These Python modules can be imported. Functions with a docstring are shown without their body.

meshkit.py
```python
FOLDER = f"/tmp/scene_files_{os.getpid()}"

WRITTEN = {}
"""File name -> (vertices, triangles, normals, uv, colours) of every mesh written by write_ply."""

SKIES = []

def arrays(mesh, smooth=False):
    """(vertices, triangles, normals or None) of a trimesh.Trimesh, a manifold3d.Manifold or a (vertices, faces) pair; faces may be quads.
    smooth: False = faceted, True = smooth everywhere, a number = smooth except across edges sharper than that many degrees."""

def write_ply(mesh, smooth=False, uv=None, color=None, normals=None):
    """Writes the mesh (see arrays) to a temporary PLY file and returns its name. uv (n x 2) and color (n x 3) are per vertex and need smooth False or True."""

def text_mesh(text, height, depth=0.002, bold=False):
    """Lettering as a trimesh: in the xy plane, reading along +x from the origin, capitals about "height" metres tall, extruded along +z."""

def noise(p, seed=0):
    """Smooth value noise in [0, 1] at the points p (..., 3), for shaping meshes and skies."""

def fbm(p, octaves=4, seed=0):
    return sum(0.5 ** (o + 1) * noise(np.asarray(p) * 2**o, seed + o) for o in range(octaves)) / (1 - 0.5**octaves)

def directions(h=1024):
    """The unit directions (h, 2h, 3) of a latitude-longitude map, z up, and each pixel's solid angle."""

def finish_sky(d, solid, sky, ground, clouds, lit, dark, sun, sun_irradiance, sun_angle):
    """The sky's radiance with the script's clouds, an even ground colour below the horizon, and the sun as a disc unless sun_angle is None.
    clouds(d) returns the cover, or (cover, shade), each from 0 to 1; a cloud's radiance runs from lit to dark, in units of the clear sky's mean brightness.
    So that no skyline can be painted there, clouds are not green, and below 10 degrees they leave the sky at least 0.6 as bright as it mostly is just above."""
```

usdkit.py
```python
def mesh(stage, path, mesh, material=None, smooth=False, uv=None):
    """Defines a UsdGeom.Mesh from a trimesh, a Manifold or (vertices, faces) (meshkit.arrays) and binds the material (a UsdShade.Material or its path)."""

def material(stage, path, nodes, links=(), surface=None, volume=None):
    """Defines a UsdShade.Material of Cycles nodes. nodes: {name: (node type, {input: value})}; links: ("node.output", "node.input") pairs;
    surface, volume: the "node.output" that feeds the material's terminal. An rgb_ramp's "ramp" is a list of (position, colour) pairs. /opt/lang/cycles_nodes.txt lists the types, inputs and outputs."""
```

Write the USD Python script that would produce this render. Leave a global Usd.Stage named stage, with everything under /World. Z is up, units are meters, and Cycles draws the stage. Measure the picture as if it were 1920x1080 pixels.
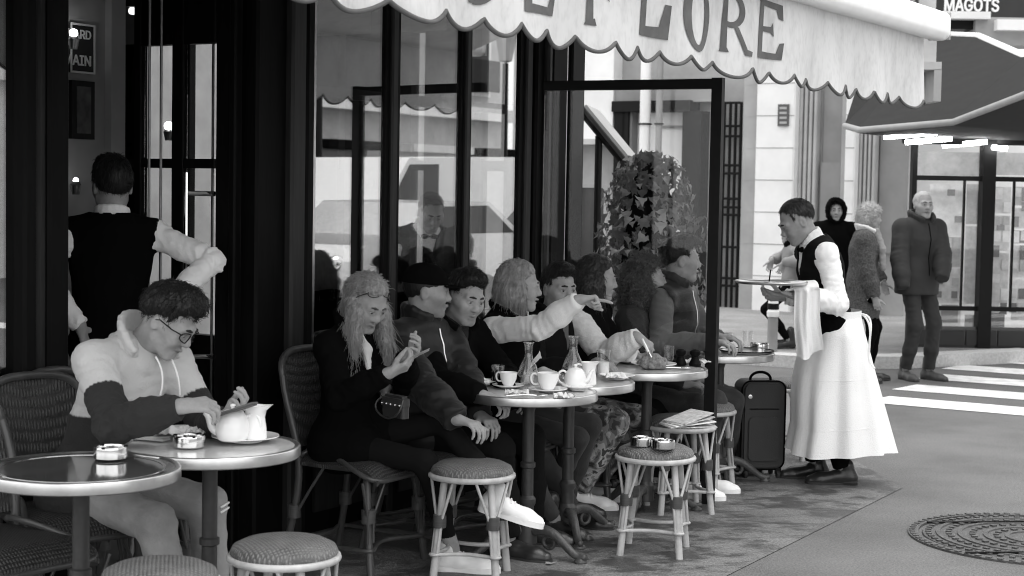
import math, random
import numpy as np, trimesh, shapely
from shapely.geometry import Polygon, LineString, Point, box as sbox
from shapely.ops import unary_union
import usdkit, meshkit
from pxr import Usd, UsdGeom, UsdShade, UsdLux, Gf, Sdf, Vt

stage = Usd.Stage.CreateInMemory()
UsdGeom.SetStageUpAxis(stage, UsdGeom.Tokens.z)
UsdGeom.SetStageMetersPerUnit(stage, 1.0)
UsdGeom.Xform.Define(stage, '/World')
UsdGeom.Scope.Define(stage, '/World/Looks')
random.seed(7)
rng = np.random.default_rng(7)
V = lambda *a: np.array(a, float)

# ------------------------------------------------------------------ camera
CAM_H, FPX, PITCH, ROLL = 1.6, 3100.0, math.atan(180 / 3100.0), math.radians(1.0)
cp, sp_, cr, sr = math.cos(PITCH), math.sin(PITCH), math.cos(ROLL), math.sin(ROLL)
C0 = V(0, 0, CAM_H)
F_ = V(0, cp, -sp_)
U0 = V(0, sp_, cp)
R_ = cr * V(1, 0, 0) + sr * U0
U_ = cr * U0 - sr * V(1, 0, 0)
cam = UsdGeom.Camera.Define(stage, '/World/camera')
m4 = Gf.Matrix4d(1)
for i_, ax in enumerate((R_, U_, -F_)):
    m4.SetRow(i_, Gf.Vec4d(*map(float, ax), 0))
m4.SetRow(3, Gf.Vec4d(0, 0, CAM_H, 1))
cam.AddTransformOp().Set(m4)
cam.CreateFocalLengthAttr(36 * FPX / 1920)
cam.CreateHorizontalApertureAttr(36.0)
cam.CreateVerticalApertureAttr(20.25)
cam.CreateClippingRangeAttr(Gf.Vec2f(0.05, 500))
cam.CreateFStopAttr(5.6)
cam.CreateFocusDistanceAttr(7.6)
EXPOSURE = 1.05
cam.CreateExposureAttr(EXPOSURE)

def ray(px, py):
    d = F_ + R_ * (px - 960) / FPX - U_ * (py - 540) / FPX
    return d
def W(px, py, Y):                      # the point at depth Y that shows at this pixel of the photograph
    d = ray(px, py)
    return C0 + d * (Y / d[1])
def G(px, py, z=0.0):                  # the point of the level z that shows there
    d = ray(px, py)
    return C0 + d * ((z - CAM_H) / d[2])
TH = math.radians(32)                  # the cafe front runs along u; n points out to the street
u_ = V(math.sin(TH), math.cos(TH), 0)
n_ = V(math.cos(TH), -math.sin(TH), 0)
Z_ = V(0, 0, 1)
def AB(a, b, z=0.0):
    return a * u_ + b * n_ + V(0, 0, z)
def FA(px, b, py=540):                 # coordinate along the front of the pixel column at offset b
    k = (px - 960) / FPX
    d = ray(px, py)
    t = b / (d @ n_)
    return (d @ u_) * t
def toab(p):
    return p @ u_, p @ n_

# ------------------------------------------------------------------ sky and light (overcast)
SUN_DIR = V(0.10, -0.10, 0.97)
SUN_DIR = SUN_DIR / np.linalg.norm(SUN_DIR)
SKY_STRENGTH = 0.12
CLOUD = 9.0
dome = UsdLux.DomeLight.Define(stage, '/World/sky')
dome.GetPrim().SetCustomDataByKey('kind', 'structure')
sky = usdkit.material(stage, '/World/Looks/sky_air', {
    'sky': ('sky_texture', {'sky_type': 'single_scattering', 'sun_disc': False, 'sun_elevation': math.asin(SUN_DIR[2]),
                            'sun_rotation': math.atan2(SUN_DIR[0], SUN_DIR[1]), 'aerosol_density': 3.0}),
    'grey': ('rgb_to_bw', {}), 'tc': ('texture_coordinate', {}), 'n': ('noise_texture', {'scale': 2.2, 'detail': 6, 'roughness': 0.55}),
    'cl': ('rgb_ramp', {'ramp': [(0.3, [CLOUD * 0.8] * 3), (0.7, [CLOUD * 1.15] * 3)]}), 'mx': ('mix', {'fac': 0.8}),
    'bg': ('background_shader', {'strength': SKY_STRENGTH})},
    [('sky.color', 'grey.color'), ('tc.generated', 'n.vector'), ('n.fac', 'cl.fac'), ('grey.val', 'mx.color1'), ('cl.color', 'mx.color2'), ('mx.color', 'bg.color')], surface='bg.background')
UsdShade.MaterialBindingAPI.Apply(dome.GetPrim()).Bind(sky)
sun = UsdLux.DistantLight.Define(stage, '/World/sun')
sun.CreateIntensityAttr(0.3)
sun.CreateAngleAttr(50.0)
sun.CreateColorAttr(Gf.Vec3f(1.0, 0.985, 0.97))
sun.CreateNormalizeAttr(True)
zax = SUN_DIR
xax = np.cross(Z_, zax); xax /= np.linalg.norm(xax)
yax = np.cross(zax, xax)
ms = Gf.Matrix4d(1)
for i_, ax in enumerate((xax, yax, zax)):
    ms.SetRow(i_, Gf.Vec4d(*map(float, ax), 0))
sun.AddTransformOp().Set(ms)

# ------------------------------------------------------------------ naming helpers
_count = {}
def numbered(path):
    k = _count.get(path, 0)
    _count[path] = k + 1
    return path if k == 0 else f'{path}_{k:03d}'
def pathof(parent):
    if parent is None: return '/World'
    return parent if isinstance(parent, str) else str(parent.GetPath())
def tag(p, label=None, cat=None, group=None, kind=None):
    p = p.GetPrim() if hasattr(p, 'GetPrim') else p
    for k, v in (('label', label), ('category', cat), ('group', group), ('kind', kind)):
        if v: p.SetCustomDataByKey(k, v)
    return p
def obj(name, mesh, mt, parent=None, smooth=35, label=None, cat=None, group=None, kind=None, uv=None):
    path = numbered(pathof(parent) + '/' + name)
    m = usdkit.mesh(stage, path, mesh, mt, smooth=smooth, uv=uv)
    tag(m, label, cat, group, kind)
    return m.GetPrim()
def thing(name, label, cat, loc=(0, 0, 0), rz=0.0, group=None, sc=None):
    x = UsdGeom.Xform.Define(stage, numbered('/World/' + name))
    x.AddTranslateOp().Set(Gf.Vec3d(*map(float, loc)))
    x.AddRotateZOp().Set(math.degrees(rz))
    if sc: x.AddScaleOp().Set(Gf.Vec3f(sc, sc, sc))
    return tag(x, label, cat, group)
def dup(root, label, loc, rz=0.0, group=None, sc=None):
    name = root.GetName()
    if name[-4:-3] == '_' and name[-3:].isdigit(): name = name[:-4]
    r = thing(name, label, root.GetCustomDataByKey('category'), loc, rz, group or root.GetCustomDataByKey('group'), sc)
    r.GetReferences().AddInternalReference(root.GetPath())
    r.SetInstanceable(True)
    return r

# ------------------------------------------------------------------ materials (a black and white world: neutral greys)
def mat(name, g, rough=0.6, var=0.12, scale=8.0, bump=0.0, bscale=60.0, metallic=0.0, spec=0.5, stretch=(1, 1, 1), coat=0.0, attr=None, sheen=0.0, detail=4, sss=0.0):
    nodes = {'tc': ('texture_coordinate', {}), 'mp': ('mapping', {'scale': stretch}),
             'n': ('noise_texture', {'scale': scale, 'detail': detail, 'roughness': 0.6}),
             'r': ('rgb_ramp', {'ramp': [(0.28, [g * (1 - var)] * 3), (0.72, [min(0.95, g * (1 + var))] * 3)]}),
             'p': ('principled_bsdf', {'roughness': rough, 'metallic': metallic, 'specular_ior_level': spec, 'coat_weight': coat, 'sheen_weight': sheen, 'coat_roughness': 0.08})}
    links = [('tc.object', 'mp.vector'), ('mp.vector', 'n.vector'), ('n.fac', 'r.fac')]
    col = 'r.color'
    if attr:
        nodes['at'] = ('attribute', {'attribute': attr})
        nodes['mx'] = ('mix', {'mix_type': 'multiply', 'fac': 1.0})
        links += [('r.color', 'mx.color1'), ('at.color', 'mx.color2')]
        col = 'mx.color'
    links += [(col, 'p.base_color')]
    if sss:
        nodes['p'][1].update({'subsurface_weight': sss, 'subsurface_scale': 0.012, 'subsurface_radius': (1, 1, 1)})
    if bump:
        nodes['nb'] = ('noise_texture', {'scale': bscale, 'detail': 3})
        nodes['b'] = ('bump', {'strength': bump, 'distance': 0.01})
        links += [('mp.vector', 'nb.vector'), ('nb.fac', 'b.height'), ('b.normal', 'p.normal')]
    return usdkit.material(stage, '/World/Looks/' + name, nodes, links, surface='p.BSDF')

def woven(name, g1, g2, scale):
    return usdkit.material(stage, '/World/Looks/' + name, {
        'tc': ('texture_coordinate', {}),
        'w1': ('wave_texture', {'wave_type': 'bands', 'bands_direction': 'x', 'scale': scale, 'distortion': 1.5, 'detail': 1, 'detail_scale': 3}),
        'w2': ('wave_texture', {'wave_type': 'bands', 'bands_direction': 'y', 'scale': scale, 'distortion': 1.5, 'detail': 1, 'detail_scale': 3}),
        'm': ('math', {'math_type': 'multiply'}), 'n': ('noise_texture', {'scale': 14, 'detail': 5}),
        'mm': ('math', {'math_type': 'multiply_add', 'value2': 0.7}),
        'r': ('rgb_ramp', {'ramp': [(0.15, [g1] * 3), (0.75, [g2] * 3)]}),
        'b': ('bump', {'strength': 0.8, 'distance': 0.006}),
        'p': ('principled_bsdf', {'roughness': 0.5})},
        [('tc.object', 'w1.vector'), ('tc.object', 'w2.vector'), ('w1.fac', 'm.value1'), ('w2.fac', 'm.value2'), ('tc.object', 'n.vector'),
         ('n.fac', 'mm.value1'), ('m.value', 'mm.value3'), ('mm.value', 'r.fac'), ('r.color', 'p.base_color'), ('m.value', 'b.height'), ('b.normal', 'p.normal')], surface='p.BSDF')

def glassy(name, base, gain, tint=0.92, rough=0.0):       # window pane: clear, more mirror-like the flatter one looks along it
    return usdkit.material(stage, '/World/Looks/' + name, {
        'lw': ('layer_weight', {'blend': 0.5}), 'pw': ('math', {'math_type': 'power', 'value2': 2.5}),
        'ma': ('math', {'math_type': 'multiply_add', 'value2': gain, 'value3': base, 'use_clamp': True}),
        't': ('transparent_bsdf', {'color': (tint, tint, tint)}), 'g': ('glossy_bsdf', {'color': (0.95, 0.95, 0.95), 'roughness': rough}),
        'mx': ('mix_closure', {})},
        [('lw.facing', 'pw.value1'), ('pw.value', 'ma.value1'), ('ma.value', 'mx.fac'), ('t.BSDF', 'mx.closure1'), ('g.BSDF', 'mx.closure2')], surface='mx.closure')

def emit(name, s):
    return usdkit.material(stage, '/World/Looks/' + name, {'e': ('emission', {'color': (1, 1, 1), 'strength': s})}, [], surface='e.emission')

# ------------------------------------------------------------------ mesh helpers
cat_ = trimesh.util.concatenate
def tri(v, f): return trimesh.Trimesh(np.asarray(v, float), np.asarray(f, int), process=False)
def bx(x0, x1, y0, y1, z0, z1):
    m = trimesh.creation.box((x1 - x0, y1 - y0, z1 - z0)); m.apply_translation(((x0 + x1) / 2, (y0 + y1) / 2, (z0 + z1) / 2)); return m
def abx(a0, a1, b0, b1, z0, z1, ch=0.0):                  # box in cafe coordinates; ch = chamfered upright edges
    a0, a1, b0, b1, z0, z1 = min(a0, a1), max(a0, a1), min(b0, b1), max(b0, b1), min(z0, z1), max(z0, z1)
    ch = min(ch, 0.3 * (a1 - a0), 0.3 * (b1 - b0))
    if ch > 0.001:
        p = sbox(a0, b0, a1, b1).buffer(-ch).buffer(ch, quad_segs=1)
        m = trimesh.creation.extrude_polygon(p, z1 - z0, engine='earcut'); v = np.array(m.vertices)
        v[:, 2] += z0
    else:
        m = bx(a0, a1, b0, b1, z0, z1); v = np.array(m.vertices)
    m = tri(v[:, :1] * u_ + v[:, 1:2] * n_ + v[:, 2:] * Z_, m.faces)
    m.invert()
    return m
def tube(path, r, seg=8, cap=True):
    path = np.asarray(path, float); n = len(path)
    r = np.broadcast_to(np.asarray(r, float), (n,))
    t = np.gradient(path, axis=0); t /= np.maximum(np.linalg.norm(t, axis=1, keepdims=True), 1e-9)
    ref = V(0, 0, 1) if abs(t[0][2]) < 0.9 else V(1, 0, 0)
    s = np.cross(t[0], ref); s /= np.linalg.norm(s)
    vs = []
    for i in range(n):
        s = s - t[i] * (s @ t[i]); s /= np.linalg.norm(s)
        w = np.cross(t[i], s)
        a = np.arange(seg) / seg * 2 * np.pi
        vs.append(path[i] + r[i] * (np.cos(a)[:, None] * s + np.sin(a)[:, None] * w))
    v = np.vstack(vs); f = []
    for i in range(n - 1):
        for j in range(seg):
            k = (j + 1) % seg
            f += [(i * seg + j, i * seg + k, (i + 1) * seg + k), (i * seg + j, (i + 1) * seg + k, (i + 1) * seg + j)]
    if cap:
        v = np.vstack([v, path[:1], path[-1:]]); c0, c1 = n * seg, n * seg + 1
        for j in range(seg):
            k = (j + 1) % seg
            f += [(c0, k, j), (c1, (n - 1) * seg + j, (n - 1) * seg + k)]
    return tri(v, f)
def smoothpath(pts, n=16, closed=False):
    from scipy.interpolate import splprep, splev
    pts = np.asarray(pts, float)
    if closed: pts = np.vstack([pts, pts[:1]])
    tck, _ = splprep(pts.T, s=0, k=min(3, len(pts) - 1), per=closed)
    return np.array(splev(np.linspace(0, 1, n), tck)).T
def lathe(prof, seg=32, at=(0, 0, 0)):                     # profile [(r, z)]
    prof = np.asarray(prof, float); n = len(prof)
    a = np.arange(seg) / seg * 2 * np.pi
    v = np.stack([prof[:, 0:1] * np.cos(a), prof[:, 0:1] * np.sin(a), np.repeat(prof[:, 1:2], seg, 1)], -1).reshape(-1, 3) + np.asarray(at)
    f = []
    for i in range(n - 1):
        for j in range(seg):
            k = (j + 1) % seg
            f += [(i * seg + j, i * seg + k, (i + 1) * seg + k), (i * seg + j, (i + 1) * seg + k, (i + 1) * seg + j)]
    m = tri(v, f); m.merge_vertices(); m.update_faces(m.nondegenerate_faces()); return m
def torus(R, r, z=0, seg=40, ss=8):
    a = np.linspace(0, 2 * np.pi, ss + 1)
    return lathe([(R + r * math.cos(t), z + r * math.sin(t)) for t in a], seg)
def prism(poly, h, z=0):
    m = trimesh.creation.extrude_polygon(poly, h, engine='earcut'); m.apply_translation((0, 0, z)); return m
def moved(m, t=(0, 0, 0), rz=0.0, M=None):
    m = m.copy()
    if M is not None: m.apply_transform(M)
    if rz: m.apply_transform(trimesh.transformations.rotation_matrix(rz, (0, 0, 1)))
    m.apply_translation(t); return m
def rbox(sx, sy, sz, r=0.004, at=(0, 0, 0)):               # box with rounded upright edges and a small top chamfer
    p = sbox(-sx / 2, -sy / 2, sx / 2, sy / 2).buffer(-r).buffer(r, quad_segs=4)
    q = p.buffer(-r * 0.6)
    m = cat_([prism(p, sz - r * 0.6)])
    a, b = np.array(p.exterior.coords)[:-1], None
    m2 = prism(q, r * 0.6, sz - r * 0.6)
    m = cat_([m, m2]); m.apply_translation(at); return m
def frame4(p, x, y, z):
    M = np.eye(4); M[:3, 0], M[:3, 1], M[:3, 2], M[:3, 3] = x, y, z, p; return M
# ------------------------------------------------------------------ smooth bodies: signed distances meshed by surface nets
def nrm(v):
    v = np.asarray(v, float); return v / max(np.linalg.norm(v), 1e-9)
class Sdf_:
    def __init__(s): s.ops = []
    def add(s, fn, lo, hi, k=0.02, mode='add'): s.ops.append((fn, np.asarray(lo, float), np.asarray(hi, float), k, mode)); return s
    def cap(s, a, b, ra, rb=None, k=0.02, flat=None, mode='add'):
        a, b = np.asarray(a, float), np.asarray(b, float); rb = ra if rb is None else rb
        ab = b - a; L2 = max(ab @ ab, 1e-12); R = max(ra, rb)
        if flat is None:
            def fn(p):
                t = np.clip((p - a) @ ab / L2, 0, 1)
                return np.linalg.norm(p - a - t[:, None] * ab, axis=1) - (ra + t * (rb - ra))
        else:
            fd, fs = flat                                     # squeezed to fs along the direction fd
            def fn(p):
                t = np.clip((p - a) @ ab / L2, 0, 1)
                q = p - a - t[:, None] * ab
                c = q @ fd
                q = q + np.outer(c * (1 / fs - 1), fd)
                return (np.linalg.norm(q, axis=1) - (ra + t * (rb - ra))) * (0.5 + 0.5 * fs)
        return s.add(fn, np.minimum(a, b) - R, np.maximum(a, b) + R, k, mode)
    def ell(s, c, r, M=None, k=0.02, mode='add'):
        c, r = np.asarray(c, float), np.asarray(r, float); M = np.eye(3) if M is None else M
        def fn(p):
            q = (p - c) @ M / r
            k0 = np.linalg.norm(q, axis=1); k1 = np.linalg.norm(q / r, axis=1)
            return k0 * (k0 - 1) / np.maximum(k1, 1e-9)
        R = r.max(); return s.add(fn, c - R, c + R, k, mode)
    def chain(s, pts, rs, k=0.02, flat=None):
        for i in range(len(pts) - 1): s.cap(pts[i], pts[i + 1], rs[i], rs[i + 1], k, flat)
        return s
    def sub(s, fn, k=0.01): return s.add(fn, [-1e9] * 3, [1e9] * 3, k, 'sub')
    def disp(s, fn): return s.add(fn, [-1e9] * 3, [1e9] * 3, 0, 'disp')
    def bounds(s):
        A = [o for o in s.ops if o[4] == 'add']
        return np.min([o[1] for o in A], 0) - 0.03, np.max([o[2] for o in A], 0) + 0.03
    def __call__(s, p, coarse=False):
        d = np.full(len(p), 0.25)
        if not len(p): return d
        plo, phi = p.min(0), p.max(0)
        mg = 0.12 if coarse else 0.07
        X, Y, Zc = p[:, 0], p[:, 1], p[:, 2]
        for fn, lo, hi, k, mode in s.ops:
            if mode == 'add':
                l, h_ = lo - mg, hi + mg
                if (l > phi).any() or (h_ < plo).any(): continue
                if (l <= plo).all() and (h_ >= phi).all(): m = slice(None)
                else:
                    m = np.flatnonzero((X > l[0]) & (X < h_[0]) & (Y > l[1]) & (Y < h_[1]) & (Zc > l[2]) & (Zc < h_[2]))
                    if not len(m): continue
                e = fn(p[m]); o = d[m]
                h = np.maximum(k - np.abs(o - e), 0) / k
                d[m] = np.minimum(o, e) - h * h * k * 0.25
            elif mode == 'sub':
                m = np.flatnonzero(d < 0.1)
                if not len(m): continue
                e = -fn(p[m]); o = d[m]
                h = np.maximum(k - np.abs(o - e), 0) / k
                d[m] = np.maximum(o, e) + h * h * k * 0.25
            elif not coarse:
                m = np.flatnonzero(np.abs(d) < 0.03)
                if len(m): d[m] += fn(p[m])
        return d
def axis_coords(lo, hi, fine, coarse, spans):
    out, x = [lo], lo
    while x < hi:
        st = coarse
        for a, b in spans:
            dist = max(a - x, x - b, 0)
            st = min(st, fine + dist * 0.25)
        x += max(st, fine); out.append(x)
    return np.array(out)
def nets(sdf, fine=0.006, coarse=None, spans=None, relax=1):
    lo, hi = sdf.bounds()
    ax = [axis_coords(lo[i], hi[i], fine, coarse or fine, spans[i] if spans else []) for i in range(3)] if coarse else [np.arange(lo[i], hi[i] + fine, fine) for i in range(3)]
    nx, ny, nz = map(len, ax); B = 6
    D = np.full((nx, ny, nz), 0.25, np.float32)
    bi = [np.arange(0, n, B) for n in (nx, ny, nz)]
    cen = [np.array([(a[i] + a[min(i + B, len(a) - 1)]) / 2 for i in b]) for a, b in zip(ax, bi)]
    hal = [np.array([(a[min(i + B, len(a) - 1)] - a[i]) / 2 for i in b]) for a, b in zip(ax, bi)]
    cc = np.stack(np.meshgrid(*cen, indexing='ij'), -1).reshape(-1, 3)
    hh = np.linalg.norm(np.stack(np.meshgrid(*hal, indexing='ij'), -1).reshape(-1, 3), axis=1)
    cd = sdf(cc, True)
    I = np.stack(np.meshgrid(*bi, indexing='ij'), -1).reshape(-1, 3)
    act = np.abs(cd) < hh * 1.1 + 0.022
    for i, j, k in I[(~act) & (cd < 0)]: D[i:i + B, j:j + B, k:k + B] = -0.25
    mk = np.zeros((nx, ny, nz), bool)
    for i, j, k in I[act]: mk[i:i + B, j:j + B, k:k + B] = True
    idx = np.argwhere(mk)
    P = np.stack([ax[c][idx[:, c]] for c in range(3)], 1)
    val = np.empty(len(P), np.float32)
    key = ((P - lo) / 0.11).astype(int) @ np.array([10000, 100, 1])
    od = np.argsort(key, kind='stable')
    cuts = np.flatnonzero(np.diff(key[od])) + 1
    for grp in np.split(od, cuts): val[grp] = sdf(P[grp])
    D[mk] = val
    S = D < 0
    c8 = [S[i:nx - 1 + i, j:ny - 1 + j, k:nz - 1 + k] for i in (0, 1) for j in (0, 1) for k in (0, 1)]
    anyc = np.logical_or.reduce(c8) & ~np.logical_and.reduce(c8)
    cells = np.argwhere(anyc)
    vid = np.full((nx - 1, ny - 1, nz - 1), -1, np.int64); vid[anyc] = np.arange(len(cells))
    acc = np.zeros((len(cells), 3)); cnt = np.zeros(len(cells))
    XYZ = lambda ii: np.stack([ax[c][ii[:, c]] for c in range(3)], 1)
    corners = [np.array(c) for c in np.ndindex(2, 2, 2)]
    for a in corners:
        for c in range(3):
            if a[c]: continue
            b = a.copy(); b[c] = 1
            ia, ib = cells + a, cells + b
            da, db = D[tuple(ia.T)], D[tuple(ib.T)]
            m = (da < 0) != (db < 0)
            t = (da[m] / (da[m] - db[m]))[:, None]
            acc[m] += XYZ(ia[m]) * (1 - t) + XYZ(ib[m]) * t; cnt[m] += 1
    verts = acc / np.maximum(cnt, 1)[:, None]
    faces = []
    for c in range(3):
        o1, o2 = (c + 1) % 3, (c + 2) % 3
        sl0 = [slice(1, n - 1) for n in (nx, ny, nz)]; sl0[c] = slice(0, (nx, ny, nz)[c] - 1)
        sl1 = list(sl0); sl1[c] = slice(1, (nx, ny, nz)[c])
        A, Bq = S[tuple(sl0)], S[tuple(sl1)]
        off = np.array([1, 1, 1]); off[c] = 0
        for flip, mm in ((False, A & ~Bq), (True, ~A & Bq)):
            e = np.argwhere(mm) + off
            if not len(e): continue
            def at(d1, d2):
                q = e.copy(); q[:, o1] -= d1; q[:, o2] -= d2
                return vid[tuple(q.T)]
            q = np.stack([at(0, 0), at(1, 0), at(1, 1), at(0, 1)], 1)
            if flip: q = q[:, ::-1]
            faces += [q[:, [0, 1, 2]], q[:, [0, 2, 3]]]
    F = np.vstack(faces); F = F[(F >= 0).all(1)]
    for _ in range(relax):                                   # a light Laplacian pass takes the grid out of the surface
        s = np.zeros_like(verts); n = np.zeros(len(verts))
        for a, b in ((0, 1), (1, 2), (2, 0)):
            for a_, b_ in ((a, b), (b, a)):
                n += np.bincount(F[:, a_], minlength=len(verts))
                for c in range(3): s[:, c] += np.bincount(F[:, a_], weights=verts[F[:, b_], c], minlength=len(verts))
        verts = verts * 0.5 + 0.5 * s / np.maximum(n, 1)[:, None]
    return tri(verts, F)
def ik(a, t, l1, l2, hint):
    d = t - a; L = np.linalg.norm(d); dn = d / L; L = min(L, (l1 + l2) * 0.995)
    x = (l1 * l1 - l2 * l2 + L * L) / (2 * L); h = math.sqrt(max(l1 * l1 - x * x, 1e-6))
    hp = np.asarray(hint, float); hp = nrm(hp - dn * (hp @ dn))
    return a + dn * x + hp * h, a + dn * L
def noisefold(amp, freq, seed, stretch=(1, 1, 0.6)):
    st = np.array(stretch) * freq
    def fn(p):
        a = meshkit.noise(p * st + seed * 7.3, seed)
        b = meshkit.noise(p * st * 2.3 + seed * 3.1, seed + 5)
        w = meshkit.noise(p * 9.0 + seed * 1.7, seed + 8)
        c = meshkit.noise(p * V(8, 8, 26) * (st[0] / 11.0) + w[:, None] * 2.2 + seed * 2.1, seed + 6)
        r = (1 - np.abs(2 * c - 1)) ** 2
        r2 = (1 - np.abs(2 * b - 1)) ** 3
        return amp * ((a - 0.5) * 0.45 + r * 0.55 - 0.2 + r2 * 0.3)
    return fn
# ------------------------------------------------------------------ people
def head_sdf(o):
    jw, ns = o.get('jaw', 1.0), o.get('nose', 1.0)
    S = Sdf_()
    S.ell((0, -0.014, 0.030), (0.074, 0.095, 0.086), k=0.03)
    S.ell((0, 0.022, -0.040), (0.056 * jw, 0.064, 0.074), k=0.035)
    for s in (-1, 1): S.ell((s * 0.030 * jw, 0.053, -0.040), (0.021, 0.023, 0.026), k=0.03)
    S.ell((0, 0.012, -0.062), (0.050 * jw, 0.060, 0.045), k=0.02)
    S.cap((-0.012, 0.070, -0.099), (0.012, 0.070, -0.099), 0.0175, k=0.022)
    for s in (-1, 1):
        S.cap((s * 0.051 * jw, 0.008, -0.062), (s * 0.020, 0.062, -0.097), 0.0155, 0.015, k=0.025)
        S.cap((s * 0.043, 0.060, -0.022), (s * 0.058, 0.022, -0.012), 0.016, 0.014, k=0.04)
        S.cap((s * 0.016, 0.087, 0.021), (s * 0.044, 0.072, 0.020), 0.0105, 0.010, k=0.018)
    def sockets(p):
        d = np.full(len(p), 1.0)
        for s in (-1, 1):
            q = (p - V(s * 0.031, 0.098, -0.001)) / V(0.0190, 0.0200, 0.0118)
            d = np.minimum(d, (np.linalg.norm(q, axis=1) - 1) * 0.013)
        return d
    S.sub(sockets, k=0.014)
    for s in (-1, 1):
        S.ell((s * 0.031, 0.0745, 0.001), (0.0125,) * 3, k=0.003)
        S.cap((s * 0.0165, 0.0860, 0.0020), (s * 0.030, 0.0895, 0.0088), 0.0034, 0.0046, k=0.005)
        S.cap((s * 0.030, 0.0895, 0.0088), (s * 0.046, 0.080, 0.0015), 0.0046, 0.0036, k=0.005)
        S.cap((s * 0.019, 0.0855, -0.0068), (s * 0.032, 0.0870, -0.0098), 0.0034, 0.0038, k=0.005); S.cap((s * 0.032, 0.0870, -0.0098), (s * 0.045, 0.0795, -0.0035), 0.0038, 0.003, k=0.005)
        S.ell((s * 0.0125, 0.0905, -0.0335), (0.0085, 0.011, 0.008), k=0.009)
    S.cap((0, 0.085, 0.013), (0, 0.091 + 0.010 * ns, -0.024), 0.0080, 0.0102, k=0.017)
    S.ell((0, 0.091 + 0.010 * ns, -0.029), (0.0118, 0.0115, 0.0105), k=0.012)
    S.cap((-0.021, 0.081, -0.0640), (0, 0.0955, -0.0605), 0.0050, 0.0068, k=0.007)
    S.cap((0.021, 0.081, -0.0640), (0, 0.0955, -0.0605), 0.0050, 0.0068, k=0.007)
    S.cap((-0.013, 0.0855, -0.0735), (0.013, 0.0855, -0.0735), 0.0072, 0.0072, k=0.007)
    def mouth(p):
        q = p - V(0, 0.094, -0.0672)
        return np.maximum(np.abs(q[:, 2] + 0.0006 - 5 * q[:, 0] ** 2 * o.get('smile', 0)) - 0.0011 - 0.004 * o.get('open', 0) * np.clip(1 - (q[:, 0] / 0.02) ** 2, 0, 1), np.maximum(np.abs(q[:, 0]) - 0.0235, np.abs(q[:, 1]) - 0.016))
    S.sub(mouth, k=0.004)
    for s in (-1, 1):
        M = np.stack([nrm((1, 0.25 * s * 0 - 0.25, 0)) if s > 0 else nrm((1, 0.25, 0)), nrm((0.25 * s, 1, 0)), V(0, 0, 1)], 1)
        S.ell((s * 0.077, -0.010, -0.010), (0.0095, 0.019, 0.031), M, k=0.008)
        def conch(p, s=s):
            q = (p - V(s * 0.088, -0.006, -0.008)) / V(0.008, 0.010, 0.017)
            return (np.linalg.norm(q, axis=1) - 1) * 0.008
        S.sub(conch, k=0.006)
    return S

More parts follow.
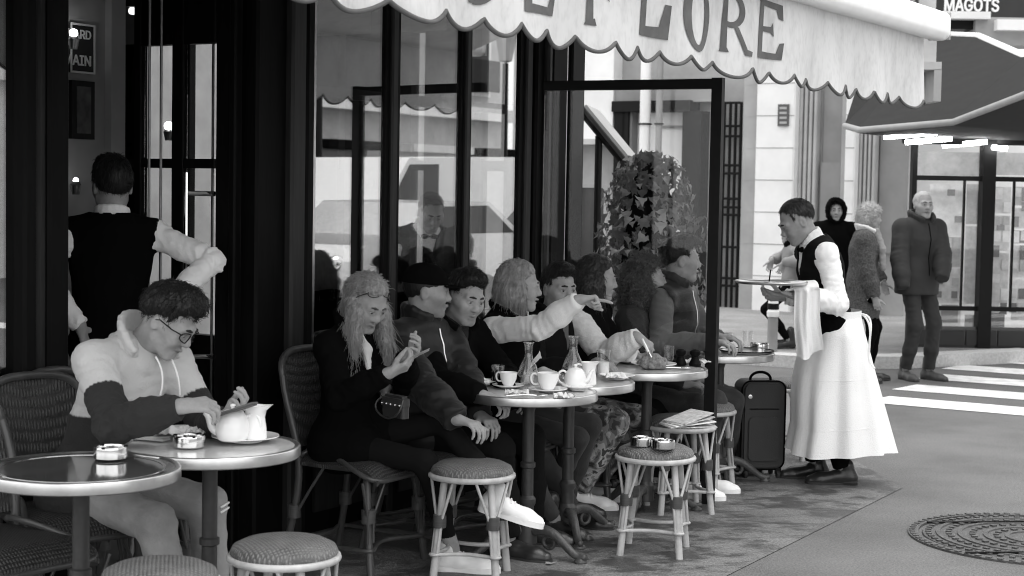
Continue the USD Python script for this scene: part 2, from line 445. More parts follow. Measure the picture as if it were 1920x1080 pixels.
def hand(S, w, d, pn, k, side, curl=(30, 40, 30), index=None, thumb=(0.6, 0.7, 0.35), spread=0.05):
    d = nrm(d); pn = nrm(pn - d * (np.asarray(pn, float) @ d))
    th = np.cross(d, pn) if side == 'R' else np.cross(pn, d)
    S.cap(w - d * 0.02 * k, w + d * 0.02 * k, 0.025 * k, 0.024 * k, 0.02, flat=(pn, 0.72))
    for i in range(4):
        kn = w + k * (d * (0.088 - 0.004 * abs(i - 1) - 0.004 * (i == 3)) + th * (0.029 - 0.0193 * i))
        S.cap(w + k * (d * 0.012 + th * (0.014 - 0.0095 * i)), kn, 0.0135 * k, 0.0105 * k, 0.012)
        a, p = 0.0, kn
        f = (0.92, 1.0, 0.95, 0.76)[i]
        cu = index if (i == 0 and index is not None) else curl
        for j, (L, r) in enumerate(((0.044, 0.0092), (0.027, 0.0085), (0.022, 0.0076))):
            a += math.radians(cu[j])
            dr = nrm(d * math.cos(a) + pn * math.sin(a) + th * spread * (1.5 - i))
            q = p + dr * L * f * k
            S.cap(p, q, r * k * (0.94 if i == 3 else 1), (r - 0.0008) * k * (0.92 if i == 3 else 1), 0.004)
            p = q
    p = w + k * (d * 0.026 + th * 0.02)
    a = nrm(d * thumb[0] + th * thumb[1] + pn * thumb[2]); b = nrm(a + d * 0.5)
    for q, r0, r1 in ((p + a * 0.046 * k, 0.0150, 0.0115), (p + a * 0.046 * k + b * 0.032 * k, 0.0112, 0.0098), (p + a * 0.046 * k + b * 0.058 * k, 0.0098, 0.0082)):
        S.cap(p, q, r0 * k, r1 * k, 0.007); p = q

SHOE_CACHE = {}
def shoe_mesh(kind):
    if kind in SHOE_CACHE: return SHOE_CACHE[kind]
    S = Sdf_()                                                # local: ankle joint at z 0.085 above the sole, toe towards +y
    S.cap((0, -0.045, 0.035), (0, 0.03, 0.045), 0.037, 0.036, 0.02)
    S.cap((0, 0.03, 0.040), (0.003, 0.125, 0.022), 0.037, 0.043, 0.02)
    S.cap((0.003, 0.125, 0.020), (0.002, 0.175, 0.016), 0.042, 0.032, 0.02)
    S.cap((0, -0.038, 0.05), (0, -0.02, 0.105 if kind != 'boot' else 0.18), 0.036, 0.040, 0.03)
    S.sub(lambda p: p[:, 2] - 0.008, k=0.006)
    up = nets(S, 0.006)
    T = Sdf_()
    out = [(0, -0.083), (0.036, -0.06), (0.033, 0.0), (0.047, 0.10), (0.045, 0.16), (0.015, 0.208), (-0.025, 0.195), (-0.042, 0.14), (-0.040, 0.08), (-0.031, 0.0), (-0.036, -0.06)]
    pl = Polygon(smoothpath(out, 40, True)[:-1]).buffer(0)
    h = 0.026 if kind == 'sneaker' else 0.016
    sole = prism(pl, h)
    if kind != 'sneaker':
        sole = cat_([prism(pl.intersection(sbox(-1, -1, 1, 0.0)), 0.024), prism(pl, 0.013)])
    laces = []
    for i in range(5):
        y = 0.045 + 0.019 * i; z = 0.083 - 0.0085 * i
        laces.append(tube(smoothpath([(-0.026, y - 0.004, z - 0.012), (0, y, z + 0.0035), (0.026, y + 0.006, z - 0.012)], 7), 0.003, 5))
    SHOE_CACHE[kind] = up, sole, cat_(laces)
    return SHOE_CACHE[kind]

PEOPLE_LOG = []
def person(label, head, hyaw, hpitch=0, hroll=0, face=-32, lean=5, side=0, k=1.0, female=False, neckf=0.25, pelz=None, sface=None,
           R=None, L=None, LR=None, LL=None, tops=(), trousers=None, shoes=None, skin=None, legk=1.0, hair=None, hmat=None, brow=None,
           fine=0.0056, cfine=0.0105, opt=None, eyes=True, group=None, gaze=(0, 1, -0.1), seed=1, fat=1.0):
    opt = opt or {}
    A = math.radians
    ya, pi_, ro = A(hyaw), A(hpitch), A(hroll)
    hf = V(math.cos(ya) * math.cos(pi_), math.sin(ya) * math.cos(pi_), math.sin(pi_))
    hr = nrm(np.cross(hf, Z_)); hu = np.cross(hr, hf)
    hr, hu = hr * math.cos(ro) + hu * math.sin(ro), hu * math.cos(ro) - hr * math.sin(ro)
    MH = np.stack([hr, hf, hu], 1)
    f = V(math.cos(A(face)), math.sin(A(face)), 0); r = np.cross(f, Z_)
    t = nrm(Z_ * math.cos(A(lean)) + f * math.sin(A(lean)) + r * math.sin(A(side)))
    tl = nrm(t - f * 0.22 * math.sin(A(max(lean, 0)))); thg = nrm(t + f * 0.22 * math.sin(A(max(lean, 0))))
    nd = nrm(thg + f * neckf)
    HC = np.asarray(head, float)
    NB = HC - k * (0.055 * hu + 0.012 * hf + 0.092 * nd)
    Lt = 0.52 * k
    if pelz is not None:
        L2 = (NB[2] - pelz) / t[2]
        PEOPLE_LOG.append((label[:30], 'torso', round(L2 / k, 3)))
        Lt = L2
    pel = NB - (tl * 0.42 + thg * 0.58) * Lt
    waist = pel + tl * Lt * 0.36; chest = pel + tl * Lt * 0.42 + thg * Lt * 0.26; upper = NB - thg * 0.075 * k
    sf = f if sface is None else V(math.cos(A(sface)), math.sin(A(sface)), 0)
    srt = nrm(np.cross(sf, thg))
    sw = (0.165 if female else 0.185) * k * fat ** 0.5
    sh = {'R': NB - thg * 0.065 * k + srt * sw, 'L': NB - thg * 0.065 * k - srt * sw}
    hw = 0.085 * k
    hip = {'R': pel + r * hw - t * 0.02 * k, 'L': pel - r * hw - t * 0.02 * k}
    arms, hands = {}, {}
    for s_, spec in (('R', R), ('L', L)):
        sg = 1 if s_ == 'R' else -1
        if spec is None:
            tgt = sh[s_] - Z_ * 0.50 * k + sf * 0.12 * k; hint = -sf + srt * sg * 0.3; hd = dict(d=-Z_ + sf * 0.4, pn=-srt * sg)
        else:
            tgt, hint, hd = spec
        if 'sh' in hd: sh[s_] = sh[s_] + hd['sh']
        el, wr = ik(sh[s_], np.asarray(tgt, float), 0.285 * k, 0.255 * k, hint)
        arms[s_] = (sh[s_], el, wr); hands[s_] = hd
    legs = {}
    for s_, spec in (('R', LR), ('L', LL)):
        if spec is None: continue
        tgt, hint = spec[0], spec[1]
        kn, an = ik(hip[s_], np.asarray(tgt, float), 0.43 * k * legk, 0.42 * k * legk, hint)
        legs[s_] = (hip[s_], kn, an, spec[2] if len(spec) > 2 else face, spec[3] if len(spec) > 3 else 0)
    P = thing('person', label, 'person', group=group)
    # --- the body, one surface
    S = Sdf_()
    HS = head_sdf(opt)
    S.add(lambda p: HS((p - HC) @ MH / k) * k, HC - 0.13 * k, HC + 0.13 * k, 0.02)
    S.cap(NB - nd * 0.01, HC - hu * 0.055 * k - hf * 0.018 * k, (0.050 if female else 0.058) * k, (0.046 if female else 0.054) * k, 0.03)
    dfl = (sf, 0.66)
    S.chain([pel, waist, chest, upper], [0.112 * k * fat, 0.10 * k * fat, 0.118 * k * fat, 0.088 * k], 0.04, (f, 0.66))
    for s_ in 'RL':
        a, e, w = arms[s_]
        S.cap(NB - thg * 0.05 * k, a, 0.052 * k, 0.040 * k, 0.03)
        S.chain([a, e, w], [0.038 * k, 0.033 * k, 0.0245 * k], 0.015)
        h = hands[s_]
        if h.get('d') is not None and not h.get('hide'):
            hand(S, w, np.asarray(h['d'], float), np.asarray(h['pn'], float), k * (0.93 if female else 1), s_, **{q: h[q] for q in ('curl', 'index', 'thumb', 'spread') if q in h})
    for s_, (a, kn, an, *_r) in legs.items():
        S.chain([a, kn, an], [0.056 * k, 0.042 * k, 0.032 * k], 0.03)
    spans = [[(HC[c] - 0.115 * k, HC[c] + 0.115 * k)] + [((arms[s_][2] + nrm(hands[s_]['d']) * 0.08)[c] - 0.08, (arms[s_][2] + nrm(hands[s_]['d']) * 0.08)[c] + 0.08) for s_ in 'RL' if hands[s_].get('d') is not None and not hands[s_].get('hide')] for c in range(3)]
    bm = nets(S, fine, 0.022, spans)
    q = (bm.vertices - HC) @ MH / k
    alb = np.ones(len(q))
    lip = np.clip(1.5 - np.abs(q[:, 2] + 0.0672) / 0.0095, 0, 1) * np.clip(1.8 - np.abs(q[:, 0]) / 0.016, 0, 1) * (q[:, 1] > 0.07)
    alb *= 1 - 0.40 * np.clip(lip, 0, 1)
    for s_ in (-1, 1): alb *= 1 - 0.6 * np.clip(1.3 - np.linalg.norm((q - V(s_ * 0.0085, 0.100, -0.0405)) / V(0.0045, 0.008, 0.0035), axis=1), 0, 1)  # nostrils: the shade of the openings is painted into the skin colour
    for s_ in (-1, 1):                                       # lashes, and eye socket shade painted into the skin colour
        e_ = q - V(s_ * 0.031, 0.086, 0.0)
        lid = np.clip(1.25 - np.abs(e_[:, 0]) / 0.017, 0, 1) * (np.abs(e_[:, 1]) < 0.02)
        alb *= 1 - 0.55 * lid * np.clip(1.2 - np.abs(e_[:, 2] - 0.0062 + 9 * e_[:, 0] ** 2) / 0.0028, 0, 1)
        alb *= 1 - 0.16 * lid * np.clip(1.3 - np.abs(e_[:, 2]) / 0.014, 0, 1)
    st = opt.get('stubble', 0)
    if st:
        b = np.clip((-0.040 + 0.35 * np.abs(q[:, 0]) - q[:, 2]) / 0.022, 0, 1) * np.clip((q[:, 1] - 0.0) / 0.03, 0, 1) * np.clip((q[:, 2] + 0.135) / 0.02, 0, 1)
        alb *= 1 - st * 0.75 * b * np.clip(1 - lip, 0, 1)
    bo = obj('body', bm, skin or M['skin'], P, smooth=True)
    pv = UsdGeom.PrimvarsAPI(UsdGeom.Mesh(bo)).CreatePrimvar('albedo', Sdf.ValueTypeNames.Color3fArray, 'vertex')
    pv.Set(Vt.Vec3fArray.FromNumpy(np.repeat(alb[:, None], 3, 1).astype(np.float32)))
    H4 = frame4(HC, hr * k, hf * k, hu * k)
    if eyes:
        for s in (-1, 1):
            es = trimesh.creation.icosphere(3, 0.0138); gz = nrm(gaze)
            c = es.vertices / 0.0138 @ gz
            al = np.where(c > 0.885, 0.012, 0.36)
            es.apply_translation((s * 0.031, 0.0765, 0.001)); es.apply_transform(H4)
            eo = obj('eye', es, M['eye'], P, smooth=True)
            UsdGeom.PrimvarsAPI(UsdGeom.Mesh(eo)).CreatePrimvar('albedo', Sdf.ValueTypeNames.Color3fArray, 'vertex').Set(Vt.Vec3fArray.FromNumpy(np.repeat(al[:, None], 3, 1).astype(np.float32)))
            bw = Sdf_().chain([(s * 0.013, 0.0955, 0.0225), (s * 0.028, 0.0930, 0.0255), (s * 0.049, 0.0745, 0.0200)], [0.0042, 0.0050, 0.0026], 0.003)
            em = nets(bw, 0.0022); em.apply_transform(H4)
            obj('eyebrow', em, brow or hmat or M['hair_dark'], P, smooth=True)
    if hair:
        hair_mesh(P, hair, H4, hmat or M['hair_dark'], seed)
    # --- clothes
    J = dict(P=P, S=S, HC=HC, NB=NB, pel=pel, waist=waist, chest=chest, upper=upper, sh=sh, hip=hip, arms=arms, legs=legs, f=f, r=r, t=t, tl=tl, thg=thg, srt=srt, sf=sf, k=k, H4=H4, hf=hf, hu=hu, hr=hr, hw=hw, nd=nd)
    if trousers:
        T = Sdf_(); e = trousers.get('e', 0.0)
        T.cap(hip['R'], hip['L'], (0.092 + e) * k, None, 0.04)
        T.cap(pel, pel + tl * 0.12 * k, (0.128 + e) * k * fat, (0.12 + e) * k * fat, 0.04, (f, 0.72))
        for s_, (a, kn, an, *_r) in legs.items():
            end = kn + (an - kn) * trousers.get('len', 0.97)
            w = trousers.get('w', 1.0)
            T.chain([a, kn, (kn * 0.45 + an * 0.55), end], [(0.078 + e) * k, (0.056 + e) * w * k, (0.052 + e) * w * k, (0.041 + e) * w * k], 0.03)
            d_ = nrm(an - kn)
            T.sub(lambda p, c=end, d_=d_: np.maximum(-((p - c) @ d_), np.linalg.norm(p - c, axis=1) - 0.12), k=0.004)
        T.disp(noisefold(trousers.get('fold', 0.008), 13, seed + 40, (1, 1, 1.2)))
        obj('trousers', nets(T, cfine), trousers['m'], P, smooth=True)
    for g in tops: garment(J, g, cfine, seed, female, fat)
    if shoes:
        up, sole, laces = shoe_mesh(shoes['kind'])
        for s_, (a, kn, an, fa, fp) in legs.items():
            fd = V(math.cos(A(fa)) * math.cos(A(fp)), math.sin(A(fa)) * math.cos(A(fp)), math.sin(A(fp)))
            xr = nrm(np.cross(fd, Z_)); uu = np.cross(xr, fd)
            M4 = frame4(an - uu * 0.085 * k, xr * k, fd * k, uu * k)
            so = obj('shoe', moved(up, M=M4), shoes['m'], P, smooth=True)
            obj('sole', moved(sole, M=M4), shoes.get('sole', shoes['m']), so, smooth=30)
            if shoes['kind'] == 'sneaker': obj('lace', moved(laces, M=M4), shoes.get('lace', shoes['m']), so, smooth=True)
    PEOPLE_LOG.append((label[:30], 'pel', pel.round(2).tolist(), 'head', HC.round(2).tolist()))
    return J

def garment(J, g, cfine, seed, female, fat):
    k, e, t, tl, f, P = J['k'], g.get('e', 0.015), J['t'], J['tl'], J['f'], J['P']
    T = Sdf_()
    fl = (f, g.get('flat', 0.72))
    pel, waist, chest, upper, NB = J['pel'], J['waist'], J['chest'], J['upper'], J['NB']
    tw = g.get('tw', 1.0)
    T.chain([pel, waist, chest, upper], [(0.140 * fat + e) * k * tw, (0.113 * fat + e) * k * tw, (0.133 * fat + e) * k, (0.100 + e * 0.8) * k], 0.05, fl)
    hem = g.get('hem', 0.0)
    if hem: T.cap(pel, pel - Z_ * hem * k, (0.143 * fat + e) * k, (0.15 * fat + e + g.get('flare', 0.02)) * k, 0.04, fl)
    if g.get('lap'):                                          # seated: the skirts of the coat lie on the thighs
        for s_, lg in J['legs'].items():
            T.cap(J['hip'][s_], lg[0] + (lg[1] - lg[0]) * g['lap'], (0.105 + e) * k, (0.09 + e) * k, 0.05)
    if female and not g.get('flatchest'):
        for s in (-1, 1):
            c = chest + J['srt'] * s * 0.068 * k + J['sf'] * (0.075 + e * 0.6) * k + J['thg'] * 0.01
            T.ell(c, (0.06 * k,) * 3, k=0.06)
    for s_ in 'RL':
        a, el, w = J['arms'][s_]
        sgn = 1 if s_ == 'R' else -1
        T.cap(NB - J['thg'] * 0.045 * k, a, (0.058 + e * 0.6) * k, (0.047 + e * 0.8) * k, 0.04)
        sl = g.get('sleeve', 1.0)
        if sl > 0:
            T.cap(a, el, (0.045 + e * 0.9) * k, (0.038 + e * 0.9) * k, 0.03)
            end = el + (w - el) * sl
            if sl > 0.3:
                T.chain([el, el + (w - el) * 0.5 * sl, end], [(0.038 + e * 0.9) * k, (0.036 + e * g.get('puff', 0.9)) * k, (0.028 + e * 0.7) * k], 0.02)
                d_ = nrm(w - el)
                T.sub(lambda p, c=end, d_=d_: np.maximum(-((p - c) @ d_), np.linalg.norm(p - c, axis=1) - 0.075), k=0.004)
        else:                                                 # a waistcoat: the armholes are cut out
            T.sub(lambda p, a=a, el=el, sg=sgn: np.linalg.norm(p - (a + J['srt'] * sg * 0.045) - np.clip(((p - (a + J['srt'] * sg * 0.045)) @ (el - a)) / ((el - a) @ (el - a)), 0, 1)[:, None] * (el - a), axis=1) - 0.064 * k, k=0.012)
    if g.get('v'):                                            # neck opening shaped like a V
        vb = chest - tl * g['v'] * k
        ax_ = nrm(NB - vb)
        def vcut(p):
            q = p - vb
            s = q @ ax_; x = np.abs(q @ J['srt']); y = (p - pel - 0) @ J['sf'] - (vb - pel) @ J['sf']
            return np.maximum(np.maximum((x - s * g.get('vw', 0.33)) * 0.9, -y - 0.0), -s)
        T.sub(vcut, k=0.006)
    nr = g.get('neckhole')
    if nr: T.sub(lambda p: np.linalg.norm(p - NB - J['nd'] * 0.03 - J['sf'] * 0.012, axis=1) - nr * k, k=0.01)
    if g.get('hemcut') is not None:
        T.sub(lambda p: g['hemcut'] * k + (p - pel) @ t, k=0.006)
    def armfold(p):
        best = np.full(len(p), 9.0); ss = np.zeros(len(p)); ph_ = np.zeros(len(p))
        for s_ in 'RL':
            a, el, w = J['arms'][s_]
            bn = nrm(np.cross(el - a, w - el) + 1e-6)
            for off, (q0, q1) in ((0.0, (a, el)), (1.0, (el, w))):
                d = q1 - q0; t_ = np.clip(((p - q0) @ d) / (d @ d), 0, 1); r_ = p - q0 - t_[:, None] * d
                di = np.linalg.norm(r_, axis=1); m = di < best
                best[m] = di[m]; ss[m] = off + t_[m]; ph_[m] = np.arctan2(r_[m] @ bn, r_[m] @ nrm(np.cross(d, bn)))
        n_ = meshkit.noise(p * 16 + seed * 3.3, seed + 12); n2 = meshkit.noise(p * 7 + seed, seed + 13)
        A_ = (best < 0.085) * (0.30 + 1.0 * np.exp(-((ss - 1.0) / 0.32) ** 2) + 0.7 * np.exp(-((ss - 1.92) / 0.22) ** 2) + 0.5 * np.exp(-((ss - 0.1) / 0.2) ** 2)) * np.clip((ss - 0.02) / 0.1, 0, 1)
        w_ = ss * 6.4 + 0.55 * np.sin(ph_ + 0.8) + 0.35 * np.sin(2 * ph_ + seed) + 1.5 * n_
        rg = 1 - np.abs(2 * (w_ - np.floor(w_)) - 1)
        return -g.get('sfold', 0.009) * A_ * (rg ** 1.6 - 0.38) * (0.5 + n2)
    if g.get('sleeve', 1.0) > 0.3: T.disp(armfold)
    T.disp(noisefold(g.get('fold', 0.009) * 0.6, g.get('ff', 11), seed))
    if g.get('puffer'):
        T.disp(lambda p: -0.010 * (np.abs(np.sin(((p - pel) @ t) * math.pi / 0.085)) - 0.6))
    if g.get('fur'):
        T.disp(noisefold(g['fur'], 60, seed + 9, (1, 1, 1)))
    c = g.get('collar')
    col = None
    if c:
        col = Sdf_()
        ups = nrm(J['nd'] + J['thg'] * 0.5)
        cx = nrm(np.cross(J['sf'], ups)); cy = np.cross(ups, cx)
        base = NB + ups * (0.005 + c.get('up', 0.0)) + J['sf'] * 0.006
        rr, hh, th = c.get('r', 0.068) * k, c.get('h', 0.05) * k, c.get('t', 0.011) * k
        gap = c.get('gap', 0.35)
        angs = np.linspace(math.pi / 2 + gap, math.pi * 2.5 - gap, 17)
        for zz in np.linspace(0, hh, 4):
            sc = 1 + c.get('flare', 0.12) * zz / max(hh, 1e-6)
            pts = [base + (cx * math.cos(a) * sc + cy * math.sin(a) * sc * 0.95) * rr + ups * (zz - 0.03 * (math.sin(a) > 0.2) * (math.sin(a)) * k) for a in angs]
            col.chain(pts, [th] * len(pts), 0.012)
        col.disp(noisefold(0.005, 22, seed + 3))
    gmesh = nets(T, g.get('fine', cfine))
    gm = obj(g['name'], gmesh, g['m'], P, smooth=True)
    if g.get('paint'):
        UsdGeom.PrimvarsAPI(UsdGeom.Mesh(gm)).CreatePrimvar('albedo', Sdf.ValueTypeNames.Color3fArray, 'vertex').Set(Vt.Vec3fArray.FromNumpy(np.repeat(g['paint'](np.array(gmesh.vertices), J)[:, None], 3, 1).astype(np.float32)))
    if col is not None:
        obj('collar', nets(col, min(0.007, cfine)), c.get('m', g['m']), gm, smooth=True)
    if g.get('zip'):
        # front closure following the chest
        n = 14
        pts = []
        for i in range(n):
            s = i / (n - 1)
            c0 = pel * (1 - s) + (NB - J['thg'] * 0.02) * s
            lo_, hi_ = 0.0, 0.35
            for _ in range(16):
                mid = (lo_ + hi_) / 2
                if T((c0 + J['sf'] * mid)[None])[0] < 0: lo_ = mid
                else: hi_ = mid
            pts.append(c0 + J['sf'] * (lo_ + 0.001))
        obj('zip', tube(pts, 0.0045, 6), g['zip'], gm, smooth=True)
    return gm

def hair_mesh(P, style, H4, hm, seed):
    S = Sdf_(); kind = style['kind']; pf = style.get('puff', 0.010)
    sk = lambda e: S.ell((0, -0.014, 0.030), (0.074 + e * 0.6, 0.095 + e * 0.8, 0.086 + e * 1.05), k=0.02)
    hl = style.get('line', 0.0) + 0.006
    if True:
        n0 = nrm((0, -style.get('slope', 0.75), 1)); c0 = V(0, -0.014, 0.030)
        sideb = kind in ('short', 'fringe')
        def hair_g(p):
            g_ = p @ n0 - hl
            if sideb:
                b_ = np.minimum(np.minimum(0.015 - np.abs(p[:, 1] - 0.026), p[:, 2] + 0.020), (np.abs(p[:, 0]) - 0.05))
                g_ = np.maximum(g_, b_)
            return g_ + 0.014 * (meshkit.noise(p * 75 + seed, seed + 21) - 0.5)
        def shell(p):
            g_ = hair_g(p)
            e = -0.004 + (pf + 0.004) * np.clip(g_ / 0.035, 0, 1) ** 0.6
            r_ = V(0.074, 0.095, 0.086) + e[:, None] * V(0.6, 0.8, 1.05)
            q = p - c0; k0 = np.linalg.norm(q / r_, axis=1); k1 = np.linalg.norm(q / r_ ** 2, axis=1)
            return k0 * (k0 - 1) / np.maximum(k1, 1e-9)
        S.add(shell, c0 - 0.12, c0 + 0.12, 0.02)
    if kind in ('short', 'fringe'):
        if style.get('top'): S.ell((0, 0.030, 0.100 + style['top'] * 0.3), (0.055, 0.055, 0.018 + style['top']), k=0.04)
        sl = style.get('slope', 0.75)
        nn = nrm((0, -sl, 1))
        S.sub(lambda p: hair_g(p) - 0.020 * np.clip((p[:, 1] - 0.02) / 0.06, 0, 1) * np.clip(np.abs(p[:, 0]) / 0.06, 0, 1) * style.get('temple', 1), k=0.010)
        if kind == 'fringe':                                  # bald on top
            S.sub(lambda p: 0.052 - p[:, 2], k=0.01)
    else:
        nn = nrm((0, -style.get('slope', 1.0), 1))
        S.sub(lambda p: hair_g(p) - 0.014 * np.clip(np.abs(p[:, 0]) / 0.06, 0, 1) * np.clip((p[:, 1]) / 0.06, 0, 1), k=0.012)
        dl = H4[:3, :3].T @ V(0, 0, -1); dl /= np.linalg.norm(dl)
        for (x, y, z, Ln, r0, r1) in style.get('fall', ()):
            p0 = V(x, y, z); ou = nrm((x, y * 0.6, 0)) * style.get('spread', 0.02)
            S.chain([p0, p0 + dl * Ln * 0.35 + ou, p0 + dl * Ln * 0.7 + ou * 1.1, p0 + dl * Ln + ou * style.get('tip', 0.6)], [r0, (r0 * 2 + r1) / 3, (r0 + 2 * r1) / 3, r1], 0.02)
        for c in style.get('blobs', ()):
            S.ell(c[:3], c[3:], k=0.035)
        for lock in style.get('locks', ()):
            S.chain(smoothpath([x[:3] for x in lock], 9) if len(lock) > 3 else [V(*x[:3]) for x in lock], np.interp(np.linspace(0, 1, 9), np.linspace(0, 1, len(lock)), [x[3] for x in lock]) if len(lock) > 3 else [x[3] for x in lock], 0.022, style.get('lflat'))
    amp, fr = style.get('amp', 0.005), style.get('freq', 55)
    st = style.get('stretch', (1, 1, 0.18))
    def strands(p):
        an = np.arctan2(p[:, 0], -p[:, 1] + 0.02)
        q = np.stack([an * 0.1 * 1.0, np.linalg.norm(p[:, :2], axis=1) * 0.3, p[:, 2] * st[2]], 1) if style.get('radial', True) else p * np.array(st)
        a = meshkit.noise(q * fr * 3 + seed, seed); b = meshkit.noise(p * 45 + seed, seed + 2); c = meshkit.noise(q * fr * 7 + seed, seed + 4)
        return amp * ((a - 0.5) * 1.6 + (b - 0.5) * 0.8 + (c - 0.5) * 0.8)
    S.disp(strands)
    m = nets(S, style.get('fine', 0.0045), relax=0)
    rs = np.random.default_rng(seed)
    ns_ = style.get('strands', 2600)
    tr = m.triangles; ar = m.area_faces; cdf = np.cumsum(ar) / ar.sum()
    fi = np.searchsorted(cdf, rs.random(ns_)).clip(0, len(tr) - 1)
    uv = rs.random((ns_, 2)); fl_ = uv.sum(1) > 1; uv[fl_] = 1 - uv[fl_]
    p = tr[fi, 0] + uv[:, :1] * (tr[fi, 1] - tr[fi, 0]) + uv[:, 1:] * (tr[fi, 2] - tr[fi, 0])
    nn_ = m.face_normals[fi]
    dlw = H4[:3, :3].T @ V(0, 0, -1); dlw /= np.linalg.norm(dlw)
    fl2 = p - V(0, -0.06, 0.13) + rs.normal(size=p.shape) * 0.012
    if kind in ('long', 'bob'): w_ = np.clip((0.05 - p[:, 2]) / 0.05, 0, 1)[:, None]; fl2 = np.stack([np.sign(p[:, 0]) * 0.8, np.full(ns_, -0.45), np.full(ns_, -0.5)], 1) * (1 - w_) + dlw * w_ + rs.normal(size=p.shape) * 0.06
    if kind == 'curly': fl2 = rs.normal(size=p.shape)
    fl2 = fl2 - nn_ * (fl2 * nn_).sum(1, keepdims=True); fl2 /= np.maximum(np.linalg.norm(fl2, axis=1, keepdims=True), 1e-6)
    Ls = style.get('slen', 0.018 if kind == 'short' else 0.05) * (0.5 + rs.random(ns_))[:, None]
    if kind in ('long', 'bob'):
        Ls = Ls * np.where(p[:, 2] > -0.03, 0.4, 1.0)[:, None]; Ls = Ls * np.where(p[:, 2] < -0.17, 0.3, 1.0)[:, None]; Ls[(p[:, 1] > 0.045) & (np.abs(p[:, 0]) < 0.075)] *= 0.3
    lift = style.get('lift', 0.16) * rs.random(ns_)[:, None]
    pts = np.stack([p - nn_ * 0.003, p + fl2 * Ls * 0.33 + nn_ * Ls * lift * 0.30, p + fl2 * Ls * 0.68 + nn_ * Ls * lift * 0.42 + rs.normal(size=p.shape) * 0.0008, p + fl2 * Ls + nn_ * Ls * lift * 0.3 + dlw * Ls * 0.1 + rs.normal(size=p.shape) * 0.0015], 1)
    pw = pts.reshape(-1, 3) @ H4[:3, :3].T + H4[:3, 3]
    m.apply_transform(H4)
    ho = obj('hair', m, hm, P, smooth=True)
    bc = UsdGeom.BasisCurves.Define(stage, str(ho.GetPath()) + '/strands')
    bc.CreateTypeAttr('linear'); bc.CreateCurveVertexCountsAttr(Vt.IntArray.FromNumpy(np.full(ns_, 4, np.int32)))
    bc.CreatePointsAttr(Vt.Vec3fArray.FromNumpy(pw.astype(np.float32)))
    bc.CreateWidthsAttr(Vt.FloatArray.FromNumpy(np.tile(np.array([0.0016, 0.0016, 0.0012, 0.0005], np.float32), ns_))); bc.SetWidthsInterpolation('vertex')
    UsdShade.MaterialBindingAPI.Apply(bc.GetPrim()).Bind(hm); tag(bc, kind='stuff')
    return ho
# ------------------------------------------------------------------ materials
M = {}
M['skin'] = mat('skin', 0.27, 0.58, 0.14, 30, bump=0.12, bscale=300, spec=0.35, attr='albedo', sss=0.15)
M['eye'] = mat('eye_white', 1.0, 0.15, 0.0, attr='albedo')
def hairmat(n, g, v=0.35, rough=0.42): return mat(n, g, rough, v, 40, bump=0.2, bscale=120, stretch=(2.2, 2.2, 0.35), detail=6, spec=0.3)
M['hair_dark'] = hairmat('hair_dark', 0.007)
M['hair_brown'] = hairmat('hair_brown', 0.022)
M['hair_mid'] = hairmat('hair_mid', 0.065)
M['hair_blond'] = hairmat('hair_blond', 0.22)
M['hair_white'] = hairmat('hair_white', 0.42, 0.12)
def clothm(n, g, v=0.15, scale=5, rough=0.9, b=0.25, bs=220, sheen=0.06, spec=0.25): return mat(n, g, rough, v, scale, bump=b, bscale=bs, sheen=sheen, detail=6, spec=spec)
M['cloth_black'] = clothm('cloth_black', 0.0035, sheen=0.0, rough=1.0, spec=0.05)
M['cloth_dark'] = clothm('cloth_dark', 0.008, sheen=0.0, rough=1.0, spec=0.08)
M['cloth_charcoal'] = clothm('cloth_charcoal', 0.022, sheen=0.02, spec=0.1)
M['cloth_grey'] = clothm('cloth_grey', 0.11)
M['cloth_mid'] = clothm('cloth_mid', 0.22)
M['cloth_light'] = clothm('cloth_light', 0.62, 0.08)
M['cloth_white'] = clothm('cloth_white', 0.80, 0.04)
M['linen'] = clothm('linen', 0.80, 0.05, 3, b=0.35, bs=160)
M['denim'] = clothm('denim', 0.04, 0.3, 7)
M['denim_light'] = clothm('denim_light', 0.27, 0.3, 6)
M['nylon'] = clothm('nylon', 0.009, 0.1, rough=0.5, b=0.15, bs=120)
M['nylon_grey'] = clothm('nylon_grey', 0.035, 0.1, rough=0.6, b=0.15, bs=120)
M['fleece'] = clothm('fleece', 0.62, 0.10, 60, b=0.4, bs=150)
M['leather_black'] = mat('leather_black', 0.02, 0.3, 0.2, 30, bump=0.1, bscale=200)
M['leather_white'] = mat('leather_white', 0.8, 0.45, 0.05, 20, bump=0.08, bscale=200)
M['rubber'] = mat('rubber', 0.03, 0.8)
M['steel'] = mat('steel', 0.62, 0.28, 0.12, 18, metallic=1.0)
M['chrome'] = mat('chrome', 0.75, 0.12, 0.08, 10, metallic=1.0)
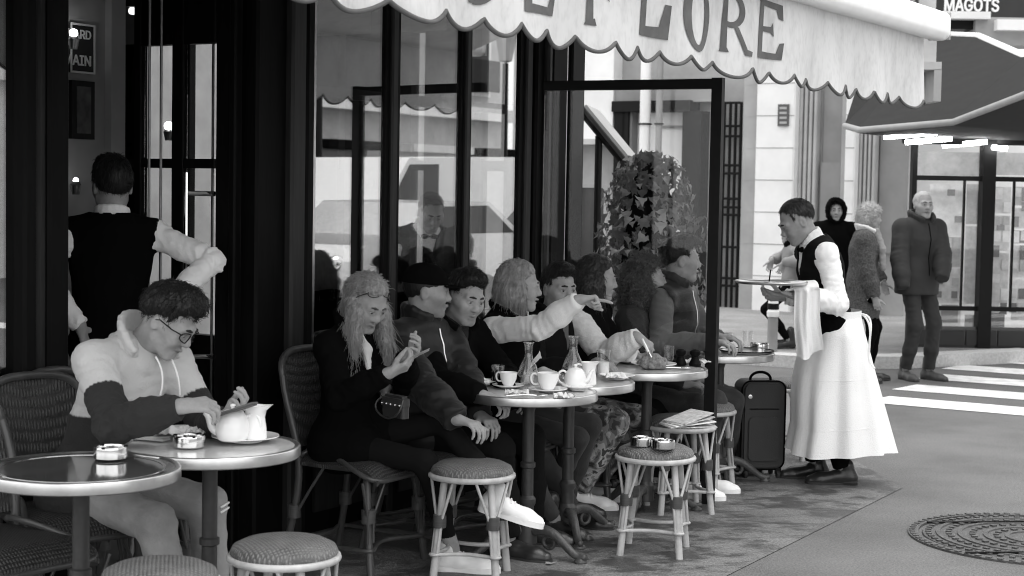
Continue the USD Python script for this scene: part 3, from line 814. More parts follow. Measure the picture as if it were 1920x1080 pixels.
# ------------------------------------------------------------------ setting
def ground_mat(name, g, wet=0.0, scale=1.2):
    return usdkit.material(stage, '/World/Looks/' + name, {
        'gm': ('geometry', {}), 'n1': ('noise_texture', {'scale': scale, 'detail': 6, 'roughness': 0.6}),
        'n2': ('noise_texture', {'scale': 95, 'detail': 4, 'roughness': 0.75}), 'v': ('voronoi_texture', {'scale': 150}),
        'mpw': ('mapping', {'scale': (1.0, 1.5, 1.0), 'rotation': (0, 0, -0.35)}),
        'n3': ('noise_texture', {'scale': 3.0, 'detail': 9, 'roughness': 0.7}),
        'r1': ('rgb_ramp', {'ramp': [(0.3, [g * 0.72] * 3), (0.5, [g * 1.0] * 3), (0.7, [g * 1.22] * 3)]}),
        'r2': ('rgb_ramp', {'ramp': [(0.30, [0.50] * 3), (0.70, [1.5] * 3)]}),
        'mx': ('mix', {'mix_type': 'multiply', 'fac': 1.0}),
        'rw': ('rgb_ramp', {'ramp': [(0.46, [0.0] * 3), (0.56, [1.0] * 3)]}),
        'mw': ('math', {'math_type': 'multiply', 'value2': wet}),
        'dk': ('mix', {'mix_type': 'mix', 'color2': [g * 0.22] * 3}),
        'mr': ('map_range', {'from_min': 0, 'from_max': 1, 'to_min': 0.82, 'to_max': 0.34}),
        'b': ('bump', {'strength': 0.5, 'distance': 0.004}),
        'p': ('principled_bsdf', {'specular_ior_level': 0.4})},
        [('gm.position', 'n1.vector'), ('gm.position', 'n2.vector'), ('gm.position', 'v.vector'), ('gm.position', 'mpw.vector'), ('mpw.vector', 'n3.vector'),
         ('n1.fac', 'r1.fac'), ('n2.fac', 'r2.fac'), ('r1.color', 'mx.color1'), ('r2.color', 'mx.color2'),
         ('n3.fac', 'rw.fac'), ('rw.color', 'mw.value1'), ('mw.value', 'dk.fac'), ('mx.color', 'dk.color1'), ('dk.color', 'p.base_color'),
         ('mw.value', 'mr.value'), ('mr.result', 'p.roughness'), ('v.distance', 'b.height'), ('b.normal', 'p.normal')], surface='p.BSDF')
M['asphalt'] = ground_mat('asphalt', 0.118)
M['terrace'] = ground_mat('terrace_asphalt', 0.15, wet=0.85)
M['pave_far'] = ground_mat('pale_asphalt', 0.24)
M['kerb'] = mat('granite_kerb', 0.5, 0.7, 0.2, 40)
M['paint'] = mat('road_paint', 0.75, 0.6, 0.25, 6, bump=0.1)
M['stone'] = mat('pale_stone', 0.42, 0.8, 0.16, 2.5, bump=0.15, bscale=40)
M['stone_white'] = mat('white_stone', 0.72, 0.8, 0.08, 2.5, bump=0.1, bscale=40)
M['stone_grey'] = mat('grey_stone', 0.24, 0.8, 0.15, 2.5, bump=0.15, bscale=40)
M['stone_mid'] = mat('mid_stone', 0.33, 0.8, 0.15, 2.5, bump=0.15, bscale=40)
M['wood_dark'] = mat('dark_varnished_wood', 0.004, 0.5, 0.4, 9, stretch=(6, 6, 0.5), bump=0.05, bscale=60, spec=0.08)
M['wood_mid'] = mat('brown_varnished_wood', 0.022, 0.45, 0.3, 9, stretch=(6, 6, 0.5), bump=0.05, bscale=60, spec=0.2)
M['iron'] = mat('black_iron', 0.006, 0.5, 0.2, 20, spec=0.15)
M['iron_worn'] = mat('worn_cast_iron', 0.05, 0.42, 0.4, 25, bump=0.3, bscale=80)
M['brass'] = mat('polished_brass', 0.55, 0.25, 0.1, 20, metallic=1.0)
M['bar_metal'] = mat('dull_bar_metal', 0.22, 0.5, 0.2, 20, metallic=1.0)
M['plaster'] = mat('cream_plaster', 0.45, 0.7, 0.1, 4)
M['plaster_dim'] = mat('ochre_wall', 0.40, 0.7, 0.15, 4)
M['floor_in'] = mat('dark_floor_tiles', 0.06, 0.3, 0.2, 3)
M['pane'] = glassy('window_pane', 0.20, 1.5)
M['pane_thin'] = glassy('screen_pane', 0.02, 0.16, 0.98)
M['pane_far'] = glassy('terrace_pane', 0.05, 0.25, 0.97)
M['enamel'] = mat('dark_enamel', 0.03, 0.2, 0.1, 8, coat=0.3)
M['white'] = mat('white_enamel', 0.78, 0.4, 0.04, 8)
M['lamp'] = emit('lamp_glow', 7.0)
M['tube'] = emit('tube_glow', 18.0)
M['canvas'] = usdkit.material(stage, '/World/Looks/awning_canvas', {
    'tc': ('texture_coordinate', {}), 'mp': ('mapping', {'scale': (1, 1, 0.55)}),
    'n': ('noise_texture', {'scale': 7, 'detail': 7, 'roughness': 0.65}), 'n2': ('noise_texture', {'scale': 40, 'detail': 5}),
    'r': ('rgb_ramp', {'ramp': [(0.25, [0.58] * 3), (0.5, [0.78] * 3), (0.75, [0.84] * 3)]}), 'r2': ('rgb_ramp', {'ramp': [(0.25, [0.86] * 3), (0.5, [1.0] * 3)]}),
    'm': ('mix', {'mix_type': 'multiply', 'fac': 1.0}), 'b': ('bump', {'strength': 0.25, 'distance': 0.01}),
    'p': ('principled_bsdf', {'roughness': 0.85}), 't': ('translucent_bsdf', {'color': (0.6, 0.6, 0.6)}), 'x': ('mix_closure', {'fac': 0.22})},
    [('tc.object', 'mp.vector'), ('mp.vector', 'n.vector'), ('mp.vector', 'n2.vector'), ('n.fac', 'r.fac'), ('n2.fac', 'r2.fac'), ('r.color', 'm.color1'), ('r2.color', 'm.color2'),
     ('m.color', 'p.base_color'), ('n.fac', 'b.height'), ('b.normal', 'p.normal'), ('p.BSDF', 'x.closure1'), ('t.BSDF', 'x.closure2')], surface='x.closure')
M['lettering'] = mat('painted_lettering', 0.10, 0.8, 0.25, 12)

def sheet(poly_xy, z):
    v, f = trimesh.creation.triangulate_polygon(Polygon(poly_xy), engine='earcut')
    return tri(np.c_[v, np.full(len(v), z)], f)
st_ = lambda n, m, mt, **k: obj(n, m, mt, None, kind='structure', **k)
st_('road', sheet([(-60, -20), (90, -20), (90, 90), (-60, 90)], 0.0), M['asphalt'])
ab2 = lambda a, b: tuple(AB(a, b)[:2])
st_('pavement', sheet([ab2(-3, -4.9), ab2(-3, -2.93), ab2(6.3, -2.86), ab2(8.85, -2.96), ab2(9.75, -3.62), ab2(9.9, -4.3), ab2(8.2, -4.9)], 0.004), M['terrace'])
far_edge = [(14.6, -40), (14.6, -6.0), (15.2, -5.2), (16.7, -4.4), (16.9, 6)]
fp = Polygon([ab2(*p) for p in far_edge] + [ab2(60, 6), ab2(60, -40)])
st_('far_pavement', prism(fp, 0.10), M['pave_far'])
kl = LineString([ab2(*p) for p in far_edge]).buffer(0.14, cap_style=2, join_style=2)
kerb_o = st_('kerb', prism(kl, 0.116), M['kerb'])
for i in range(5):
    a0 = 12.42 + i * 0.98
    pts = [ab2(a0, -4.50 - 0.10 * i), ab2(a0 + 0.5, -4.45 - 0.10 * i), ab2(a0 + 0.5, 5.5), ab2(a0, 5.5)]
    st_('crossing_stripe', sheet(pts, 0.004), M['paint'])

# ------------------------------------------------------------------ manhole cover
mc = G(1946, 1012)
t = thing('manhole_cover', 'round cast iron manhole cover with ringed pattern in the asphalt', 'manhole cover', mc)
obj('frame', lathe([(0.60, 0.0), (0.60, 0.010), (0.55, 0.012), (0.55, 0.0)], 64), M['iron_worn'], t)
obj('plate', lathe([(0.0, 0.008), (0.53, 0.008), (0.535, 0.0)], 64), M['iron_worn'], t)
for rr in (0.14, 0.24, 0.36, 0.46):
    obj('ring', lathe([(rr - 0.012, 0.008), (rr - 0.010, 0.014), (rr + 0.010, 0.014), (rr + 0.012, 0.008)], 56), M['iron_worn'], t)
kn = []
for ring, cnt in ((0.19, 20), (0.30, 34), (0.41, 46), (0.505, 60), (0.58, 70)):
    for j in range(cnt):
        a = j / cnt * 2 * math.pi
        kn.append(moved(bx(-0.011, 0.011, -0.012, 0.012, 0.006, 0.016), (ring * math.cos(a), ring * math.sin(a), 0)) if False else moved(moved(bx(-0.013, 0.013, -0.012, 0.012, 0.007, 0.015), (ring, 0, 0)), rz=a))
obj('stud', cat_(kn), M['iron_worn'], t, kind='stuff')
for y0 in (-0.33, 0.36):
    obj('seam', moved(bx(-0.45, 0.45, -0.008, 0.008, 0.009, 0.0185), (0, y0, 0), rz=0.12), M['iron'], t)

# ------------------------------------------------------------------ the cafe front
BF = -4.75
fa = lambda px, b=BF: FA(px, b)
cafe = thing('cafe_building', 'dark wooden cafe front with tall mirror-like windows behind the seated guests', 'building')
A_END = fa(1060)
TOPZ = 2.85
def part(name, mesh, m, parent=cafe, **k): return obj(name, mesh, m, parent, **k)
def post(px0, px1, b0=-4.92, b1=BF, z1=TOPZ, m='wood_dark', ch=0.012, name='pillar', z0=0.0):
    return part(name, abx(fa(px0, b1), fa(px1, b1), b0, b1, z0, z1, ch), M[m])
A0 = fa(-330)
# left window, jambs, doorway
part('pane', abx(A0, fa(46), -4.782, -4.776, 0.55, TOPZ), M['pane'])
part('dado', abx(A0, fa(46), -4.92, -4.80, 0, 0.55), M['wood_dark'])
for z in (0.2, 0.42): pass
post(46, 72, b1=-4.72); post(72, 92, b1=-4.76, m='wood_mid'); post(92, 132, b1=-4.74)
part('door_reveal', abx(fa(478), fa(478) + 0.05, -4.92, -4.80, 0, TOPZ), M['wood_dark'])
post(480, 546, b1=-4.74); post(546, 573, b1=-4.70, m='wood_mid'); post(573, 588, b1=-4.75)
part('glazing_bead', abx(fa(588), fa(592), -4.774, -4.758, 0.5, TOPZ), M['brass'])
wins = [(590, 722), (750, 862), (883, 972)]
for i, (x0, x1) in enumerate(wins):
    part('pane', abx(fa(x0), fa(x1), -4.782, -4.776, 0.5, TOPZ), M['pane'])
    part('dado', abx(fa(x0), fa(x1), -4.93, -4.80, 0, 0.5), M['wood_dark'])
    part('panel_moulding', abx(fa(x0) + 0.06, fa(x1) - 0.06, -4.80, -4.785, 0.1, 0.42), M['wood_mid'])
    part('sill', abx(fa(x0), fa(x1), -4.775, -4.735, 0.5, 0.535), M['wood_mid'])
    part('inner_rail', abx(fa(x0), fa(x1), -4.83, -4.785, 2.02, 2.07), M['wood_mid'])
for x0, x1, nm in ((722, 750, 'mullion'), (862, 883, 'mullion'), (972, 1000, 'mullion')):
    w = fa(x1) - fa(x0)
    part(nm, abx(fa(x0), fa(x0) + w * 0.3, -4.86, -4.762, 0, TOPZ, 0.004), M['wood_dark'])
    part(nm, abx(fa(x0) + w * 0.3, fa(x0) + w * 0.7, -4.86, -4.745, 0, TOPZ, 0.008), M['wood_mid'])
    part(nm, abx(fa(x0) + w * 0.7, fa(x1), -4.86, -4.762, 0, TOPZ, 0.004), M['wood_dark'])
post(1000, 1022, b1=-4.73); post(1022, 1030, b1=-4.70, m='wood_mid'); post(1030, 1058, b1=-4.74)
part('glazing_bead', abx(fa(1058), fa(1063), -4.80, -4.77, 0.3, TOPZ), M['brass'])
part('end_post', abx(fa(1066, -4.9), fa(1090, -4.9), -5.0, -4.9, 0, 2.6, 0.01), M['iron'])
for x0, x1 in ((46, 132), (480, 590), (590, 1000), (1000, 1060)): pass
part('lintel', abx(A0, A_END, -5.0, -4.78, TOPZ, 3.15), M['wood_dark'])
part('upper_wall', abx(A0, A_END, -5.2, -4.80, 3.15, 8.0), M['stone'])
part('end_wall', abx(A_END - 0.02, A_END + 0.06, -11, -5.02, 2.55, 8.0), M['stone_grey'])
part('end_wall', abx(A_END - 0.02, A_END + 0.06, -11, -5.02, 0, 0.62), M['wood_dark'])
def bE(px): return (lambda d: (d @ n_) * (A_END / (d @ u_)))(ray(px, 300))
ends = [-11.0, bE(268), bE(332), bE(356), bE(414), bE(640), bE(652), bE(775), bE(800), bE(880), bE(892)]
for i_ in range(0, len(ends) - 1, 2):
    part('end_pillar', abx(A_END - 0.02, A_END + 0.04, ends[i_], ends[i_ + 1] , 0.62, 2.55) if i_ == 0 else abx(A_END - 0.03, A_END + 0.05, ends[i_], ends[i_ + 1], 0.62, 2.55), M['wood_dark'])
part('end_pillar', abx(A_END - 0.03, A_END + 0.05, ends[-1], ends[-1] + 0.05, 0.62, 2.55), M['wood_dark'])
part('end_rail', abx(A_END - 0.025, A_END + 0.03, -8.4, -5.02, 1.72, 1.78), M['wood_mid'])
part('back_wall', abx(A0, A_END - 0.02, -11.2, -11, 0, 3.15), M['plaster_dim'])
part('ceiling', abx(A0, A_END - 0.02, -11, -5.0, 3.15, 3.25), M['plaster'])
part('floor', abx(A0, A_END - 0.02, -11, -4.93, -0.02, 0.012), M['floor_in'])
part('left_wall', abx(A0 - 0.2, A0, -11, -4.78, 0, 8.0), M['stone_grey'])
# inside, seen through the door: a pale wall with pictures, a wall lamp, a bright mirror wall
def wallpt(px, py, b):
    d = ray(px, py); tt = b / (d @ n_); p = C0 + d * tt
    return p @ u_, p[2]
BI = -6.6
ai0, ai1 = wallpt(40, 300, BI)[0], wallpt(228, 300, BI)[0]
part('inner_wall', abx(ai0, ai1, BI - 0.1, BI, 0.012, 3.15), M['plaster_dim'])
part('inner_pilaster', abx(wallpt(196, 300, BI)[0], wallpt(222, 300, BI)[0], BI, BI + 0.05, 0.012, 3.15), M['plaster'])
BM = -9.6
for x0, x1, y0, y1 in ((120, 180, 118, 900), (190, 240, 128, 900)):
    a0, z1 = wallpt(x0, y0, BM); a1, z0 = wallpt(x1, y1, BM)
    part('wall_panel', abx(a0, a1, BM, BM + 0.03, max(z0, 0.05), z1), M['white'])
    part('panel_rail', abx(a0, a1, BM + 0.03, BM + 0.06, wallpt(x0, 146, BM)[1], wallpt(x0, 138, BM)[1]), M['plaster_dim'])
# interior partition seen through the windows
BW = -9.8
a0, a1 = wallpt(560, 300, BW)[0], A_END - 0.05
part('inner_wall', abx(a0, a1, BW - 0.1, BW, 0.012, 3.15), M['plaster_dim'])
# door leaf, swung inwards against the far jamb
aD = fa(478) - 0.055
bD = lambda px: (lambda d: (d @ n_) * (aD / (d @ u_)))(ray(px, 400))
door = thing('door_leaf', 'glazed cafe door standing open beside the dark pillar', 'door')
b_hi, b_lo = -4.82, bD(262)
for p0, p1 in ((478, 452), (412, 405), (358, 332), (276, 262)):
    pass
def leaf(b0, b1, z0, z1, da=0.0, th=0.045): return abx(aD - th + da, aD + da, min(b0, b1), max(b0, b1), z0, z1, 0.006)
obj('stile', leaf(bD(452), b_hi, 0.02, 2.45), M['wood_dark'], door)
obj('stile', leaf(bD(414), bD(452), 0.02, 2.45, 0.006), M['wood_dark'], door)
obj('stile', leaf(bD(333), bD(356), 0.02, 2.45), M['wood_dark'], door)
obj('stile', leaf(b_lo, bD(277), 0.02, 2.45), M['wood_dark'], door)
obj('rail', leaf(b_lo, bD(414), 2.22, 2.46, 0.003), M['wood_dark'], door)
obj('rail', leaf(b_lo, bD(414), 0.02, 0.42, 0.003), M['wood_dark'], door)
obj('rail', leaf(b_lo, bD(414), 1.68, 1.72, 0.003), M['wood_dark'], door)
obj('pane', leaf(bD(356), bD(414), 0.42, 2.22, -0.02, 0.006), M['pane_far'], door)
obj('pane', leaf(bD(277), bD(333), 0.42, 2.22, -0.02, 0.006), M['pane_far'], door)
hb = bD(382)
h = obj('handle', tube([AB(aD - 0.11, hb, 0.78), AB(aD - 0.11, hb, 1.66)], 0.013, 10), M['chrome'], door)
for z in (0.86, 1.57):
    obj('bracket', tube([AB(aD - 0.11, hb, z), AB(aD - 0.05, hb + 0.06, z), AB(aD - 0.04, hb + 0.10, z)], 0.011, 8), M['chrome'], h)
for z in (0.5, 1.3, 2.1):
    obj('hinge', tube([AB(aD - 0.03, b_hi + 0.012, z), AB(aD - 0.03, b_hi + 0.012, z + 0.1)], 0.011, 8), M['brass'], door)
# slim chrome posts of the vestibule
for px in (279, 301, 398, 466, 472):
    part('vestibule_bar', tube([AB(*[(lambda d: [(d @ u_) * (-5.0 / (d @ n_)), -5.0])(ray(px, 400))][0], 0.02), AB(*[(lambda d: [(d @ u_) * (-5.0 / (d @ n_)), -5.0])(ray(px, 400))][0], 2.8)], 0.006, 8), M['bar_metal'])
# street name plate on the inner wall
a0, z1 = wallpt(128, 42, BI); a1, z0 = wallpt(174, 140, BI)
sign = thing('street_sign', 'dark enamel street name plate with white letters on the inner wall', 'sign')
pl = cat_([abx(a0, a1, BI + 0.002, BI + 0.016, z0, z1, 0.0)])
obj('plate', pl, M['enamel'], sign)
bw_ = 0.010
for q in ((a0, a1, z0, z0 + bw_), (a0, a1, z1 - bw_, z1), (a1 - bw_, a1, z0 + bw_, z1 - bw_), (a0, a0 + bw_, z0 + bw_, z1 - bw_)):
    obj('border', abx(q[0], q[1], BI + 0.016, BI + 0.020, q[2], q[3]), M['white'], sign)
def wall_text(txt, h, a, z, b, mt, parent, right=False, name='lettering', bold=True):
    m = meshkit.text_mesh(txt, h, 0.003, bold)
    w = m.bounds[1][0]
    v = np.array(m.vertices)
    aa = (a - w if right else a) + v[:, 0]
    mm = tri(aa[:, None] * u_ + (b + v[:, 2:3]) * n_ + (z + v[:, 1:2]) * Z_, m.faces); mm.invert()
    return obj(name, mm, mt, parent, smooth=False)
hh_ = (z1 - z0)
wall_text('BOULEVARD', hh_ * 0.17, a1 - 0.03, z0 + hh_ * 0.70, BI + 0.016, M['white'], sign, True)
wall_text('ST GERMAIN', hh_ * 0.20, a1 - 0.03, z0 + hh_ * 0.16, BI + 0.016, M['white'], sign, True)
# picture below the plate
a0, z1 = wallpt(128, 150, BI); a1, z0 = wallpt(170, 262, BI)
pic = thing('wall_picture', 'framed dark picture hanging under the street name plate', 'picture')
obj('frame', abx(a0, a1, BI + 0.002, BI + 0.03, z0, z1), M['wood_mid'], pic)
obj('print', abx(a0 + 0.03, a1 - 0.03, BI + 0.03, BI + 0.034, z0 + 0.03, z1 - 0.03), mat('dim_print', 0.08, 0.4, 0.9, 9), pic)
# lamps inside
def globe(p, r, label):
    t = thing('wall_lamp', label, 'lamp', p)
    obj('bulb', trimesh.creation.icosphere(3, r), M['lamp'], t, smooth=True)
    obj('holder', lathe([(0.0, -r - 0.06), (0.02, -r - 0.06), (0.03, -r - 0.01), (0.018, -r + 0.006), (0, -r + 0.006)], 16), M['brass'], t)
p = wallpt(138, 62, BI + 0.1); globe(AB(p[0], BI + 0.1, p[1]), 0.022, 'small lit bulb shining over the street name plate')
p = wallpt(142, 338, BI + 0.12); globe(AB(p[0], BI + 0.12, p[1]), 0.014, 'small lit bulb beside the dark haired waiter')
p = wallpt(316, 236, -6.9); globe(AB(p[0], -6.9, p[1]), 0.026, 'left one of two lit bulbs behind the door glass')
p = wallpt(340, 238, -6.9); globe(AB(p[0], -6.9, p[1]), 0.032, 'right one of two lit bulbs behind the door glass')
t = thing('ceiling_lamp', 'dim horizontal tube lamp inside above the doorway', 'lamp', AB(wallpt(330, 32, -6.6)[0], -6.6, wallpt(330, 32, -6.6)[1]), rz=math.pi / 2 - TH)
obj('tube', tube([(-0.35, 0, 0), (0.35, 0, 0)], 0.02, 10), emit('dim_tube_glow', 0.8), t)
obj('fitting', bx(-0.38, 0.38, -0.03, 0.03, 0.021, 0.07), M['iron'], t)

# ------------------------------------------------------------------ awning with its lettered valance
BV = -3.15
awn = thing('awning', 'big white cafe awning with scalloped valance and painted cafe name', 'awning')
ZT = 2.56
wav = lambda a, z: 0.016 * np.sin(2 * math.pi * a / 0.62 + 0.8 * np.sin(a * 1.7)) * np.clip((ZT - z) / 0.3, 0, 1.4) + 0.02 * (meshkit.noise(np.stack([a * 3.1, z * 1.2, a * 0], -1), 3) - 0.5)
def zbot(a):
    ph = a / 0.25 + 0.25 * np.sin(a * 2.3) + 0.15 * np.sin(a * 5.1)
    tt = ph - np.floor(ph)
    amp = 0.052 * (0.85 + 0.3 * meshkit.noise(np.stack([np.floor(ph) * 1.7, a * 0, a * 0], -1), 5))
    return 2.192 - 0.004 * (a - 6) - amp * np.sin(np.pi * tt) ** 0.75
A1, A2 = 1.2, fa(1719, BV)
na = int((A2 - A1) / 0.0125); nzv = 22
aa = np.linspace(A1, A2, na)
zb = zbot(aa)
grid = []
for j in range(nzv + 1):
    z = ZT + (zb - ZT) * j / nzv
    b = BV + wav(aa, z)
    grid.append(aa[:, None] * u_ + b[:, None] * n_ + z[:, None] * Z_)
g0 = np.array(grid); g1 = g0 - 0.004 * n_
def gridmesh(g0, g1):
    h, w = g0.shape[:2]; v = np.vstack([g0.reshape(-1, 3), g1.reshape(-1, 3)]); o = h * w; f = []
    i, j = np.meshgrid(np.arange(h - 1), np.arange(w - 1), indexing='ij'); q = (i * w + j).ravel()
    f += [np.c_[q, q + w, q + 1], np.c_[q + 1, q + w, q + w + 1], np.c_[q, q + 1, q + w] + o, np.c_[q + 1, q + w + 1, q + w] + o]
    e = np.arange(w - 1) + (h - 1) * w
    f += [np.c_[e, e + o, e + 1], np.c_[e + 1, e + o, e + o + 1]]
    c = np.arange(h - 1) * w + (w - 1)
    f += [np.c_[c, c + w, c + o], np.c_[c + w, c + w + o, c + o]]
    m = tri(v, np.vstack(f)); m.invert(); return m
val = obj('valance', gridmesh(g0, g1), M['canvas'], awn, smooth=40)
edge = aa[:, None] * u_ + (BV + wav(aa, zb) + 0.003)[:, None] * n_ + (zb + 0.003)[:, None] * Z_
obj('trim', tube(edge, 0.0085, 6), M['lettering'], val, smooth=True)
# sloped canvas and front roller
sl = [AB(A1, BV - 0.02, ZT), AB(A2, BV - 0.02, ZT), AB(A2, -4.80, 3.12), AB(A1, -4.80, 3.12)]
cv = np.array(sl + [p - V(0, 0, 0.01) for p in sl])
obj('canopy', tri(cv, [(0, 2, 1), (0, 3, 2), (4, 5, 6), (4, 6, 7), (0, 1, 5), (0, 5, 4), (1, 2, 6), (1, 6, 5), (2, 3, 7), (2, 7, 6), (3, 0, 4), (3, 4, 7)]), M['canvas'], awn, smooth=False)
AR = fa(1748, BV + 0.03)
prof = sbox(-0.07, 0, 0.07, 0.17).buffer(-0.05).buffer(0.05, quad_segs=6)
rm = prism(prof, AR - A1); v = np.array(rm.vertices)
rm = tri((A1 + v[:, 2:3]) * u_ + (BV + 0.02 + v[:, 0:1]) * n_ + (ZT - 0.015 + v[:, 1:2]) * Z_, rm.faces); rm.fix_normals()
obj('front_bar', rm, M['white'], awn, smooth=40)
obj('end_cap', abx(AR, AR + 0.02, BV - 0.045, BV + 0.085, ZT - 0.01, ZT + 0.15), M['stone_mid'], awn)
# lettering
def stroke(pts, w, cap=2): return LineString(pts).buffer(w / 2, cap_style=cap, join_style=1)
def taper(pts, ws):
    return unary_union([Polygon(np.vstack([np.array(pts[i]) + np.array([[-1, 0]]) * ws[i] / 2, np.array(pts[i]) + np.array([[1, 0]]) * ws[i] / 2, np.array(pts[i + 1]) + np.array([[1, 0]]) * ws[i + 1] / 2, np.array(pts[i + 1]) + np.array([[-1, 0]]) * ws[i + 1] / 2])).convex_hull for i in range(len(pts) - 1)])
ell2 = lambda cx, cy, rx, ry: shapely.affinity.scale(Point(cx, cy).buffer(1, quad_segs=16), rx, ry)
stem = lambda x0, x1, w: taper([(x1, 1.0), (x0, 0.5), (x0, 0.0)], [w * 0.8, w, w * 1.15])
LET = {
    'L': unary_union([stem(0.10, 0.16, 0.17), Polygon([(0.02, 0.14), (0.02, 0), (0.86, 0.0), (0.92, 0.52), (0.74, 0.52), (0.60, 0.17)]), Polygon([(0.02, 1), (0.30, 1), (0.26, 0.95), (0.06, 0.95)])]),
    'O': ell2(0.45, 0.46, 0.45, 0.56).difference(shapely.affinity.rotate(ell2(0.46, 0.47, 0.235, 0.47), -5)),
    'R': unary_union([stem(0.12, 0.14, 0.16), Polygon([(0.0, 0.0), (0.27, 0), (0.22, 0.07), (0.05, 0.07)]), ell2(0.30, 0.70, 0.42, 0.30).difference(ell2(0.28, 0.70, 0.27, 0.21)).intersection(sbox(0.12, 0, 1, 1.1)), Polygon([(0.36, 0.46), (0.52, 0.42), (0.78, 0.08), (0.98, 0.06), (0.94, -0.02), (0.70, -0.02)])]),
    'E': unary_union([stem(0.12, 0.14, 0.17), Polygon([(0.04, 1), (0.86, 0.96), (0.90, 0.70), (0.74, 0.72), (0.66, 0.86), (0.1, 0.9)]), Polygon([(0.1, 0.54), (0.50, 0.56), (0.56, 0.64), (0.62, 0.40), (0.5, 0.46), (0.1, 0.46)]), Polygon([(0.02, 0.0), (0.88, 0.02), (0.94, 0.32), (0.80, 0.30), (0.70, 0.12), (0.1, 0.12)])]),
    'F': unary_union([stem(0.14, 0.16, 0.15), Polygon([(0.02, 0.0), (0.30, 0), (0.26, 0.10), (0.07, 0.07)]), Polygon([(0.04, 1), (0.86, 0.96), (0.90, 0.70), (0.74, 0.72), (0.66, 0.86), (0.1, 0.9)]), Polygon([(0.1, 0.54), (0.50, 0.56), (0.56, 0.64), (0.62, 0.36), (0.5, 0.46), (0.1, 0.46)])]),
    'D': unary_union([stem(0.12, 0.14, 0.16), ell2(0.2, 0.5, 0.62, 0.52).difference(ell2(0.18, 0.5, 0.45, 0.42)).intersection(sbox(0.12, -1, 1, 2))]),
    'C': ell2(0.45, 0.5, 0.45, 0.52).difference(ell2(0.47, 0.5, 0.28, 0.42)).difference(sbox(0.62, 0.28, 2, 0.72)),
    'A': unary_union([taper([(0.45, 1.0), (0.08, 0.0)], [0.10, 0.13]), taper([(0.45, 1.0), (0.84, 0.0)], [0.14, 0.19]), sbox(0.2, 0.3, 0.7, 0.39)]),
}
LET['É'] = unary_union([LET['E'], Polygon([(0.4, 1.1), (0.52, 1.08), (0.72, 1.26), (0.58, 1.28)])])
def letter(ch, a0, a1, zbase, h):
    p = shapely.affinity.scale(LET[ch], a1 - a0, h, origin=(0, 0)).simplify(0.001)
    out = []
    for g in getattr(p, 'geoms', [p]):
        v, f = trimesh.creation.triangulate_polygon(g, engine='earcut')
        v3, f3 = trimesh.remesh.subdivide_to_size(np.c_[v, np.zeros(len(v))], f, 0.03)
        a = a0 + v3[:, 0]; z = zbase + v3[:, 1]; b = BV + wav(a, z) + 0.0035
        mm = tri(a[:, None] * u_ + b[:, None] * n_ + z[:, None] * Z_, f3)
        nn = np.cross(mm.vertices[mm.faces[:, 1]] - mm.vertices[mm.faces[:, 0]], mm.vertices[mm.faces[:, 2]] - mm.vertices[mm.faces[:, 0]]).sum(0)
        if nn @ n_ < 0: mm.invert()
        out.append(mm)
    obj('letter', cat_(out), M['lettering'], val, smooth=True)
for ch, x0, x1 in (('F', 1086, 1152), ('L', 1190, 1250), ('O', 1264, 1326), ('R', 1344, 1396), ('E', 1408, 1456)):
    letter(ch, fa(x0, BV), fa(x1, BV), 2.245, 0.275)
for ch, x0, x1 in (('D', 872, 940), ('E', 962, 1036)):
    letter(ch, fa(x0, BV), fa(x1, BV), 2.245, 0.275)
a_ = fa(800, BV)
for ch in 'ÉFAC':
    letter(ch, a_ - 0.19, a_, 2.245, 0.26); a_ -= 0.26

# ------------------------------------------------------------------ glass screen at the end of the terrace
pS = W(1336, 600, 8.5); pE = W(1014, 600, 8.9)
scr = thing('glass_screen', 'black framed glass wind screen at the end of the terrace', 'screen')
dS = nrm((pE - pS) * V(1, 1, 0)); nS = np.cross(dS, Z_)
def sbar(d0, d1, z0, z1, th, o=0.0):
    m = bx(d0, d1, -th / 2 + o, th / 2 + o, z0, z1); v = np.array(m.vertices)
    mm = tri(V(pS[0], pS[1], 0) + v[:, :1] * dS + v[:, 1:2] * nS + v[:, 2:] * Z_, m.faces); mm.fix_normals(); return mm
Ls = np.linalg.norm((pE - pS)[:2])
obj('post', sbar(-0.028, 0.028, 0, 2.20, 0.05), M['iron'], scr)
obj('top_bar', sbar(0.028, Ls, 2.145, 2.195, 0.045), M['iron'], scr)
obj('bottom_bar', sbar(0.028, Ls, 0.12, 0.17, 0.045), M['iron'], scr)
obj('pane', sbar(0.028, Ls, 0.17, 2.145, 0.008), M['pane_thin'], scr)
# ------------------------------------------------------------------ stone building across the side street
AF = 20.5
def Pa(px, py, a):                                        # (b, z) where the pixel meets the plane at distance a along the street
    d = ray(px, py); p = C0 + d * (a / (d @ u_))
    return p @ n_, p[2]
def fbx(px0, px1, py0, py1, d0, d1, a=AF, ch=0.0):        # box between pixel columns and rows, from d0 to d1 in front of the wall plane
    b0, z1 = Pa(px0, py0, a); b1, z0 = Pa(px1, py1, a)
    return abx(a - d1, a - d0, b0, b1, z0, z1, ch)
far = thing('stone_building', 'pale stone building with barred window across the side street', 'building')
Z0F = 0.1
def fcol(px0, px1, z0, z1, d0, d1, m, name, parent=far, ch=0.02, **k):
    b0, b1 = Pa(px0, 400, AF)[0], Pa(px1, 400, AF)[0]
    return obj(name, abx(AF - d1, AF - d0, b0, b1, z0, z1, ch), M[m], parent, **k)
bL = Pa(960, 400, AF)[0]
obj('wall', abx(AF, AF + 0.4, bL - 6, Pa(1700, 400, AF)[0], Z0F, 12), M['stone_mid'], far)
fcol(1398, 1432, Z0F, 12, 0.0, 0.18, 'stone_mid', 'pilaster')
fcol(1430, 1502, Z0F, 12, 0.0, 0.30, 'stone_white', 'pilaster')
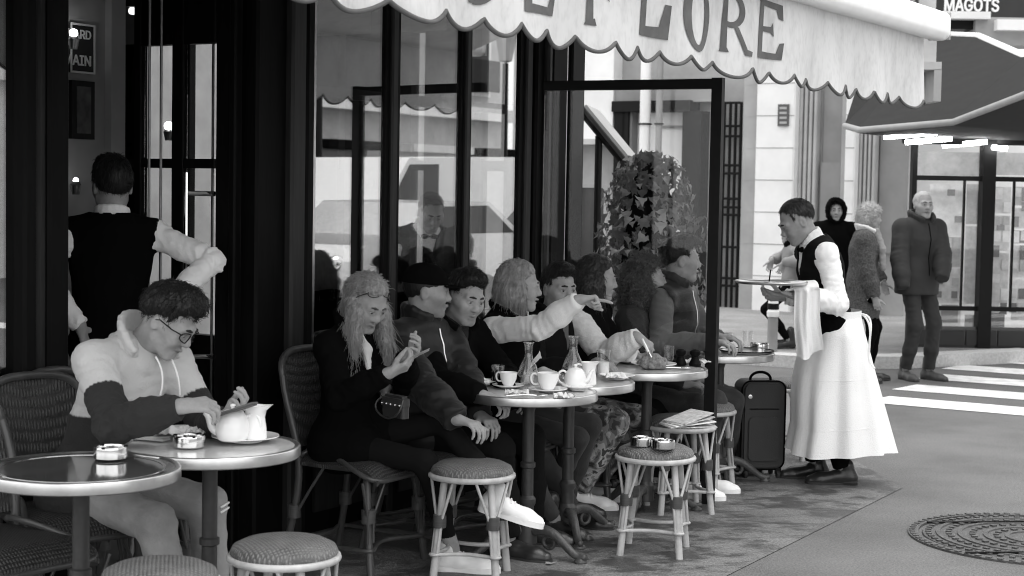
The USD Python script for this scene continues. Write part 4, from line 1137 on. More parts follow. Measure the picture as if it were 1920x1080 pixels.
for i, x in enumerate(range(1502, 1538, 9)):
    fcol(x, x + 6, Z0F, 12, 0.0, 0.16, 'stone', 'fluting')
fcol(1540, 1580, Z0F + 0.9, 3.6, 0.0, 0.04, 'stone_grey', 'panel')
fcol(1540, 1580, Z0F, Pa(1560, 305, AF)[1], 0.04, 0.09, 'stone_grey', 'lower_panel')
fcol(1580, 1597, Z0F, 12, 0.0, 0.14, 'stone_mid', 'pilaster')
fcol(1597, 1616, Z0F, 12, 0.0, 0.32, 'stone_white', 'pilaster')
for x in range(1617, 1646, 8):
    fcol(x, x + 5, Z0F, 12, 0.0, 0.18, 'stone', 'fluting')
fcol(1648, 1702, 0.9, 3.4, 0.0, 0.05, 'stone_grey', 'panel')
obj('window_ledge', fbx(1085, 1500, 586, 600, 0.0, 0.34), M['stone'], far)
obj('wall', fbx(1062, 1164, -400, 262, 0.0, 0.25), M['stone_white'], far)
obj('cornice', fbx(1062, 1168, 262, 272, 0.0, 0.32), M['stone'], far)
obj('fascia', fbx(1166, 1346, 152, 192, 0.0, 0.22), M['stone_grey'], far)
obj('door_header', fbx(1166, 1312, 192, 210, 0.0, 0.30), M['iron'], far)
obj('door_jamb', fbx(1166, 1190, 210, 586, 0.0, 0.2), M['stone_grey'], far)
obj('door_jamb', fbx(1296, 1322, 210, 586, 0.0, 0.26), M['iron'], far)
obj('door_opening', fbx(1190, 1296, 212, 586, 0.0, 0.03), M['white'], far)  # solid white slab: the bright interior beyond is painted in as colour
obj('door_bar', fbx(1234, 1296, 236, 240, 0.03, 0.08), M['stone_grey'], far)
for i, x in enumerate((1168, 1176, 1183)):
    obj('moulding', fbx(x, x + 3, 210, 586, 0.2, 0.25), M['iron'], far)
gr = obj('window_back', fbx(1346, 1396, 190, 580, 0.0, 0.02), M['stone_mid'], far)
for i, x in enumerate((1349, 1360, 1371, 1381, 1391)):
    b, _ = Pa(x, 400, AF); z0, z1 = Pa(x, 580, AF)[1], Pa(x, 192, AF)[1]
    obj('bar', tube([AB(AF - 0.10, b, z0), AB(AF - 0.10, b, z1)], 0.020, 8), M['iron'], gr)
for y in (194, 237, 256, 310, 325, 372, 388, 402, 462, 520, 534, 578):
    b0, z = Pa(1347, y, AF); b1, _ = Pa(1394, y, AF)
    obj('crossbar', tube([AB(AF - 0.10, b0, z), AB(AF - 0.10, b1, z)], 0.017, 8), M['iron'], gr)
for px0, px1, d in ((1430, 1502, 0.30), (1597, 1616, 0.32), (1398, 1430, 0.18)):
    for k in range(9):
        z = 0.55 + 0.42 * k
        fcol(px0 + 1, px1 - 1, z, z + 0.012, d, d + 0.003, 'stone_mid', 'joint', ch=0)
ws = thing('wall_sign', 'small dark notice plate on the white stone pilaster', 'sign')
obj('plate', fbx(1477, 1496, 198, 238, 0.302, 0.325), M['enamel'], ws)
for y in (203, 212, 221, 230):
    obj('text_line', fbx(1480, 1493, y, y + 4, 0.325, 0.329), M['stone_mid'], ws)
# drainpipes
for x0, x1, lb, r in ((1198, 1218, 'pale fat drainpipe behind the ivy bush', 0.075), (1228, 1240, 'slim grey drainpipe beside the fat one behind the ivy', 0.045)):
    b = Pa((x0 + x1) / 2, 300, AF - 0.5)[0]
    p = thing('drainpipe', lb, 'drainpipe', AB(AF - 0.5, b, Z0F))
    obj('pipe', tube([(0, 0, 0), (0, 0, 3.0), (0, 0, 8)], r, 14), M['stone_white'] if r > .05 else M['stone_grey'], p, smooth=True)
    for z in (1.2, 2.45):
        obj('clamp', torus(r + 0.008, 0.012, z, 20, 6), M['iron'], p, smooth=True)
    obj('shoe', lathe([(r + 0.03, 0), (r + 0.03, 0.1), (r, 0.14)], 16), M['stone_grey'], p)
# sloping panel on a dark post (a folded awning arm by the corner)
sp = thing('sloping_canopy', 'sloping panel with dark edge on a thin post beyond the screen', 'canopy')
p0, p1 = W(1088, 205, 13.0), W(1166, 300, 13.0)
dv = nrm(p1 - p0); q = np.cross(dv, V(0, 1, 0))
def slab(p0, p1, w, th, dy=0.9):
    c = [p0, p1, p1 + V(0.15, dy, 0), p0 + V(0.15, dy, 0)]
    v = np.array(c + [x + nrm(np.cross(p1 - p0, V(0.15, dy, 0))) * th for x in c])
    m = tri(v, [(0, 1, 2), (0, 2, 3), (4, 6, 5), (4, 7, 6), (0, 5, 1), (0, 4, 5), (1, 6, 2), (1, 5, 6), (2, 7, 3), (2, 6, 7), (3, 4, 0), (3, 7, 4)]); m.fix_normals(); return m
obj('panel', slab(p0, p1, 0, 0.06), M['stone_mid'], sp, smooth=False)
obj('edge', tube([p0 - V(0, 0.02, 0), p1 - V(0, 0.02, 0)], 0.035, 8), M['iron'], sp)
b0 = W(1123, 250, 13.0)
obj('post', tube([V(b0[0], b0[1], 0), b0 + V(0, 0, -0.02)], 0.03, 10), M['iron'], sp)
cb = thing('street_cabinet', 'dark street cabinet standing past the end of the cafe front', 'cabinet', G(1103, 640) * V(1, 1, 0))
ph = lambda y: W(1103, y, G(1103, 640)[1])[2]
obj('body', rbox(0.26, 0.3, ph(352), 0.02), M['enamel'], cb)
obj('cap', rbox(0.30, 0.34, 0.04, 0.015, (0, 0, ph(352))), M['stone_mid'], cb)
obj('door_panel', rbox(0.2, 0.012, ph(352) - 0.3, 0.004, (0, -0.157, 0.15)), M['enamel'], cb)
# bollard
bo = thing('bollard', 'grey steel bollard with white banded head left of the standing waiter', 'bollard', G(1447, 682))
hb_ = W(1447, 556, G(1447, 682)[1])[2]
obj('shaft', lathe([(0.05, 0), (0.05, hb_ * 0.70), (0.0, hb_ * 0.70)], 20), M['stone_grey'], bo)
obj('head', lathe([(0.055, hb_ * 0.70), (0.06, hb_ * 0.72), (0.06, hb_ * 0.78), (0.05, hb_ * 0.80), (0.05, hb_ * 0.92), (0.04, hb_ * 0.98), (0.0, hb_)], 20), M['white'], bo)
obj('band', lathe([(0.051, hb_ * 0.81), (0.056, hb_ * 0.82), (0.056, hb_ * 0.89), (0.051, hb_ * 0.90)], 20), M['iron'], bo)
obj('base_ring', lathe([(0.075, 0), (0.075, 0.03), (0.05, 0.05)], 20), M['iron'], bo)

# ------------------------------------------------------------------ glazed corner terrace under a dark awning
ter = thing('glazed_terrace', 'glass walled corner cafe terrace with tall dark posts', 'cafe terrace')
YT = 16.8
zt = lambda y, x=1800: W(x, y, YT)[2]
xt = lambda x, y=400: W(x, y, YT)[0]
x0, x1 = xt(1708), xt(2080)
tb = lambda xa, xb, za, zb_, d0, d1: bx(xt(xa), xt(xb), YT - d1, YT - d0, za, zb_)
obj('base_wall', bx(x0, x1, YT - 0.05, YT + 0.05, 0.1, zt(612)), M['enamel'], ter)
for i, (xa, xb) in enumerate(((1712, 1752), (1756, 1812), (1816, 1872), (1876, 1950))):
    obj('base_panel', tb(xa, xb, 0.13, zt(618), 0.05, 0.075), M['nylon_grey'], ter)
obj('top_rail', tb(1708, 2080, zt(339), zt(330), -0.03, 0.05), M['iron'], ter)
obj('mid_rail', tb(1708, 2080, zt(582), zt(574), -0.03, 0.04), M['iron'], ter)
obj('corner_post', tb(1706, 1715, 0.1, zt(262), -0.05, 0.06), M['iron'], ter)
obj('post', tb(1836, 1860, 0.1, zt(250), -0.06, 0.10), M['iron'], ter)
for x in (1805, 1898):
    obj('glazing_bar', tb(x, x + 3, zt(574), zt(339), -0.02, 0.03), M['iron'], ter)
obj('pane', bx(x0, x1, YT - 0.004, YT + 0.004, zt(612), zt(262)), M['pane_far'], ter)
obj('back_wall', bx(W(1716, 400, YT + 1.6)[0], x1 + 1, YT + 1.6, YT + 1.7, 0.1, 3.0), M['stone_white'], ter)
obj('floor', bx(x0 + 0.8, x1 + 1, YT + 0.05, YT + 3.2, 0.104, 0.12), M['stone_grey'], ter)
pm = [mat('poster_tone_%s' % n, g, 0.6, 0.25, 11, detail=6) for n, g in (('pale', 0.80), ('light', 0.62), ('grey', 0.42), ('dim', 0.14))]
prr = random.Random(5)
def hangp(xa, xb, ya, yb, m, dy=0.25, name='poster'):
    za, zb_ = W(xa, yb, YT + dy)[2], W(xa, ya, YT + dy)[2]
    obj(name, bx(W(xa, 400, YT + dy)[0], W(xb, 400, YT + dy)[0], YT + dy - 0.01, YT + dy, za, zb_), m, ter)
for xa, xb, ya, yb, m in ((1742, 1803, 345, 400, 0), (1746, 1803, 402, 440, 0), (1746, 1803, 444, 500, 2), (1746, 1803, 502, 568, 1), (1811, 1833, 345, 420, 2), (1811, 1833, 424, 570, 1),
                          (1862, 1894, 350, 400, 1), (1862, 1894, 404, 470, 1), (1862, 1894, 474, 568, 1), (1902, 1945, 350, 385, 2), (1902, 1945, 390, 428, 1), (1902, 1945, 432, 456, 3), (1902, 1945, 460, 520, 1), (1902, 1945, 524, 600, 0),
                          (1716, 1832, 284, 328, 2), (1862, 1950, 286, 328, 2), (1815, 1834, 590, 612, 2), (1862, 1890, 585, 612, 3)):
    hangp(xa, xb, ya, yb, pm[m])
for xa, ya in ((1790, 405), (1775, 355), (1915, 365), (1870, 420), (1915, 480)):
    hangp(xa, xa + 14, ya, ya + 12, pm[3], 0.235, 'print_block')
for ix in range(5):
    for iy in range(9):
        xa, ya = 1864 + ix * 17, 352 + iy * 27
        if prr.random() < 0.75: hangp(xa, xa + 11 + prr.random() * 4, ya, ya + 15 + prr.random() * 8, pm[prr.randrange(4)], 0.232 + 0.001 * prr.random(), 'print_block')
for ix in range(4):
    for iy in range(5):
        xa, ya = 1744 + ix * 15, 446 + iy * 25
        if prr.random() < 0.6: hangp(xa, xa + 8 + prr.random() * 5, ya, ya + 10 + prr.random() * 8, pm[1 + prr.randrange(3)], 0.232, 'print_block')
wb = thing('menu_board', 'white menu board standing low behind the terrace glass', 'board', W(1772, 612, YT + 0.14) * V(1, 1, 0) + V(0, 0, 0.104))
obj('board', bx(-0.15, 0.15, -0.02, 0.02, 0.2, zt(578) - 0.1), M['white'], wb)
obj('lower_panel', bx(-0.05, 0.12, -0.028, -0.02, 0.24, 0.42), M['stone_mid'], wb)
obj('foot', bx(-0.17, 0.17, -0.06, 0.06, 0.0, 0.03), M['iron'], wb); obj('stem', bx(-0.03, 0.03, -0.015, 0.015, 0.03, 0.2), M['iron'], wb)
# its awning
aw2 = thing('terrace_awning', 'black awning with pale rim and strip lamps above the glazed terrace', 'awning')
lo3 = [W(1584, 236, 16.6), W(1612, 244, 15.4), W(1788, 229, 14.6), W(1922, 178, 12.6), W(2040, 120, 11.6)]
hi3 = [W(1640, 60, 20.0), W(1752, 66, 20.0), W(1836, 70, 18.6), W(1922, 108, 16.6), W(2050, 160, 15.6)]
v = np.array(lo3 + hi3); f = []
for i in range(4): f += [(i, i + 1, 6 + i), (i, 6 + i, 5 + i)]
roof = tri(v, f)
v2 = np.vstack([v, v + nrm((0.2, 0.5, 0.8)) * 0.03]); f2 = f + [(a + 10, c + 10, b + 10) for a, b, c in f]
for i in range(4): f2 += [(i, 10 + i, i + 1), (i + 1, 10 + i, 11 + i), (5 + i, 6 + i, 15 + i), (6 + i, 16 + i, 15 + i)]
rf = tri(v2, f2); rf.fix_normals()
obj('canvas', rf, M['cloth_charcoal'], aw2, smooth=False)
obj('rim', tube(lo3, 0.030, 10), mat('rim_enamel', 0.32, 0.4, 0.1, 10), aw2, smooth=True)
obj('top_band', tube(hi3[1:], 0.05, 8), M['stone_white'], aw2, smooth=True)
z_u = min(p[2] for p in lo3[:3])
inner = [V(xt(1690), YT - 0.05, zt(262)), V(xt(2080), YT - 0.05, zt(262))]
und = np.array([lo3[0] - V(0, 0, .03), lo3[1] - V(0, 0, .03), lo3[2] - V(0, 0, .03), lo3[3] - V(0, 0, .03), lo3[4] - V(0, 0, .03), inner[1], inner[0]])
mfl = tri(und, [(0, 6, 1), (1, 6, 2), (2, 6, 5), (2, 5, 3), (3, 5, 4)])
if mfl.face_normals[0][2] > 0: mfl.invert()
obj('soffit', mfl, M['cloth_charcoal'], aw2, smooth=False)
obj('fascia_beam', tube([inner[0] + V(-.02, 0, 0), inner[1]], 0.05, 8), M['iron'], aw2)
for (xa, ya, xb, yb, Y), lb in (((1658, 257, 1756, 249, 16.0), 'a'), ((1698, 267, 1784, 260, 16.3), 'b'), ((1806, 270, 1850, 266, 16.4), 'c'), ((1860, 276, 1888, 279, 16.6), 'd')):
    ls = obj('strip_lamp', tube([W(xa, ya, Y), W(xb, yb, Y)], 0.024, 8), M['tube'], aw2, smooth=True)
# structures above it: wall slab, ledge and the lettered sign
nb = thing('corner_building', 'upper storey of the corner cafe with white sign letters above its awning', 'building')
def q3(xa, xb, ya, yb, Y, th): 
    p, q_ = W(xa, yb, Y), W(xb, ya, Y); return bx(p[0], q_[0], Y, Y + th, p[2], q_[2])
obj('wall', q3(1690, 2100, -300, 62, 22.5, 0.3), M['nylon_grey'], nb)
obj('ledge', q3(1768, 1858, 22, 34, 20.4, 0.5), M['stone_white'], nb)
obj('block', q3(1762, 1828, 36, 54, 20.6, 0.4), M['iron'], nb)
obj('slab', q3(1828, 1960, 34, 84, 20.5, 0.5), M['stone_mid'], nb)
obj('slab_ledge', q3(1870, 1990, 38, 56, 20.3, 0.15), M['stone_white'], nb)
obj('corner_pier', q3(1690, 1722, -200, 14, 20.8, 0.6), M['stone_grey'], nb)
obj('corner_pier', q3(1722, 1762, -200, 36, 20.9, 0.6), M['stone'], nb)
pS2 = W(1768, 20, 20.2); hs = 22 / 3100 * 20.2
tm = meshkit.text_mesh('MAGOTS', hs, 0.03, True)
v = np.array(tm.vertices); sc_ = (W(1872, 20, 20.2)[0] - pS2[0]) / v[:, 0].max()
tm = tri(np.c_[pS2[0] + v[:, 0] * sc_, 20.2 - v[:, 2], pS2[2] + v[:, 1]], tm.faces); tm.fix_normals()
lt = thing('sign_letters', 'white cut out sign letters standing on the ledge at top right', 'sign')
obj('letters', tm, M['white'], lt, smooth=False)
# small stone box and bracket behind the awning's right end
bk = thing('awning_bracket', 'pale box shaped bracket behind the right end of the white awning', 'bracket')
obj('upright', q3(1722, 1758, 30, 116, 12.6, 0.25), M['stone'], bk)
obj('cap', q3(1722, 1766, 116, 130, 12.5, 0.35), M['stone'], bk)
obj('side', q3(1750, 1766, 130, 190, 12.5, 0.35), M['stone_mid'], bk)
obj('recess', q3(1722, 1750, 130, 190, 12.8, 0.05), M['stone_grey'], bk)

# ------------------------------------------------------------------ across the boulevard: seen only as reflections in the cafe windows
bp = [(6, 13.5, 'cream stone apartment front reflected in the cafe windows', 'stone_white', 12.5), (20, 15, 'pale apartment front with wide shutters reflected in the windows', 'stone', 12.5), (36, 16, 'light apartment front farthest along the boulevard, reflected in the windows', 'stone_white', 12.5)]
for a0, w, lb, m, b in bp:
    t = thing('apartment_front', lb, 'building')
    obj('wall', abx(a0, a0 + w - 0.3, b, b + 0.5, 0, 11), M[m], t)
    obj('shop_front', abx(a0 + 0.3, a0 + w - 0.6, b - 0.1, b, 0.3, 2.7), M['stone'], t)
    obj('cornice', abx(a0, a0 + w - 0.3, b - 0.35, b, 3.3, 3.6), M['stone_white'], t)
    for fl in range(3):
        for k in range(int(w / 2.4)):
            a = a0 + 0.9 + k * 2.4
            wf = obj('window', abx(a, a + 1.15, b - 0.06, b, 4.0 + fl * 2.9 - 0.1, 6.0 + fl * 2.9), M['stone_white'], t)
            obj('pane', abx(a + 0.12, a + 1.03, b - 0.08, b - 0.061, 4.0 + fl * 2.9, 5.9 + fl * 2.9), M['nylon_grey'], wf)
            obj('balcony_rail', abx(a - 0.05, a + 1.2, b - 0.30, b - 0.26, 4.0 + fl * 2.9, 4.75 + fl * 2.9), M['iron'], wf)
    for k in range(int(w / 3)):
        a = a0 + 0.8 + k * 3
        obj('shop_window', abx(a, a + 2.2, b - 0.14, b - 0.101, 0.6, 2.5), M['white'] if k % 2 else M['enamel'], t)
        obj('shop_blind', abx(a - 0.1, a + 2.3, b - 0.9, b - 0.15, 2.45, 2.62), M['cloth_black'] if k % 3 else M['canvas'], t)
def car(a, b, lb, m, van=False):
    L, Wd = (4.9, 1.95) if van else (4.2, 1.75)
    t = thing('parked_van' if van else 'parked_car', lb, 'van' if van else 'car', AB(a, b), rz=math.pi / 2 - TH)
    side = [(0, .35), (0.02, .75), (0.25, .95), (1.0, 1.05), (1.65, 1.45), (2.9, 1.47), (3.7, 1.05), (4.15, .95), (4.2, .4)] if not van else [(0, .35), (0, 1.1), (0.7, 1.3), (1.4, 2.1), (4.8, 2.2), (4.9, 1.2), (4.9, .35)]
    body = prism(Polygon([(x, z) for x, z in side]).buffer(-0.06).buffer(0.06, quad_segs=4), Wd)
    body.apply_transform(frame4((0, Wd / 2, 0), (1, 0, 0), (0, 0, 1), (0, -1, 0))); body.fix_normals()
    obj('body', body, m, t, smooth=30)
    gl = [(1.15, 1.06), (1.68, 1.40), (2.85, 1.42), (3.5, 1.06)] if not van else [(0.85, 1.3), (1.42, 2.0), (2.2, 2.02), (2.2, 1.3)]
    for s in (-1, 1):
        g = prism(Polygon(gl), 0.02); g.apply_transform(frame4((0, s * (Wd / 2 + 0.005) + 0.01, 0), (1, 0, 0), (0, 0, 1), (0, -1, 0)))
        obj('window', g, M['nylon_grey'], t)
        for x in (0.8, L - 0.85):
            wl = lathe([(0.0, -0.1), (0.3, -0.1), (0.32, -0.06), (0.32, 0.06), (0.3, 0.1), (0, 0.1)], 24); wl.apply_transform(trimesh.transformations.rotation_matrix(math.pi / 2, (1, 0, 0))); wl.apply_translation((x, s * (Wd / 2 - 0.08), 0.32))
            wo = obj('wheel', wl, M['rubber'], t)
            rm_ = lathe([(0.0, 0.0), (0.19, 0.0), (0.2, -0.01)], 20); rm_.apply_transform(trimesh.transformations.rotation_matrix(-s * math.pi / 2, (1, 0, 0))); rm_.apply_translation((x, s * (Wd / 2 + 0.025), 0.32))
            obj('rim', rm_, M['steel'], wo)
    for y in (-0.6, 0.6):
        obj('headlight', moved(trimesh.creation.icosphere(2, 0.11), (0.06, y, 0.72)), M['chrome'], t)
car(19.5, 6.4, 'white van parked across the road, reflected in the cafe glass', M['white'], True)
car(15.2, 3.0, 'light grey car parked across the road, reflected in the cafe glass', M['steel'])
car(20.4, 3.2, 'black car parked behind the light grey one, reflected in the cafe glass', M['enamel'])
car(26.0, 4.4, 'white car farther along the road, reflected in the right window', M['white'])
for a_, b_, lb in ((22.5, 8.5, 'dark street lamp across the road, reflected in the left cafe window'), (28.5, 8.5, 'dark street lamp farther along the road, reflected in the right cafe window')):
    sl = thing('street_lamp', lb, 'street lamp', AB(a_, b_))
    obj('pole', lathe([(0.0, 0), (0.16, 0), (0.16, 0.5), (0.08, 0.7), (0.06, 4.2), (0.0, 4.2)], 16), M['iron'], sl, smooth=40)
    obj('lantern', lathe([(0.0, 4.2), (0.14, 4.25), (0.24, 4.8), (0.10, 5.0), (0.0, 5.1)], 8), M['stone_mid'], sl)

# ------------------------------------------------------------------ ivy bush in a planter
pb = W(1212, 600, 10.2)
ivy = thing('potted_ivy', 'cone shaped ivy bush in a tall planter behind the seated guests', 'plant', pb * V(1, 1, 0))
obj('planter', lathe([(0.0, 0.0), (0.22, 0.0), (0.27, 0.55), (0.29, 0.56), (0.29, 0.60), (0.26, 0.60), (0.25, 0.56), (0, 0.55)], 28), M['enamel'], ivy)
obj('stem', tube([(0, 0, 0.5), (0.01, 0, 1.0), (0, 0.01, 1.7)], [0.03, 0.025, 0.01], 8), M['wood_mid'], ivy)
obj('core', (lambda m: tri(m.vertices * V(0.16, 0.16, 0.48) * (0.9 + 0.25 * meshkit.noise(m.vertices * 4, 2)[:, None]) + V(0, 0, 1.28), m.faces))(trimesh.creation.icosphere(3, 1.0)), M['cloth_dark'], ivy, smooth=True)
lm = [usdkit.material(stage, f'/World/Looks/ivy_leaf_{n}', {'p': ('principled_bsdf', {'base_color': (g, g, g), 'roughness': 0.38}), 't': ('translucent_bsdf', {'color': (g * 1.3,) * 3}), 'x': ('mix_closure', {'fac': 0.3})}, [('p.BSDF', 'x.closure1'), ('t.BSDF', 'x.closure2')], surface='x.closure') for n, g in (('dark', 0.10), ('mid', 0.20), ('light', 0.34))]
LF = np.array([(0, 0), (0.30, 0.12), (0.52, 0.02), (0.42, 0.38), (0.20, 0.55), (0, 1.0), (-0.20, 0.55), (-0.42, 0.38), (-0.52, 0.02), (-0.30, 0.12)])
def ivy_leaf(p, nrm_, up, s):
    x = nrm(np.cross(up, nrm_)); y = np.cross(nrm_, x)
    v = p + s * (LF[:, :1] * x + LF[:, 1:] * y + (0.22 * np.abs(LF[:, :1]) - 0.25 * LF[:, 1:] ** 2) * nrm_)
    c = p + s * (0.38 * y + 0.02 * nrm_)
    return tri(np.vstack([v, c]), [(i, (i + 1) % 10, 10) for i in range(10)])
lr = np.random.default_rng(11)
leaves = []
for i in range(1500):
    h = lr.random(); z = 0.66 + 1.20 * h
    R = 0.335 * (1 - 0.14 * h) * math.sqrt(max(0.05, 1 - max(0, (h - 0.62) / 0.40) ** 2)) * (0.84 + 0.3 * meshkit.noise(V(math.cos(i * 2.4) * 2, math.sin(i * 2.4) * 2, z * 5)[None], 4)[0])
    a = i * 2.39996
    rr = R * (0.66 + 0.42 * lr.random())
    p = V(rr * math.cos(a), rr * math.sin(a), z)
    out = nrm(V(math.cos(a), math.sin(a), 0.35 + 0.5 * (lr.random() - 0.3)))
    up = nrm(-Z_ + 0.8 * lr.normal(size=3) * 0.6)
    leaves.append((-(p[0] * 0 + p[1]) + 0.2 * rr, ivy_leaf(p, nrm(out + 0.35 * lr.normal(size=3)), up, 0.034 + 0.048 * lr.random() ** 1.5)))
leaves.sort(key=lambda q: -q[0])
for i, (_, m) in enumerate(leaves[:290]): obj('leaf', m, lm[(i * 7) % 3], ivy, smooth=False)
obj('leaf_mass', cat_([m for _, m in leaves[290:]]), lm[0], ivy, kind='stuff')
# ------------------------------------------------------------------ terrace furniture
M['cane'] = mat('pale_rattan_cane', 0.40, 0.4, 0.3, 14, stretch=(1, 1, 0.6), coat=0.2)
M['cane_dark'] = mat('dark_cane_binding', 0.05, 0.45, 0.3, 60, stretch=(0.3, 0.3, 4))
M['cane_brown'] = mat('brown_rattan_cane', 0.045, 0.4, 0.35, 14, stretch=(1, 1, 0.6), coat=0.2)
M['weave'] = woven('woven_seat', 0.03, 0.16, 26)
M['weave_dark'] = woven('woven_dark', 0.006, 0.035, 26)
M['marble'] = mat('pale_table_top', 0.55, 0.18, 0.10, 5, coat=0.4)
M['table_dark'] = mat('dark_lacquered_table_top', 0.022, 0.10, 0.15, 5, coat=0.6)
M['china'] = mat('white_china', 0.80, 0.14, 0.02, 6, coat=0.5)
M['paper'] = mat('paper', 0.72, 0.8, 0.08, 9)
M['print'] = mat('newsprint', 0.45, 0.8, 0.5, 38, stretch=(1, 4, 1))
M['glassware'] = glassy('clear_glassware', 0.12, 0.9, 0.965)
M['milk'] = mat('milk_foam', 0.78, 0.5, 0.03, 9)
M['cake'] = mat('crumbly_brown_pastry', 0.2, 0.85, 0.45, 45, bump=0.8, bscale=90)
M['coffee'] = mat('coffee', 0.02, 0.1, 0.1, 9)
M['tableleg'] = mat('black_cast_iron_column', 0.03, 0.4, 0.3, 20, bump=0.15, bscale=70)

def make_stool(label, loc, rz):
    t = thing('bistro_stool', label, 'stool', loc, rz, 'round rattan stools on the terrace')
    obj('seat', lathe([(0.0, 0.492), (0.07, 0.490), (0.13, 0.482), (0.163, 0.466), (0.172, 0.448), (0.170, 0.438), (0.0, 0.434)], 48), M['weave'], t, smooth=40)
    obj('rim', torus(0.170, 0.0125, 0.428, 48, 10), M['cane'], t, smooth=True)
    for j in range(4):
        a = j * math.pi / 2
        rr = lambda z: 0.187 - 0.052 * z / 0.43
        pt = lambda z, da=0.0, dr=0.0: V((rr(z) + dr) * math.cos(a) - da * math.sin(a), (rr(z) + dr) * math.sin(a) + da * math.cos(a), z)
        lg = obj('leg', cat_([tube([pt(0), pt(0.2), pt(0.43)], [0.0165, 0.0150, 0.0150], 12)]), M['cane'], t, smooth=50)
        for s in (-1, 1):
            obj('brace', tube([pt(0.12, s * 0.018, 0.006), pt(0.26, s * 0.020, 0.004), pt(0.425, s * 0.082, 0.012)], 0.0065, 8), M['cane'], lg, smooth=True)
        obj('binding', lathe([(0.0, -0.026), (0.027, -0.026), (0.0285, 0.0), (0.027, 0.026), (0.0, 0.026)], 16, pt(0.25)), M['cane_dark'], lg, smooth=30)
    cs = []
    for j in range(4):
        a = j * math.pi / 2; b = a + math.pi / 2; R = 0.195
        p, q = V(R * math.cos(a), R * math.sin(a), 0.115), V(R * math.cos(b), R * math.sin(b), 0.115)
        mid = (p + q) / 2 * 0.72; mid[2] = 0.115
        obj('stretcher', tube(smoothpath([p, p * 0.75 + mid * 0.25 , mid, q * 0.75 + mid * 0.25, q], 10), 0.0085, 8), M['cane'], t, smooth=True)
    for j in range(4):
        a = j * math.pi / 2
        obj('stretcher_tie', moved(torus(0.0215, 0.006, 0.115, 16, 6), (0.176 * math.cos(a), 0.176 * math.sin(a), 0)), M['cane'], t, smooth=True)
    return t
STG = 'round rattan stools on the terrace'
gz = lambda px, py, z=0.428: G(px, py, z) * V(1, 1, 0)
s0 = make_stool('rattan stool in the lower left with its whole woven seat in view', gz(533, 1044), 0.5)
dup(s0, 'rattan stool cut off by the bottom edge beside the dark table', gz(300, 1092), 0.2)
dup(s0, 'empty rattan stool in the middle in front of the white sneakers', gz(885, 890), -0.95)
dup(s0, 'rattan stool carrying two metal ashtrays', gz(1229, 857), -1.0)
dup(s0, 'rattan stool with folded papers on its seat', gz(1276, 800), -0.6)
dup(s0, 'rattan stool half hidden behind the black screen post', gz(1305, 775) + V(0.05, 0.1, 0), 0.3)
dup(s0, 'rattan stool behind the grey suitcase and the white apron', G(1476, 727, 0.428) * V(1, 1, 0), 0.4)
dup(s0, 'low small woven stool under the one with the papers', G(1318, 905, 0.0) * V(1, 1, 0), 0.1, sc=0.52)

